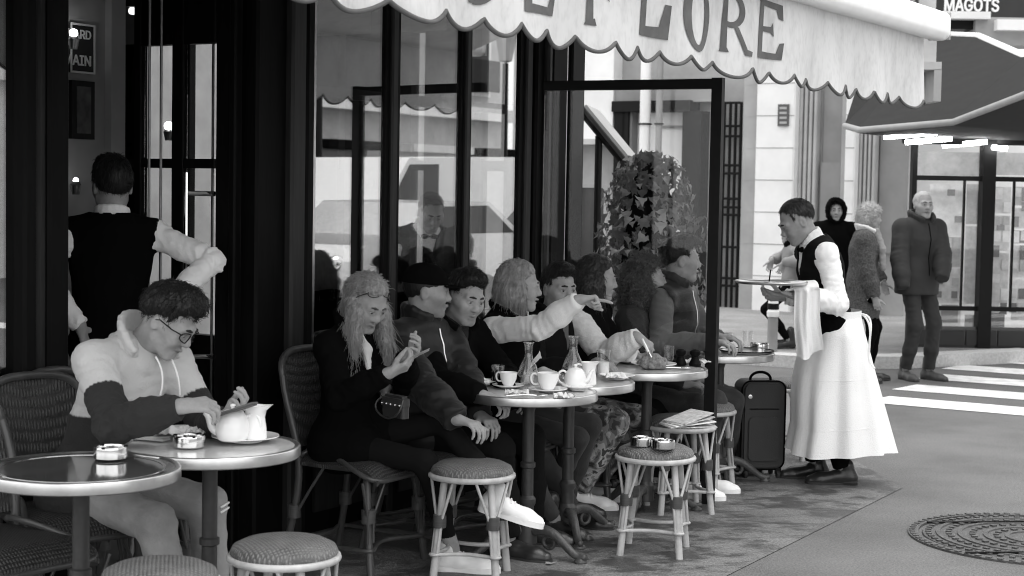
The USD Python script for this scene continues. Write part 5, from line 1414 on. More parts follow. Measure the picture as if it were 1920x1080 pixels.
def make_chair(label, loc, rz):
    t = thing('bistro_chair', label, 'chair', loc, rz, 'woven rattan bistro chairs')   # faces +y
    sq = sbox(-0.20, -0.20, 0.20, 0.20).buffer(-0.09).buffer(0.09, quad_segs=6)
    seat = prism(sq, 0.03, 0.435); 
    S = []
    xs = np.linspace(-0.205, 0.205, 13); ys = np.linspace(-0.19, 0.235, 16)
    gz_ = np.array([[V(x * (1 - 0.10 * (y < 0) * (-y) / 0.2), y, 0.462 + 0.006 * math.cos(x * 6) - 0.05 * max(0, (y - 0.15) / 0.085) ** 2 - 0.018 * max(0, (abs(x) - 0.14) / 0.065) ** 2) for x in xs] for y in ys])
    sm = gridmesh(gz_, gz_ - V(0, 0, 0.016)); sm.fix_normals()
    obj('seat', sm, M['weave_dark'], t, smooth=40)
    rimp = smoothpath([(-0.19, -0.19, 0.448), (-0.205, 0.12, 0.438), (-0.20, 0.215, 0.405), (-0.06, 0.238, 0.398), (0.06, 0.238, 0.398), (0.20, 0.215, 0.405), (0.205, 0.12, 0.438), (0.19, -0.19, 0.448)], 40)
    obj('seat_rim', tube(rimp, 0.011, 8), M['cane_brown'], t, smooth=True)
    for s in (-1, 1):
        fl_ = obj('leg', tube([(s * 0.205, 0.21, 0), (s * 0.188, 0.18, 0.22), (s * 0.18, 0.165, 0.44)], 0.0165, 12), M['cane_brown'], t, smooth=50)
        for dx in (-1, 1):
            obj('brace', tube([(s * 0.192 + dx * 0.02, 0.198, 0.14), (s * 0.188 + dx * 0.02, 0.195, 0.25), (s * 0.18 + dx * 0.085, 0.205, 0.40)], 0.0065, 8), M['cane_brown'], fl_, smooth=True)
        obj('binding', lathe([(0.0, -0.028), (0.03, -0.028), (0.03, 0.028), (0.0, 0.028)], 16, (s * 0.1875, 0.183, 0.25)), M['cane_dark'], fl_, smooth=30)
        rp = smoothpath([(s * 0.20, -0.25, 0), (s * 0.185, -0.205, 0.22), (s * 0.18, -0.185, 0.44), (s * 0.195, -0.215, 0.62), (s * 0.185, -0.27, 0.80)], 16)
        rl = obj('leg', tube(rp, 0.0155, 12), M['cane_brown'], t, smooth=50)
        obj('brace', tube([(s * 0.187, -0.19, 0.22), (s * 0.185, -0.12, 0.33), (s * 0.185, -0.05, 0.43)], 0.0065, 8), M['cane_brown'], rl, smooth=True)
        obj('binding', lathe([(0.0, -0.028), (0.028, -0.028), (0.028, 0.028), (0.0, 0.028)], 16, (s * 0.186, -0.203, 0.23)), M['cane_dark'], rl, smooth=30)
    bp = smoothpath([(-0.185, -0.27, 0.80), (-0.15, -0.295, 0.875), (0, -0.305, 0.905), (0.15, -0.295, 0.875), (0.185, -0.27, 0.80)], 18)
    obj('back_rail', tube(bp, 0.0155, 12), M['cane_brown'], t, smooth=True)
    zs = np.linspace(0.50, 0.895, 12)
    bg = []
    for z in zs:
        w_ = 0.188 if z < 0.80 else 0.188 * math.sqrt(max(0.02, 1 - ((z - 0.80) / 0.103) ** 2))
        yb_ = np.interp(z, [0.44, 0.62, 0.80, 0.905], [-0.185, -0.215, -0.27, -0.305])
        bg.append([V(w_ * q, yb_ - 0.012 * (1 - q * q), z) for q in np.linspace(-1, 1, 11)])
    bg = np.array(bg)
    bm_ = gridmesh(bg, bg - V(0, 0.010, 0)); bm_.fix_normals()
    obj('backrest', bm_, M['weave_dark'], t, smooth=40)
    obj('foot_ring', tube(smoothpath([(-0.20, -0.24, 0.10), (-0.205, 0.0, 0.105), (-0.20, 0.21, 0.11), (0, 0.13, 0.11), (0.20, 0.21, 0.11), (0.205, 0.0, 0.105), (0.20, -0.24, 0.10), (0, -0.17, 0.105)], 48, True), 0.0095, 8), M['cane_brown'], t, smooth=True)
    return t
CHG = 'woven rattan bistro chairs'

def make_table(label, loc, rz=0.0, top='marble', name='pedestal_table', ring=False):
    t = thing(name, label, 'table', loc, rz, 'round pedestal tables on the terrace')
    tp = obj('table_top', lathe([(0.0, 0.730), (0.272 if ring else 0.288, 0.730), (0.290, 0.7295), (0.290, 0.700), (0.0, 0.698)], 72), M[top], t, smooth=40)
    if ring: obj('inlay', lathe([(0.246, 0.7302), (0.246, 0.7312), (0.256, 0.7312), (0.256, 0.7302)], 72), M['chrome'], tp, smooth=40)
    obj('rim', lathe([(0.283, 0.7305), (0.290, 0.7345), (0.298, 0.7345), (0.302, 0.730), (0.303, 0.700), (0.299, 0.6955), (0.288, 0.6955), (0.288, 0.699)], 72), M['steel'], t, smooth=50)
    obj('column', lathe([(0.0, 0.698), (0.10, 0.698), (0.10, 0.690), (0.035, 0.672), (0.026, 0.64), (0.026, 0.42), (0.034, 0.415), (0.034, 0.395), (0.026, 0.39), (0.027, 0.27), (0.038, 0.255), (0.038, 0.235), (0.03, 0.22), (0.032, 0.16), (0.045, 0.14), (0.048, 0.06), (0.0, 0.05)], 28), M['tableleg'], t, smooth=30)
    for j in range(3):
        a = j * 2 * math.pi / 3
        pr = smoothpath([(0.03, 0, 0.115), (0.09, 0, 0.125), (0.16, 0, 0.10), (0.23, 0, 0.045), (0.275, 0, 0.026), (0.30, 0, 0.032)], 16)
        ft = tube(pr, np.linspace(0.026, 0.015, 16), 10)
        sc = [torus(0.028, 0.009, 0, 16, 6)]
        sc[0].apply_transform(trimesh.transformations.rotation_matrix(math.pi / 2, (1, 0, 0))); sc[0].apply_translation((0.115, 0, 0.075))
        pad = lathe([(0.0, 0.0), (0.028, 0.0), (0.03, 0.012), (0.016, 0.028), (0, 0.03)], 14, (0.275, 0, 0))
        fo = obj('foot', moved(ft, rz=a), M['iron_worn'], t, smooth=True)
        obj('scroll', moved(sc[0], rz=a), M['iron_worn'], fo, smooth=True)
        obj('pad', moved(pad, rz=a), M['iron_worn'], fo, smooth=True)
    return t
TBL = 0.7305
tc = lambda px, py: G(px, py, TBL) * V(1, 1, 0)
T0, T1, T2, T3, T4, T5 = tc(152, 877), tc(394, 835), tc(992, 733), tc(1214, 690), tc(1068, 714), tc(1350, 660)
make_table('table with a dark reflecting top at the lower left', T0, 0.4, 'table_dark', ring=True)
tb1 = make_table('pale round table in front of the young man in the hooded jacket', T1, 0.9)
TG = 'round pedestal tables on the terrace'
dup(tb1, 'middle round table crowded with carafes, cups and a teapot', T2, -0.55)
dup(tb1, 'round table with the brown pastry beside the black screen post', T3, 0.2)
dup(tb1, 'round table mostly hidden behind the one with the carafes', T4, 0.7)
dup(tb1, 'farthest round table, behind the black screen post', T5, 0.1)

# ------------------------------------------------------------------ crockery and small things
def on(px, py, z=TBL + 0.004): return G(px, py, z)
def ashtray(label, loc, rz=0.0, grp='round metal ashtrays'):
    t = thing('ashtray', label, 'ashtray', loc, rz, grp)
    obj('bowl', lathe([(0.0, 0.004), (0.046, 0.0), (0.052, 0.004), (0.053, 0.034), (0.050, 0.040), (0.046, 0.040), (0.044, 0.036), (0.043, 0.012), (0.0, 0.010)], 40), M['chrome'], t, smooth=35)
    for j in range(3):
        a = j * 2.1
        obj('notch', moved(moved(bx(-0.006, 0.006, -0.005, 0.005, 0.037, 0.0425), (0.047, 0, 0)), rz=a), M['iron'], t)
    return t
a0_ = ashtray('metal ashtray on the dark reflecting table', on(207, 860), 0.3)
dup(a0_, 'metal ashtray at the front edge of the young man\'s table', on(355, 838), 1.0)
sz = 0.486
dup(a0_, 'left of the two metal ashtrays on the stool', G(1204, 836, sz), 0.2)
dup(a0_, 'right of the two metal ashtrays on the stool', G(1243, 841, sz), 1.3)
dup(a0_, 'metal ashtray on the farthest table', on(1424, 657), 0.5)

def plate(label, loc, r=0.11, cat='plate', name='plate'):
    t = thing(name, label, cat, loc)
    obj('dish', lathe([(0.0, 0.004), (r * 0.55, 0.004), (r * 0.62, 0.007), (r, 0.018), (r * 1.0, 0.021), (r * 0.6, 0.011), (0.0, 0.008)], 48), M['china'], t, smooth=40)
    obj('foot_ring', torus(r * 0.5, 0.003, 0.003, 32, 6), M['china'], t, smooth=True)
    return t
def cup(label, loc, rz=0.0, s=1.0, saucer=True):
    t = thing('coffee_cup', label, 'cup', loc, rz)
    z0 = 0.010 if saucer else 0.0
    if saucer: obj('saucer', lathe([(0.0, 0.002), (0.035 * s, 0.0), (0.045 * s, 0.003), (0.075 * s, 0.013), (0.075 * s, 0.016), (0.044 * s, 0.008), (0.0, 0.007)], 40), M['china'], t, smooth=40)
    obj('bowl', lathe([(0.0, z0), (0.022 * s, z0), (0.026 * s, z0 + 0.006), (0.037 * s, z0 + 0.03 * s), (0.042 * s, z0 + 0.062 * s), (0.040 * s, z0 + 0.063 * s), (0.034 * s, z0 + 0.03 * s), (0.02 * s, z0 + 0.008), (0.0, z0 + 0.007)], 36), M['china'], t, smooth=40)
    obj('handle', tube(smoothpath([(0.039 * s, 0, z0 + 0.052 * s), (0.062 * s, 0, z0 + 0.054 * s), (0.066 * s, 0, z0 + 0.034 * s), (0.036 * s, 0, z0 + 0.020 * s)], 12), 0.0042 * s, 8), M['china'], t, smooth=True)
    obj('drink', lathe([(0.0, z0 + 0.050 * s), (0.0385 * s, z0 + 0.050 * s), (0.0385 * s, z0 + 0.049 * s)], 24), M['coffee'], t)
    return t
def carafe(label, loc, s=1.0):
    t = thing('water_carafe', label, 'carafe', loc)
    pr = [(0.0, 0.004), (0.048, 0.003), (0.052, 0.010), (0.050, 0.05), (0.036, 0.09), (0.020, 0.122), (0.0165, 0.145), (0.018, 0.175), (0.0225, 0.192)]
    pr = [(r * s, z * s) for r, z in pr]
    obj('bottle', lathe(pr, 40), M['glassware'], t, smooth=True)
    obj('lip', torus(0.0225 * s, 0.0022, 0.192 * s, 28, 6), M['glassware'], t, smooth=True)
    w = [(0.0, 0.008), (0.045, 0.008), (0.0485, 0.013), (0.0475, 0.045), (0.0, 0.0452)]
    obj('water_line', lathe([(0.0, 0.052 * s), (0.0485 * s, 0.052 * s), (0.0485 * s, 0.0505 * s), (0.0, 0.0505 * s)], 32), M['glassware'], t, smooth=30)
    return t
def tumbler(label, loc, h=0.085, r=0.032, fill=None, fm='milk'):
    t = thing('glass_tumbler', label, 'glass', loc)
    obj('glass', lathe([(0.0, 0.004), (r * 0.78, 0.002), (r * 0.82, 0.006), (r, h)], 32), M['glassware'], t, smooth=40)
    obj('lip', torus(r - 0.001, 0.0015, h, 28, 6), M['glassware'], t, smooth=True)
    if fill: obj('drink', lathe([(0.0, 0.009), (r * 0.80, 0.009), (r * (0.82 + 0.17 * fill) - 0.0025, h * fill), (0.0, h * fill)], 28), M[fm], t, smooth=40)
    return t
def teapot(label, loc, rz=0.0, s=1.0):
    t = thing('teapot', label, 'teapot', loc, rz, sc=s)
    obj('pot', lathe([(0.0, 0.0), (0.042, 0.0), (0.052, 0.008), (0.058, 0.03), (0.056, 0.06), (0.050, 0.082), (0.040, 0.094), (0.0, 0.095)], 40), M['china'], t, smooth=40)
    lid = obj('lid', lathe([(0.041, 0.092), (0.036, 0.100), (0.018, 0.106), (0.006, 0.108), (0.006, 0.113), (0.010, 0.118), (0.008, 0.124), (0.0, 0.126)], 28), M['china'], t, smooth=40)
    obj('handle', tube(smoothpath([(-0.047, 0, 0.080), (-0.078, 0, 0.086), (-0.092, 0, 0.062), (-0.084, 0, 0.034), (-0.053, 0, 0.022)], 16), 0.0062, 8), M['china'], t, smooth=True)
    obj('spout', tube(smoothpath([(0.045, 0, 0.030), (0.072, 0, 0.050), (0.084, 0, 0.082), (0.096, 0, 0.094)], 12), np.linspace(0.016, 0.0075, 12), 10), M['china'], t, smooth=True)
    return t
def jug(label, loc, rz=0.0, s=1.0):
    t = thing('milk_jug', label, 'jug', loc, rz, sc=s)
    pr = np.array([(0.0, 0.0), (0.034, 0.0), (0.040, 0.006), (0.038, 0.04), (0.033, 0.075), (0.034, 0.098), (0.040, 0.114), (0.037, 0.114), (0.031, 0.098), (0.030, 0.07), (0.0, 0.068)])
    m = lathe(pr, 36); v = np.array(m.vertices)
    k = np.clip((v[:, 2] - 0.09) / 0.024, 0, 1) * np.clip(v[:, 0] / 0.036, 0, 1) ** 6
    v[:, 0] += 0.020 * k; v[:, 2] += 0.004 * k
    obj('pot', tri(v, m.faces), M['china'], t, smooth=40)
    obj('handle', tube(smoothpath([(-0.033, 0, 0.098), (-0.060, 0, 0.100), (-0.064, 0, 0.066), (-0.038, 0, 0.036)], 14), 0.0052, 8), M['china'], t, smooth=True)
    return t
def napkin(label, loc, seed, s=0.09, name='napkin', h=0.03):
    n = 26; g = np.stack(np.meshgrid(np.linspace(-1, 1, n), np.linspace(-1, 1, n), indexing='ij'), -1)
    p = np.concatenate([g * s, np.zeros((n, n, 1))], -1)
    z = np.abs(meshkit.fbm(np.concatenate([g * 1.9 + seed, np.full((n, n, 1), seed * 1.3)], -1), 4, seed) - 0.45) * h * 2.4 + 0.002
    p[..., 2] = z; p[..., :2] *= (0.8 + 0.35 * meshkit.noise(np.concatenate([g * 1.3 + 9 * seed, np.zeros((n, n, 1))], -1), seed))[..., None]
    m = gridmesh(p, p - V(0, 0, 0.0012)); m.fix_normals()
    return obj(name, moved(m, loc), M['paper'], None, smooth=40, label=label, cat='napkin')
def flat(name, label, cat, loc, rz, sx, sy, th, m):
    return obj(name, moved(rbox(sx, sy, th, min(0.004, sx * .1)), loc, rz), m, None, label=label, cat=cat)
def cutlery(label, loc, rz, L=0.17):
    t = thing('spoon', label, 'spoon', loc, rz)
    obj('stem', tube([(-L * .5, 0, 0.006), (0, 0, 0.009), (L * .3, 0, 0.005)], [0.004, 0.0025, 0.003], 8), M['chrome'], t, smooth=True)
    b = trimesh.creation.icosphere(2, 1.0); b.vertices *= V(0.026, 0.016, 0.005); b.apply_translation((L * .3 + 0.024, 0, 0.006)); obj('bowl', b, M['chrome'], t, smooth=True)

# young man's table
plate('oval white plate with crumpled napkin on the young man\'s table', on(352, 815), 0.105)
napkin('crumpled white napkin on the plate beside the teapot', on(345, 812, TBL + 0.024), 2, 0.07, h=0.045)
napkin('small crumpled wrapper between napkin plate and teapot', on(392, 808, TBL + 0.004), 6, 0.035, h=0.06)
flat('receipt', 'long folded paper lying along the left edge of the young man\'s table', 'paper', on(275, 823), -0.35, 0.16, 0.05, 0.006, M['paper'])
plate('flat saucer under teapot and jug on the young man\'s table', on(460, 827), 0.115, 'saucer', 'saucer')
teapot('white teapot beside the tall jug on the young man\'s table', on(436, 826, TBL + 0.016), math.pi * 1.02, 1.0)
jug('tall white milk jug with its lip to the right on the young man\'s table', on(478, 824, TBL + 0.016), -0.1, 1.02)
# middle table
plate('white plate with scraps at the left edge of the middle table', on(903, 721), 0.07)
napkin('torn paper napkin on the left plate of the middle table', on(897, 719, TBL + 0.02), 3, 0.055)
tumbler('small clear glass at the left of the middle table', on(933, 722), 0.088, 0.030)
cup('white cup close to the small glass on the middle table', on(953, 727), 2.6, 0.95)
carafe('left of the two glass carafes on the middle table', on(990, 722))
cup('big white cup with saucer at the front of the middle table', on(1027, 734), 2.9, 1.15)
teapot('white teapot with its handle to the left on the middle table', on(1078, 727), 0.15, 0.85)
carafe('right of the two glass carafes, behind the white teapot', on(1074, 712), 1.05)
jug('slim white lidded pot right of the teapot on the middle table', on(1103, 722), 0.2, 0.92)
plate('round white saucer lying under the teapot of the middle table', on(1083, 731), 0.07, 'saucer', 'saucer')
napkin('loose white napkin in the centre of the middle table', on(968, 738), 5, 0.05)
napkin('crumpled napkin at the front right of the middle table', on(1060, 745), 8, 0.045)
cutlery('spoon lying at the front of the middle table', on(985, 744), 0.3)
# hidden table
tumbler('tall glass with milky drink on the half hidden table', on(1131, 706), 0.125, 0.033, 0.55)
plate('white plate at the right edge of the half hidden table', on(1157, 710), 0.085)
napkin('paper napkin on the right plate of the half hidden table', on(1155, 708, TBL + 0.02), 4, 0.05)
# pastry table
cup('white cup on the pastry table', on(1181, 680), 2.7, 1.05)
pp = plate('white plate under the brown pastry', on(1226, 688), 0.115)
S_ = Sdf_(); S_.ell((0, 0, 0.012), (0.085, 0.07, 0.038), k=.02); S_.ell((0.0, 0, 0.045), (0.045, 0.04, 0.025), k=.03); S_.disp(noisefold(0.022, 26, 3, (1, 1, 1)))
obj('pastry', moved(nets(S_, 0.006), on(1224, 686, TBL + 0.016)), M['cake'], None, smooth=True, label='mound of crumbly brown pastry on a white plate', cat='pastry')
cutlery('spoon pushed into the brown pastry plate', on(1262, 692), 0.2, 0.14)
tumbler('small clear glass behind the brown pastry', on(1254, 676), 0.075, 0.030)
for i, (px, py) in enumerate(((1276, 685), (1303, 686))):
    t = thing('pepper_mill', ('left', 'right')[i] + ' one of two squat dark mills on the pastry table', 'pepper mill', on(px, py))
    obj('base', lathe([(0.0, 0.0), (0.030, 0.0), (0.031, 0.012), (0.020, 0.035), (0.018, 0.046), (0.0, 0.046)], 24), M['wood_dark'], t, smooth=30)
    obj('knob', lathe([(0.0, 0.046), (0.016, 0.047), (0.027, 0.060), (0.027, 0.074), (0.016, 0.084), (0.0, 0.086)], 24), M['wood_dark'], t, smooth=40)
napkin('white napkin behind the dark mills on the pastry table', on(1308, 681), 9, 0.06)
# farthest table
plate('wide white platter left on the farthest table', on(1283, 652), 0.14)
plate('second white plate stacked at the far table behind the post', on(1318, 652, TBL + 0.02), 0.10)
cup('white cup on the platter of the farthest table', on(1306, 645, TBL + 0.022), 2.6, 1.1, False)
t = thing('serving_tray', 'flat metal tray with dark rim on the farthest table', 'tray', on(1400, 660))
obj('tray', lathe([(0.0, 0.0), (0.145, 0.0), (0.15, 0.010), (0.147, 0.010), (0.142, 0.004), (0.0, 0.004)], 40), M['steel'], t, smooth=40)
obj('rim', torus(0.149, 0.004, 0.010, 40, 6), M['iron'], t, smooth=True)
t = thing('mustard_jar', 'small jar with dark band on the farthest table', 'jar', on(1365, 644))
obj('jar', lathe([(0.0, 0.0), (0.026, 0.0), (0.027, 0.05), (0.0, 0.05)], 24), M['china'], t, smooth=30); obj('band', lathe([(0.0268, 0.012), (0.0285, 0.012), (0.0285, 0.034), (0.0268, 0.034)], 24), M['iron'], t); obj('lid', lathe([(0.0, 0.05), (0.028, 0.05), (0.028, 0.062), (0.0, 0.063)], 24), M['china'], t, smooth=30)
tumbler('clear tumbler right of the small jar on the farthest table', on(1402, 650), 0.09, 0.032)
tumbler('clear tumbler left of the small jar on the farthest table', on(1342, 650), 0.10, 0.034)
# things on the stool with papers
st2 = G(1290, 798, 0.490)
for i in range(4):
    pp_ = rbox(0.24 - 0.02 * i, 0.17, 0.005, 0.004)
    v = np.array(pp_.vertices); v[:, 2] += 0.9 * (v[:, 0] / 0.24 + 0.5) ** 2 * 0.022 * i; 
    obj('folded_paper', moved(tri(v, pp_.faces), st2 + V(0.0, 0.0, 0.006 * i), 0.25 + 0.12 * i), M['print' if i != 1 else 'paper'], None,
        label=('lowest sheet of the folded papers on the stool', 'second sheet of the papers on the stool, blank and white', 'third sheet of the folded papers on the stool', 'topmost curled sheet of the papers on the stool')[i], cat='newspaper')
# leaf on the ground
lf = G(1022, 1060)
m = ivy_leaf(V(0, 0, 0), Z_, V(1, 0.2, 0), 0.055); v = np.array(m.vertices); v[:, 2] = np.abs(v[:, 2]) * 0.6 + 0.004
obj('fallen_leaf', moved(tri(v, m.faces), lf + V(0, 0, 0.004)), mat('dry_leaf', 0.28, 0.8, 0.2, 40), None, smooth=False, label='pale dry fallen leaf on the pavement before the table foot', cat='leaf')

# ------------------------------------------------------------------ suitcase
sc0 = G(1421, 893)
sk = thing('suitcase', 'dark grey upright cabin suitcase on wheels beside the waiter', 'suitcase', sc0, math.radians(8))
W_, D_, H_ = 0.25, 0.19, 0.50
sh_ = sbox(-W_ / 2, 0, W_ / 2, H_).buffer(-0.05).buffer(0.05, quad_segs=6)
def upr(poly, y0, y1):
    m = prism(poly, y1 - y0); m.apply_transform(frame4((0, y1, 0.055), (1, 0, 0), (0, 0, 1), (0, -1, 0))); m.fix_normals(); return m
obj('shell', upr(sh_, -D_ / 2 + 0.02, D_ / 2), M['nylon_grey'], sk, smooth=40)
obj('front_panel', upr(sh_.buffer(-0.012), -D_ / 2, -D_ / 2 + 0.02), M['nylon_grey'], sk, smooth=40)
obj('piping', tube([V(x, -D_ / 2 + 0.018, z + 0.055) for x, z in np.array(sh_.buffer(0.002).exterior.coords)], 0.005, 6), M['cloth_black'], sk, smooth=True)
obj('front_pocket', upr(sbox(-W_ / 2 + 0.035, 0.05, W_ / 2 - 0.035, 0.30).buffer(-0.03).buffer(0.03), -D_ / 2 - 0.012, -D_ / 2), M['nylon_grey'], sk, smooth=40)
obj('zip', tube([(-0.085, -D_ / 2 - 0.002, 0.40), (0.085, -D_ / 2 - 0.002, 0.40)], 0.004, 6), M['iron'], sk)
obj('side_handle', tube(smoothpath([(-W_ / 2 - 0.002, 0, 0.26), (-W_ / 2 - 0.028, 0, 0.28), (-W_ / 2 - 0.028, 0, 0.40), (-W_ / 2 - 0.002, 0, 0.42)], 12), 0.009, 8), M['cloth_black'], sk, smooth=True)
obj('top_handle', tube(smoothpath([(-0.06, 0, H_ + 0.05), (-0.05, 0, H_ + 0.082), (0.05, 0, H_ + 0.082), (0.06, 0, H_ + 0.05)], 12), 0.008, 8), M['cloth_black'], sk, smooth=True)
obj('badge', moved(lathe([(0.0, 0), (0.012, 0), (0.012, 0.004), (0, 0.005)], 16), M=frame4((-0.085, -D_ / 2 - 0.0, 0.47), (1, 0, 0), (0, 0, 1), (0, -1, 0))), M['chrome'], sk)
for x in (-1, 1):
    for y in (-1, 1):
        w = lathe([(0.0, -0.009), (0.021, -0.009), (0.024, -0.005), (0.024, 0.005), (0.021, 0.009), (0, 0.009)], 18); w.apply_transform(trimesh.transformations.rotation_matrix(math.pi / 2, (0, 1, 0)))
        wo = obj('wheel', moved(w, (x * 0.095, y * 0.07, 0.024)), M['rubber'], sk, smooth=40)
        obj('fork', moved(bx(-0.016, 0.016, -0.012, 0.012, 0.026, 0.060), (x * 0.095, y * 0.07, 0)), M['iron'], wo)
# ------------------------------------------------------------------ people
def nearface(s=1): return None
def gnd(px, py, z=0.0): return G(px, py, 0.085 + z) + 0
M['hoodie'] = usdkit.material(stage, '/World/Looks/hoodie_two_tone', {
    'gm': ('geometry', {}), 'sx': ('separate_xyz', {}), 'n': ('noise_texture', {'scale': 3.0}), 'ad': ('math', {'math_type': 'multiply_add', 'value2': 0.05}),
    'r': ('rgb_ramp', {'ramp': [(0.955, [0.022] * 3), (0.960, [0.36] * 3)]}), 'nb': ('noise_texture', {'scale': 160, 'detail': 3}), 'b': ('bump', {'strength': 0.3, 'distance': 0.01}),
    'p': ('principled_bsdf', {'roughness': 0.92, 'sheen_weight': 0.2})},
    [('gm.position', 'sx.vector'), ('gm.position', 'n.vector'), ('n.fac', 'ad.value1'), ('sx.z', 'ad.value3'), ('ad.value', 'r.fac'), ('r.color', 'p.base_color'), ('gm.position', 'nb.vector'), ('nb.fac', 'b.height'), ('b.normal', 'p.normal')], surface='p.BSDF')
M['camo'] = usdkit.material(stage, '/World/Looks/camouflage_cloth', {
    'tc': ('texture_coordinate', {}), 'n': ('noise_texture', {'scale': 16, 'detail': 2, 'distortion': 0.8}),
    'r': ('rgb_ramp', {'interpolate': False, 'ramp': [(0.0, [0.03] * 3), (0.42, [0.09] * 3), (0.50, [0.20] * 3), (0.57, [0.36] * 3), (0.66, [0.05] * 3)]}),
    'p': ('principled_bsdf', {'roughness': 0.9})}, [('tc.object', 'n.vector'), ('n.fac', 'r.fac'), ('r.color', 'p.base_color')], surface='p.BSDF')
M['hoodie_paint'] = mat('hooded_jacket_cloth', 0.52, 0.95, 0.06, 6, bump=0.3, bscale=160, attr='albedo')
M['hoodie_light'] = mat('hood_cloth', 0.52, 0.95, 0.06, 6, bump=0.3, bscale=160)
def two_tone(v, J):                                       # dark sleeves from the middle of the upper arm, dark hem band
    dark = np.zeros(len(v), bool)
    for s in 'RL':
        a, el, w = J['arms'][s]
        d = el - a; t = ((v - a) @ d) / (d @ d); q = np.linalg.norm(v - a - np.clip(t, 0, 1)[:, None] * d, axis=1)
        dark |= (t > 0.50) & (q < 0.085)
        d = w - el; t2 = np.clip(((v - el) @ d) / (d @ d), 0, 1); dark |= np.linalg.norm(v - el - t2[:, None] * d, axis=1) < 0.075
    dark |= v[:, 2] < 0.80
    return np.where(dark, 0.035, 1.0)
SN = dict(kind='sneaker', m=M['leather_white'], sole=M['leather_white'], lace=M['cloth_white'])
BS = dict(kind='shoe', m=M['leather_black'], sole=M['rubber'])
BT = dict(kind='boot', m=M['leather_black'], sole=M['rubber'])
def sl_pos(J, dx, dy, dz):                                # point in head coordinates
    return (J['H4'] @ V(dx, dy, dz, 1))[:3]
def glasses(J, name='glasses', up=0.0, m=None):
    ms = []
    for s in (-1, 1):
        r = [V(s * 0.033 + 0.024 * math.cos(a), 0.103 - 0.02 * abs(math.cos(a)) * (1 if s * math.cos(a) > 0 else 0.2), 0.0 + 0.019 * math.sin(a)) for a in np.linspace(0, 2 * np.pi, 25)]
        ms.append(tube(r, 0.0021, 6, False))
        ms.append(tube([V(s * 0.056, 0.088, 0.006), V(s * 0.078, 0.05, 0.006), V(s * 0.083, 0.0, 0.008), V(s * 0.080, -0.02, -0.006)], 0.0021, 6))
    ms.append(tube([V(-0.010, 0.1045, 0.005), V(0, 0.108, 0.008), V(0.010, 0.1045, 0.005)], 0.002, 6))
    g = cat_(ms)
    if up: g.apply_transform(trimesh.transformations.rotation_matrix(up, (1, 0, 0)))
    g.apply_transform(J['H4'])
    return obj(name, g, m or M['iron'], J['P'], smooth=True)

# --- 1 the young man in the hooded jacket
J = person('young man in two tone hooded jacket and glasses bent over his phone', W(318, 600, 5.72), -14, -36, 0, face=-24, lean=24, pelz=0.54, neckf=0.55, k=1.0, sface=-34,
    R=(W(338, 762, 5.38), V(-0.3, -0.5, -1), dict(d=V(0.75, 0.25, 0.05), pn=V(0.1, 0.5, -0.8), curl=(35, 45, 30), thumb=(0.7, 0.5, 0.5))),
    L=(W(408, 785, 5.62), V(0.2, 0.6, -1), dict(d=V(0.75, -0.15, 0.30), pn=V(-0.3, -0.2, 0.9), curl=(40, 50, 35), thumb=(0.6, 0.6, 0.6))),
    LR=(V((350 - 960) / FPX * 5.40, 5.40, 0.085), V(0.9, -0.5, 1), -20), LL=(V((402 - 960) / FPX * 5.66, 5.66, 0.085), V(1, 0, 1), -15),
    tops=[dict(name='hooded_jacket', m=M['hoodie_paint'], paint=two_tone, e=0.030, fold=0.016, ff=9, lap=0.12, puff=0.9, tw=1.0, fine=0.007,
               collar=dict(r=0.084, h=0.055, t=0.013, gap=1.0, flare=0.45, up=-0.012, m=M['hoodie_light']))],
    trousers=dict(m=M['denim_light'], e=0.012, fold=0.010), shoes=SN, hair=dict(kind='short', puff=0.020, top=0.018, line=0.006, amp=0.006, slope=0.62, temple=1.6, slen=0.020, lift=0.2), hmat=M['hair_dark'], fine=0.0042, seed=3, gaze=(0.0, 0.9, -0.45))
glasses(J)
hS = Sdf_(); b_ = J['NB'] - J['f'] * 0.075 + Z_ * 0.015; sd = J['r']
for q in np.linspace(-1, 1, 7): hS.ell(b_ + sd * q * 0.085 + J['f'] * 0.075 * abs(q) - Z_ * 0.02 * abs(q), (0.045, 0.045, 0.055), k=0.03)
hS.ell(b_ - J['f'] * 0.03 - Z_ * 0.045, (0.06, 0.06, 0.06), k=0.05); hS.disp(noisefold(0.016, 18, 4))
obj('hood', nets(hS, 0.006), M['hoodie_light'], J['P'], smooth=True)
for s_ in (-1, 1):
    c_ = J['NB'] + J['sf'] * 0.105 + J['srt'] * s_ * 0.035 - Z_ * 0.03
    obj('cord', tube(smoothpath([c_, c_ + J['sf'] * 0.03 - Z_ * 0.05, c_ + J['sf'] * 0.035 - Z_ * 0.13 + J['srt'] * s_ * 0.012], 10), 0.0035, 6), M['cloth_white'], J['P'], smooth=True)
# the torn knee of his jeans
kn = J['legs']['L'][1]
for dz in (0.0, 0.018):
    obj('torn_thread', tube(smoothpath([kn + V(0.058, -0.055, dz - 0.02), kn + V(0.075, -0.02, dz - 0.012), kn + V(0.072, 0.02, dz - 0.016)], 8), 0.004, 6), M['cloth_white'], J['P'], smooth=True)
ph = obj('phone', moved(rbox(0.072, 0.150, 0.010, 0.008), M=frame4(W(440, 766, 5.50), nrm((0.15, 0.9, -0.1)), nrm((0.93, -0.15, 0.33)), nrm(np.cross(nrm((0.15, 0.9, -0.1)), nrm((0.93, -0.15, 0.33)))))), M['cloth_grey'], None, label='slim phone held by the young man over the table', cat='phone')

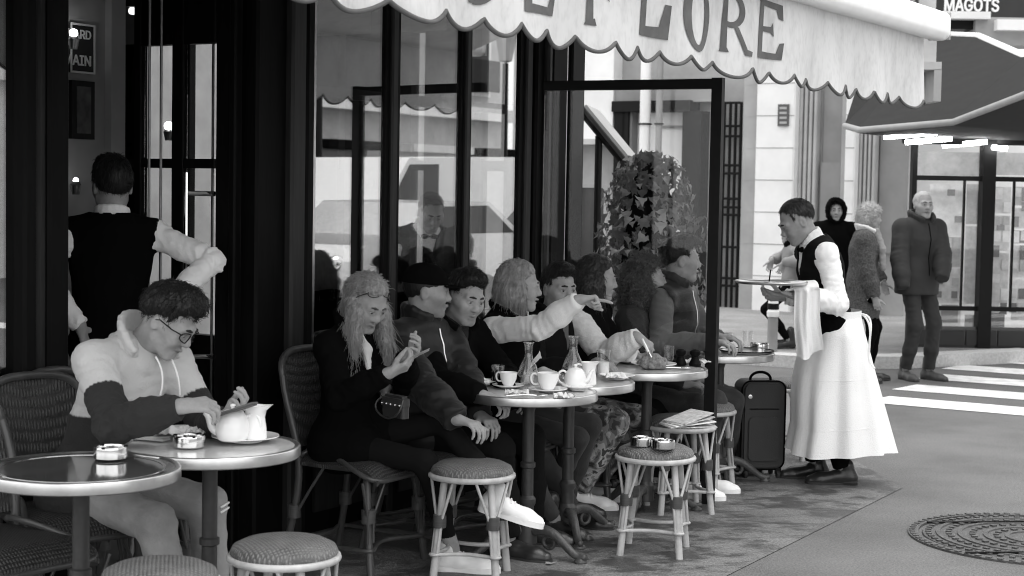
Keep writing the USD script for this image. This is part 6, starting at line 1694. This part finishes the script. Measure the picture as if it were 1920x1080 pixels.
# --- 2 the waiter in the doorway, seen from behind
W2 = W(210, 347, 7.0)
wa = V(W2[0] + 0.02, W2[1] - 0.1, 0)
J = person('waiter in black waistcoat seen from behind in the cafe doorway', W2, 118, -6, 0, face=92, lean=4, pelz=0.95,
    R=(W(322, 556, 6.72), V(1, -0.1, -0.25), dict(d=V(-0.8, 0.5, -0.3), pn=V(-0.3, 0.9, -0.2), curl=(50, 60, 40))),
    L=(W(150, 610, 6.75), V(-0.6, -0.8, 0), dict(d=V(0.2, 0.4, -1), pn=V(1, 0, 0))),
    LR=(wa + V(0.10, -0.02, 0.097), V(0, 1, 0), 85), LL=(wa + V(-0.10, 0.02, 0.097), V(0, 1, 0), 98),
    tops=[dict(name='shirt', m=M['cloth_white'], e=0.016, fold=0.016, sfold=0.008, fine=0.0075, collar=dict(r=0.064, h=0.038, t=0.007, gap=0.25, flare=0.05)), dict(name='waistcoat', m=M['cloth_black'], e=0.030, sleeve=0, fold=0.006, hemcut=0.06, neckhole=0.085)],
    trousers=dict(m=M['cloth_black']), shoes=BS, hair=dict(kind='short', puff=0.014, top=0.008, line=-0.02, amp=0.003), seed=5, eyes=False)

# --- 3 young woman with long fair hair, on her phone
J = person('young woman with long fair hair typing on a phone, leg crossed', W(688, 566, 7.0), -48, -30, 4, face=-30, lean=2, pelz=0.54, female=True, k=0.98, neckf=0.5, opt=dict(jaw=0.92),
    R=(W(728, 700, 6.62), V(-0.5, -0.3, -1), dict(d=V(0.85, 0.05, 0.35), pn=V(-0.25, 0.5, 0.8), curl=(35, 45, 30), thumb=(0.7, 0.5, 0.5))),
    L=(W(760, 672, 6.80), V(0.4, 0.5, -1), dict(d=V(0.6, -0.4, 0.45), pn=V(-0.3, -0.5, 0.6), curl=(40, 50, 30), thumb=(0.7, 0.5, 0.5))),
    LR=(gnd(850, 1034), V(0.8, -0.6, 0.8), -8), LL=(W(940, 930, 6.80), V(0.6, -0.2, 1), -6, -14),
    tops=[dict(name='jacket', m=M['cloth_black'], e=0.024, fold=0.013, ff=9, lap=0.22, collar=dict(r=0.075, h=0.045, t=0.012, gap=0.7, flare=0.35), zip=M['cloth_black'])],
    trousers=dict(m=M['cloth_dark'], e=-0.006, len=0.84, fold=0.006), shoes=SN, hmat=M['hair_blond'], brow=M['hair_mid'],
    hair=dict(kind='long', puff=0.012, line=0.008, slope=0.7, amp=0.006, freq=110, fine=0.004, spread=0.016, tip=0.9, strands=7000, slen=0.08, lift=0.05,
              fall=[(s * 0.072, -0.005 + 0.02 * j, 0.0 - 0.01 * j, 0.26 + 0.05 * ((j * 3 + s) % 3), 0.028, 0.010) for s in (-1, 1) for j in range(4)] + [(0.035 * q, -0.075, 0.02, 0.22, 0.04, 0.02) for q in (-1, 0, 1)]),
    fine=0.0045, seed=9, gaze=(0, 0.9, -0.45))
glasses(J, 'sunglasses', up=0.95, m=M['leather_black'])
obj('phone', moved(rbox(0.07, 0.145, 0.009, 0.008), M=frame4(W(772, 668, 6.66), nrm((0.3, 0.9, 0.1)), nrm((0.85, -0.28, 0.42)), nrm(np.cross(nrm((0.3, 0.9, 0.1)), nrm((0.85, -0.28, 0.42)))))), M['cloth_mid'], None, label='phone in the hands of the fair haired young woman', cat='phone')
scf = Sdf_()
c0 = sl_pos(J, 0.03, 0.07, -0.13)
scf.chain([c0, c0 + V(0.04, -0.06, -0.05), c0 + V(0.05, -0.09, -0.13)], [0.02, 0.022, 0.014], 0.02); scf.disp(noisefold(0.008, 30, 3))
obj('blouse_collar', nets(scf, 0.006), M['cloth_light'], J['P'], smooth=True)
girl = J
# her handbag with studs
hbp = W(742, 762, 6.55)
bag = thing('handbag', 'small dark handbag with metal studs on the lap of the fair haired woman', 'bag', hbp, math.radians(-50), sc=0.85)
obj('pouch', moved(rbox(0.17, 0.05, 0.10, 0.02), (0, 0, -0.05)), M['leather_black'], bag, smooth=40)
obj('flap', moved(rbox(0.172, 0.056, 0.05, 0.02), (0, 0, 0.004)), M['leather_black'], bag, smooth=40)
obj('strap', tube(smoothpath([(-0.08, -0.02, 0.04), (-0.10, -0.045, 0.0), (-0.02, -0.05, -0.05), (0.09, -0.045, -0.01), (0.08, -0.02, 0.04)], 20), 0.005, 6), M['leather_black'], bag, smooth=True)
for i in range(5): obj('stud', moved(trimesh.creation.icosphere(1, 0.006), (-0.07 + 0.035 * i, -0.030, 0.012)), M['chrome'], bag, smooth=True)

# --- 4 man in a dark cap
J = person('man in a dark baseball cap and padded jacket looking to the right', W(800, 545, 7.36), 4, -4, 0, face=-34, lean=-4, pelz=0.54,
    R=(W(868, 800, 6.85), V(-0.6, -0.4, -0.8), dict(d=V(0.7, -0.4, -0.1), pn=V(0, 0, -1), curl=(40, 40, 30))),
    L=(W(905, 790, 7.1), V(0.6, 0.4, -0.8), dict(d=V(0.4, -0.6, -0.1), pn=V(0, 0, -1), curl=(40, 40, 30))),
    LR=(gnd(955, 1010), V(0.7, -0.6, 1), -25), LL=(gnd(1000, 985), V(0.9, -0.3, 1), -15),
    tops=[dict(name='padded_jacket', m=M['nylon'], e=0.042, fold=0.012, puffer=True, lap=0.1, collar=dict(r=0.075, h=0.065, t=0.016, gap=0.35, m=M['nylon']), zip=M['steel'])],
    trousers=dict(m=M['cloth_dark'], e=0.01), shoes=BT, hair=dict(kind='short', puff=0.005, line=-0.030, amp=0.002, strands=200, slen=0.008), hmat=M['hair_dark'], opt=dict(stubble=0.4), seed=12, gaze=(0.1, 1, 0))
cS = Sdf_(); cS.ell((0, -0.012, 0.040), (0.083, 0.106, 0.086), k=0.02); cS.sub(lambda p: p[:, 2] - 0.030, k=0.006)
cm = nets(cS, 0.005); cm.apply_transform(J['H4']); cap_ = obj('cap', cm, M['cloth_black'], J['P'], smooth=True)
vb = prism(shapely.affinity.scale(Point(0, 0).buffer(1, quad_segs=12), 0.075, 0.10).intersection(sbox(-1, 0, 1, 1)), 0.006); v = np.array(vb.vertices)
v[:, 1] += 0.075; v[:, 2] += 0.036 - 1.6 * v[:, 0] ** 2 - 0.10 * (v[:, 1] - 0.075)
vb = tri(v, vb.faces); vb.apply_transform(J['H4']); obj('visor', vb, M['cloth_black'], cap_, smooth=30)
bm_ = trimesh.creation.icosphere(2, 0.008); bm_.apply_translation((0, -0.012, 0.133)); bm_.apply_transform(J['H4']); obj('button', bm_, M['cloth_black'], cap_, smooth=True)
capman = J

# --- 5 dark haired man leaning in
J = person('dark haired man in a black coat leaning forward with lowered gaze', W(872, 556, 7.5), -52, -16, 6, face=-36, lean=12, pelz=0.54, k=1.0, neckf=0.4,
    R=(W(905, 742, 7.05), V(-0.7, -0.3, -0.6), dict(d=V(0.8, -0.3, -0.2), pn=V(0, 0.2, -1), curl=(40, 50, 40))),
    L=(W(950, 735, 7.3), V(0.6, 0.5, -0.6), dict(d=V(0.6, -0.5, -0.1), pn=V(0, 0, -1), curl=(40, 50, 40))),
    LR=(gnd(1040, 975), V(0.7, -0.6, 1), -30), LL=(gnd(1075, 955), V(0.8, -0.3, 1), -20),
    tops=[dict(name='sweater', m=M['cloth_charcoal'], e=0.014, fold=0.006, collar=dict(r=0.064, h=0.03, t=0.009, gap=0.1)), dict(name='coat', m=M['cloth_black'], e=0.034, fold=0.012, v=0.02, vw=0.30, lap=0.2, collar=dict(r=0.082, h=0.05, t=0.012, gap=0.75, flare=0.4))],
    trousers=dict(m=M['denim'], e=0.0), shoes=BT, hair=dict(kind='short', puff=0.014, top=0.012, line=0.004, amp=0.004), hmat=M['hair_dark'], opt=dict(stubble=0.3), fine=0.0045, seed=15, gaze=(0.0, 0.9, -0.35))
leanman = J

# --- 6 the pointing woman
J = person('fair haired woman in black gilet pointing to the right with white sleeves', W(973, 536, 7.9), 2, -4, 0, face=-22, lean=6, pelz=0.54, female=True, k=0.99,
    R=(W(1086, 562, 7.46), V(0.1, -0.25, -1), dict(d=V(1, 0.1, 0.10), pn=V(0.1, -0.35, -0.9), curl=(75, 90, 60), index=(8, 10, 8), thumb=(0.8, 0.3, 0.6))),
    L=(W(1040, 712, 7.85), V(0.2, 0.3, -1), dict(d=V(0.9, 0, 0.0), pn=V(0, 0.4, -0.9), curl=(40, 50, 40))),
    LR=(gnd(1028, 945), V(0.7, -0.6, 1), -25), LL=(gnd(1062, 935), V(0.8, -0.3, 1), -15),
    tops=[dict(name='knit_sweater', m=M['cloth_light'], e=0.024, fold=0.018, puff=1.0, collar=dict(r=0.07, h=0.035, t=0.010, gap=0.6, flare=0.3)), dict(name='gilet', m=M['cloth_black'], e=0.042, sleeve=0, fold=0.010, v=0.0, vw=0.25, collar=dict(r=0.085, h=0.03, t=0.012, gap=0.8, flare=0.3))],
    trousers=dict(m=M['denim'], e=0.0), shoes=BT, hmat=M['hair_blond'], brow=M['hair_mid'],
    hair=dict(kind='bob', puff=0.014, line=-0.004, slope=0.85, amp=0.005, freq=110, strands=5000, slen=0.06, lift=0.05, spread=0.012, tip=0.2, fall=[(s * 0.068, -0.02 * j + 0.005, 0.0, 0.10, 0.030, 0.016) for s in (-1, 1) for j in range(4)] + [(0.035 * q, -0.08, 0.01, 0.10, 0.036, 0.02) for q in (-1, 0, 1)]),
    opt=dict(smile=1.0, open=0.8), fine=0.0045, seed=21)
pointer = J

# --- 7 man facing the camera, camouflage trousers
J = person('young man with short dark hair in camouflage trousers facing the street', W(1048, 540, 8.4), -58, -6, 0, face=-36, lean=4, pelz=0.53,
    R=(W(1085, 690, 7.95), V(-0.5, -0.4, -0.8), dict(d=V(0.7, -0.4, 0), pn=V(0, 0, -1), curl=(40, 40, 30))),
    L=(W(1120, 680, 8.2), V(0.5, 0.4, -0.8), dict(d=V(0.5, -0.6, 0), pn=V(0, 0, -1), curl=(40, 40, 30))),
    LR=(gnd(1085, 922), V(0.9, -0.4, 1), -12), LL=(gnd(1112, 908), V(0.9, -0.2, 1), -8),
    tops=[dict(name='tshirt', m=M['cloth_grey'], e=0.012, fold=0.005), dict(name='jacket', m=M['cloth_dark'], e=0.034, fold=0.012, v=0.05, vw=0.22, collar=dict(r=0.078, h=0.045, t=0.012, gap=0.7, flare=0.3))],
    trousers=dict(m=M['camo'], e=0.014, fold=0.012), shoes=SN, hair=dict(kind='short', puff=0.012, top=0.014, line=0.006, amp=0.004), hmat=M['hair_dark'], seed=24)
camo = J
# --- 8 dark haired woman, fleecy white sleeve
J = person('dark haired woman in profile with a fleecy white sleeve reaching to the pastry', W(1120, 522, 8.65), 3, -6, 0, face=-24, lean=6, pelz=0.53, female=True, k=0.97,
    R=(W(1196, 632, 8.22), V(0.3, -0.3, -0.4), dict(d=V(0.7, -0.1, -0.5), pn=V(0.2, 0.3, -0.9), curl=(55, 60, 40), thumb=(0.8, 0.4, 0.5))),
    L=(W(1185, 665, 8.55), V(0.2, 0.3, -1), dict(d=V(0.9, 0, -0.1), pn=V(0, 0, -1))),
    LR=(gnd(1160, 900), V(0.8, -0.5, 1), -20), LL=(gnd(1180, 892), V(0.9, -0.2, 1), -15),
    tops=[dict(name='fleece', m=M['fleece'], e=0.034, fold=0.008, fur=0.006, puff=1.1), dict(name='gilet', m=M['cloth_black'], e=0.052, sleeve=0, fold=0.010, collar=dict(r=0.08, h=0.05, t=0.014, gap=0.5, flare=0.2))],
    trousers=dict(m=M['cloth_dark'], e=0.0), shoes=BT, hmat=M['hair_brown'], hair=dict(kind='bob', puff=0.016, line=-0.004, slope=0.9, amp=0.006, freq=110, strands=5000, slen=0.06, lift=0.08, spread=0.014, tip=0.3, fall=[(s * 0.068, -0.02 * j, 0.0, 0.13, 0.032, 0.018) for s in (-1, 1) for j in range(4)] + [(0.035 * q, -0.08, 0.01, 0.14, 0.038, 0.022) for q in (-1, 0, 1)]), seed=27)
fk = W(1212, 655, 8.12)
t = thing('dessert_fork', 'white handled fork held to the brown pastry', 'fork', (0, 0, 0))
obj('handle', tube([W(1204, 636, 8.14), W(1216, 660, 8.10)], 0.007, 8), M['china'], t, smooth=True); obj('tines', tube([W(1216, 660, 8.10), W(1222, 670, 8.09)], 0.004, 6), M['chrome'], t, smooth=True)
flw = J
# --- 9 woman with frizzy hair
J = person('woman with frizzy shoulder length hair in profile behind the glass screen', W(1214, 526, 8.98), 0, 2, 0, face=-26, lean=2, pelz=0.53, female=True, k=0.98,
    R=(W(1285, 720, 8.6), V(-0.3, -0.5, -0.8), dict(d=V(0.8, -0.3, 0), pn=V(0, 0, -1))), L=(W(1300, 715, 8.75), V(0.3, 0.5, -0.8), dict(d=V(0.8, -0.3, 0), pn=V(0, 0, -1))),
    LR=(gnd(1290, 905), V(0.8, -0.5, 1), -14), LL=(gnd(1318, 893), V(0.9, -0.2, 1), -10),
    tops=[dict(name='jacket', m=M['cloth_charcoal'], e=0.030, fold=0.012, collar=dict(r=0.078, h=0.05, t=0.013, gap=0.6, flare=0.3))], trousers=dict(m=M['denim'], e=0.006), shoes=SN, hmat=M['hair_mid'], brow=M['hair_brown'],
    hair=dict(kind='curly', puff=0.026, line=0.004, slope=1.05, amp=0.016, freq=30, strands=7000, slen=0.035, lift=0.6, radial=False, stretch=(1, 1, 1), blobs=[(s * 0.075, -0.04, -0.06, 0.05, 0.07, 0.10) for s in (-1, 1)] + [(0, -0.10, -0.06, 0.08, 0.06, 0.10)]), seed=31)
curly = J
# --- 10 man in the padded gilet
J = person('short haired man in a padded gilet sitting beside the black screen post', W(1276, 486, 9.1), 6, -2, 0, face=-24, lean=0, pelz=0.60, k=1.04,
    R=(W(1330, 640, 8.65), V(-0.4, -0.5, -0.8), dict(d=V(0.8, -0.3, 0), pn=V(0, 0, -1))), L=(W(1345, 632, 8.9), V(0.3, 0.5, -0.8), dict(d=V(0.8, -0.3, 0), pn=V(0, 0, -1))),
    LR=(gnd(1362, 862), V(1, -0.4, 1), -10), LL=(gnd(1385, 850), V(1, -0.1, 1), -8),
    tops=[dict(name='sweater', m=M['cloth_grey'], e=0.024, fold=0.010), dict(name='padded_gilet', m=M['nylon'], e=0.046, sleeve=0, puffer=True, fold=0.006, collar=dict(r=0.08, h=0.06, t=0.017, gap=0.4, flare=0.1), zip=M['steel'])],
    trousers=dict(m=M['denim'], e=0.004), shoes=BT, hair=dict(kind='short', puff=0.012, top=0.014, line=0.002, amp=0.004), hmat=M['hair_dark'], opt=dict(stubble=0.15), seed=33, gaze=(0.1, 1, 0))
gilet = J

# --- 11 the waiter with tray and long apron
W11 = W(1494, 415, 9.2)
an = W(1562, 600, 9.25) * V(1, 1, 0)
J = person('waiter in long white apron and dark waistcoat bowing over a tray', W11, 186, -30, 0, face=182, lean=13, pelz=0.92, k=1.0, neckf=0.55, sface=186, legk=0.985,
    L=(W(1490, 553, 8.93), V(0.6, -0.1, -1), dict(d=V(-1, -0.05, 0.02), pn=V(0, 0, 1), curl=(8, 14, 10), spread=0.14, thumb=(0.5, 0.8, 0.2))),
    R=(W(1470, 556, 9.42), V(0.6, 0.2, -1), dict(d=V(-1, 0.0, 0.05), pn=V(0, -0.6, 0.5), curl=(30, 40, 30))),
    LR=(V(an[0] - 0.06, an[1] + 0.10, 0.089), V(-1, 0, 0), 186), LL=(V(an[0] + 0.06, an[1] - 0.10, 0.089), V(-1, 0, 0), 176),
    tops=[dict(name='shirt', m=M['cloth_white'], e=0.022, fold=0.016, sfold=0.008, ff=11, puff=1.2, fine=0.007, collar=dict(r=0.066, h=0.045, t=0.008, gap=0.35, flare=0.05)), dict(name='waistcoat', m=M['cloth_dark'], e=0.034, sleeve=0, fold=0.008, v=0.06, vw=0.30, hemcut=0.02, neckhole=0.088)],
    trousers=dict(m=M['cloth_black'], e=0.012), shoes=BS, hair=dict(kind='short', puff=0.008, line=0.020, temple=1.5, amp=0.003, strands=3500, slen=0.014), hmat=M['hair_brown'], fine=0.0045, seed=36, gaze=(0, 0.9, -0.4))
wt = J
bt = Sdf_(); nb_ = sl_pos(J, 0, 0.045, -0.155)
ax_ = J['r']
bt.ell(nb_ + ax_ * 0.03, (0.03, 0.03, 0.018), k=0.01).ell(nb_ - ax_ * 0.03, (0.03, 0.03, 0.018), k=0.01).ell(nb_, (0.012,) * 3, k=0.01)
obj('bow_tie', nets(bt, 0.005), M['cloth_black'], J['P'], smooth=True)
# apron: wraps the hips and falls in soft pleats
wc, hc = W(1568, 600, 9.23), W(1566, 845, 9.23)
zw, zh = 0.94, 0.175
na_, nzz = 140, 46
rows = []
th = np.linspace(0, 2 * np.pi, na_)
for j in range(nzz):
    s = j / (nzz - 1)
    cx = wc[0] * (1 - s) + hc[0] * s; cy = 9.22
    rx = 0.134 + 0.131 * s ** 1.1; ry = 0.182 + 0.03 * min(1, s / 0.12) + 0.035 * s
    fold_ = (0.018 * np.sin(9 * th + 1.3 + 0.7 * s) + 0.012 * np.sin(5 * th + 0.6) + 0.003 * np.sin(17 * th + 2)) * s ** 0.8
    tail = 0.06 * s * np.clip(np.cos(th), 0, 1) ** 3 + 0.045 * np.sin(np.pi * min(1, s * 1.25)) * np.clip(-np.cos(th), 0, 1)
    rows.append(np.stack([cx + (rx + fold_ + tail) * np.cos(th), cy + (ry + fold_) * np.sin(th), np.full(na_, zw + (zh - zw) * s) - 0.012 * s * np.sin(th * 2)], -1))
rows = np.array(rows)
cen = np.stack([np.full(nzz, wc[0]), np.full(nzz, 9.24)], -1)
inn = rows.copy(); inn[..., 0] += (wc[0] - rows[..., 0]) * 0.02; inn[..., 1] += (9.24 - rows[..., 1]) * 0.02
am = gridmesh(rows, inn); am.fix_normals()
ap = obj('apron', am, M['linen'], J['P'], smooth=50)
bandr = [np.stack([wc[0] - 0.004 + 0.137 * np.cos(th), 9.22 + 0.186 * np.sin(th), np.full(na_, z)], -1) for z in (0.975, 0.935)]
bd = gridmesh(np.array(bandr), np.array(bandr) - V(0, 0, 0.0) + (np.array([wc[0], 9.24, 0]) - np.array(bandr)) * V(0.03, 0.03, 0)); bd.fix_normals()
obj('waistband', bd, M['linen'], ap, smooth=40)
for k_ in (-1, 1):
    obj('apron_string', tube(smoothpath([V(wc[0] + 0.135, 9.2 + 0.02 * k_, 0.955), V(wc[0] + 0.165, 9.17 + 0.05 * k_, 0.93), V(wc[0] + 0.175 + 0.01 * k_, 9.16 + 0.04 * k_, 0.80), V(wc[0] + 0.195, 9.15 + 0.05 * k_, 0.66)], 14), 0.006, 6), M['linen'], ap, smooth=True)
for s in (0.45, 0.8):
    j = int(s * (nzz - 1)); obj('crease', tube(rows[j][60:130] + V(0, -0.001, 0), 0.0009, 5), M['linen'], ap, smooth=True)
ty = thing('round_tray', 'round metal tray carried on the hand of the aproned waiter', 'tray', W(1446, 536, 8.93) + V(0, 0, 0.012))
obj('plate', lathe([(0.0, 0.0), (0.185, 0.0), (0.195, 0.012), (0.191, 0.012), (0.182, 0.004), (0.0, 0.004)], 48), M['steel'], ty, smooth=40)
obj('rim', torus(0.193, 0.004, 0.012, 48, 6), M['steel'], ty, smooth=True)
st = thing('bill_spike', 'thin upright bill spike standing on the carried tray', 'spike', W(1442, 536, 8.93) + V(0, 0, 0.017))
obj('base', lathe([(0.0, 0.0), (0.03, 0.0), (0.03, 0.006), (0.0, 0.008)], 20), M['steel'], st); obj('pin', tube([(0, 0, 0.006), (0.006, 0, 0.07)], 0.004, 6), M['iron'], st, smooth=True)
# towel over his forearm
g0_ = W(1487, 538, 8.86); g1_ = W(1534, 534, 8.86)
rows = []
for j in range(40):
    s = j / 39
    r_ = []
    for i in range(26):
        q = i / 25
        x = g0_[0] + (g1_[0] - g0_[0]) * q + 0.030 * s; w_ = 0.020 * math.sin(q * 9 + 2 * s) * (0.3 + s) + 0.006 * math.sin(q * 21 + 1)
        z0_ = g0_[2] + (g1_[2] - g0_[2]) * q
        if s < 0.22: p = V(x, 8.98 - 0.12 * math.sin(s / 0.22 * math.pi / 2), z0_ + 0.02 - 0.04 * (s / 0.22) ** 2)
        else: p = V(x + 0.004 * math.sin(s * 8), 8.86 + w_, z0_ - 0.02 - (s - 0.22) * (0.45 + 0.03 * math.sin(q * 5)))
        r_.append(p)
    rows.append(r_)
rows = np.array(rows); tm = gridmesh(rows, rows + V(0, 0.004, 0)); tm.fix_normals()
obj('service_towel', tm, M['linen'], None, smooth=50, label='white service towel hanging over the aproned waiter\'s forearm', cat='towel')

# --- 12 hooded person far behind
def standing(label, head, yaw, face, dist=0.0, zg=0.0, **kw):
    b = V(head[0], head[1], zg)
    f = V(math.cos(math.radians(face)), math.sin(math.radians(face)), 0); r = np.cross(f, Z_)
    kw.setdefault('R', (b + r * 0.24 + f * 0.12 + Z_ * 0.86, -f * 0.6 + r, dict(d=V(0, 0, -1) + f * 0.3, pn=-r)))
    kw.setdefault('L', (b - r * 0.24 + f * 0.12 + Z_ * 0.86, -f * 0.6 - r, dict(d=V(0, 0, -1) + f * 0.3, pn=r)))
    kk = kw.get('k', 1.0)
    kw.setdefault('LR', (b + r * 0.11 - f * 0.04 + Z_ * 0.085, f, face - 10)); kw.setdefault('LL', (b - r * 0.11 + f * 0.02 + Z_ * 0.085, f, face + 10))
    return person(label, head, yaw, face=face, pelz=kw.pop('pelz', 0.93 + zg), lean=kw.pop('lean', 2), **kw)
J = standing('person in a black fur hooded coat waiting far behind the waiter', W(1567, 395, 16.9), -95, -95, zg=0.1, k=0.92, pelz=0.92, cfine=0.014, fine=0.008,
    tops=[dict(name='coat', m=M['cloth_black'], e=0.045, fold=0.012, hem=0.35)], trousers=dict(m=M['cloth_black']), shoes=BT, hair=dict(kind='short', puff=0.01), seed=41)
hS = Sdf_()
for a in np.linspace(0, 2 * math.pi, 14)[:-1]: hS.ell((0.088 * math.cos(a), 0.045, 0.0 + 0.115 * math.sin(a)), (0.038, 0.05, 0.038), k=0.03)
hS.ell((0, -0.05, 0.02), (0.115, 0.10, 0.135), k=0.05); hS.sub(lambda p: np.linalg.norm((p - V(0, 0.06, -0.005)) / V(0.068, 0.12, 0.092), axis=1) * 0.07 - 0.07, k=0.01)
hS.disp(noisefold(0.022, 50, 4, (1, 1, 1))); hm_ = nets(hS, 0.008); hm_.apply_transform(J['H4']); obj('fur_hood', hm_, M['cloth_black'], J['P'], smooth=True)
# --- 13 older woman in a tweed coat
J = standing('older woman with curly pale hair in a tweed coat and scarf', W(1632, 408, 14.4), 12, -14, k=0.93, pelz=0.87, female=True, cfine=0.012, fine=0.007, fat=1.12,
    R=(W(1641, 565, 14.2), V(-0.8, -0.3, -0.3), dict(d=V(0.3, -0.1, -1), pn=V(0.2, 0.9, 0), curl=(30, 40, 30))),
    tops=[dict(name='top', m=M['cloth_white'], e=0.02, hem=0.05), dict(name='tweed_coat', m=mat('tweed', 0.055, 0.95, 0.7, 70, bump=0.5, bscale=120), e=0.05, fold=0.012, hem=0.26, hemcut=0.34, v=0.32, vw=0.14, fur=0.010, collar=dict(r=0.085, h=0.05, t=0.016, gap=0.6, flare=0.4, m=M['cloth_light']))],
    trousers=dict(m=M['cloth_black']), shoes=BT, hmat=M['hair_white'], brow=M['hair_mid'], hair=dict(kind='curly', puff=0.026, line=-0.03, slope=0.8, amp=0.014, freq=34, strands=5000, slen=0.025, lift=0.5, radial=False, stretch=(1, 1, 1), fine=0.006, blobs=[(0, -0.07, -0.03, 0.08, 0.06, 0.07)]), seed=44)
cc = J['NB']
scS = Sdf_().chain([cc + V(0.07, -0.08, 0.02), cc + V(0.12, -0.12, -0.14), cc + V(0.13, -0.13, -0.30)], [0.035, 0.035, 0.03], 0.02); scS.disp(noisefold(0.012, 26, 3))
obj('scarf', nets(scS, 0.009), M['cloth_mid'], J['P'], smooth=True)
# --- 14 white haired man
J = standing('white haired man in a dark anorak, hands in his pockets, facing the cafe', W(1731, 384, 14.6), -78, -62, k=1.0, pelz=0.93, cfine=0.011, fine=0.006, fat=1.15,
    R=(W(1693, 540, 14.35), V(-1, 0.2, 0), dict(d=V(0.5, -0.3, -0.6), pn=V(0.5, 0.5, 0), hide=True)), L=(W(1768, 535, 14.35), V(1, 0.2, 0), dict(d=V(-0.4, -0.3, -0.6), pn=V(-0.5, 0.5, 0), hide=True)),
    tops=[dict(name='anorak', m=mat('anorak_cloth', 0.028, 0.75, 0.15, 6, bump=0.2, bscale=120, spec=0.25), e=0.048, fold=0.010, sfold=0.006, ff=7, hem=0.16, hemcut=0.17, flare=0.0, sleeve=1.08, collar=dict(r=0.088, h=0.06, t=0.02, gap=0.5, flare=0.25), zip=M['cloth_black'])],
    trousers=dict(m=mat('dark_wool', 0.022, 0.9, 0.15, 8), e=0.012, fold=0.012), shoes=dict(kind='boot', m=mat('brown_leather', 0.06, 0.5, 0.2, 20), sole=M['rubber']), hmat=M['hair_white'], brow=M['hair_mid'], hair=dict(kind='short', puff=0.005, line=0.022, amp=0.002, strands=900), seed=47)
# --- 15 someone half hidden behind the waiter
J = standing('dark haired person in a grey top half hidden behind the bowing waiter', W(1482, 436, 16.4), 185, 185, zg=0.1, k=0.9, pelz=0.78, cfine=0.014, fine=0.008,
    tops=[dict(name='scarf_top', m=M['cloth_mid'], e=0.03, hem=0.1, collar=dict(r=0.075, h=0.07, t=0.02, gap=0.1, m=M['cloth_black']))], trousers=dict(m=M['cloth_black']), shoes=BT, hair=dict(kind='short', puff=0.016, line=-0.02), seed=50, eyes=False)

# ------------------------------------------------------------------ the chairs under the guests
def chair_at(J, label, first=None, back=0.0):
    p = (J['pel'] + J['f'] * (0.06 - back)) * V(1, 1, 0)
    rz = math.atan2(J['f'][1], J['f'][0]) - math.pi / 2
    return make_chair(label, p, rz) if first is None else dup(first, label, p, rz, CHG)
ch = chair_at(girl, 'rattan chair of the fair haired young woman, its front legs in view')
for J_, lb in ((capman, 'rattan chair of the man in the dark cap'), (leanman, 'rattan chair of the dark haired man leaning forward'), (pointer, 'rattan chair of the woman who points'),
               (camo, 'rattan chair of the man in camouflage trousers'), (flw, 'rattan chair of the woman with the fleecy sleeve'), (curly, 'rattan chair of the woman with frizzy hair'), (gilet, 'rattan chair of the man in the padded gilet')):
    chair_at(J_, lb, ch)
def chp(px, Y): return V((px - 960) / FPX * Y, Y, 0)
dup(ch, 'rattan chair of the young man with the hooded jacket', chp(218, 6.02), math.radians(-24 - 90), CHG)
dup(ch, 'empty rattan chair behind the dark reflecting table', chp(128, 5.75), math.radians(-50 - 90), CHG)
dup(ch, 'empty rattan chair in the bottom left corner', chp(2, 5.25), math.radians(-38 - 90), CHG)
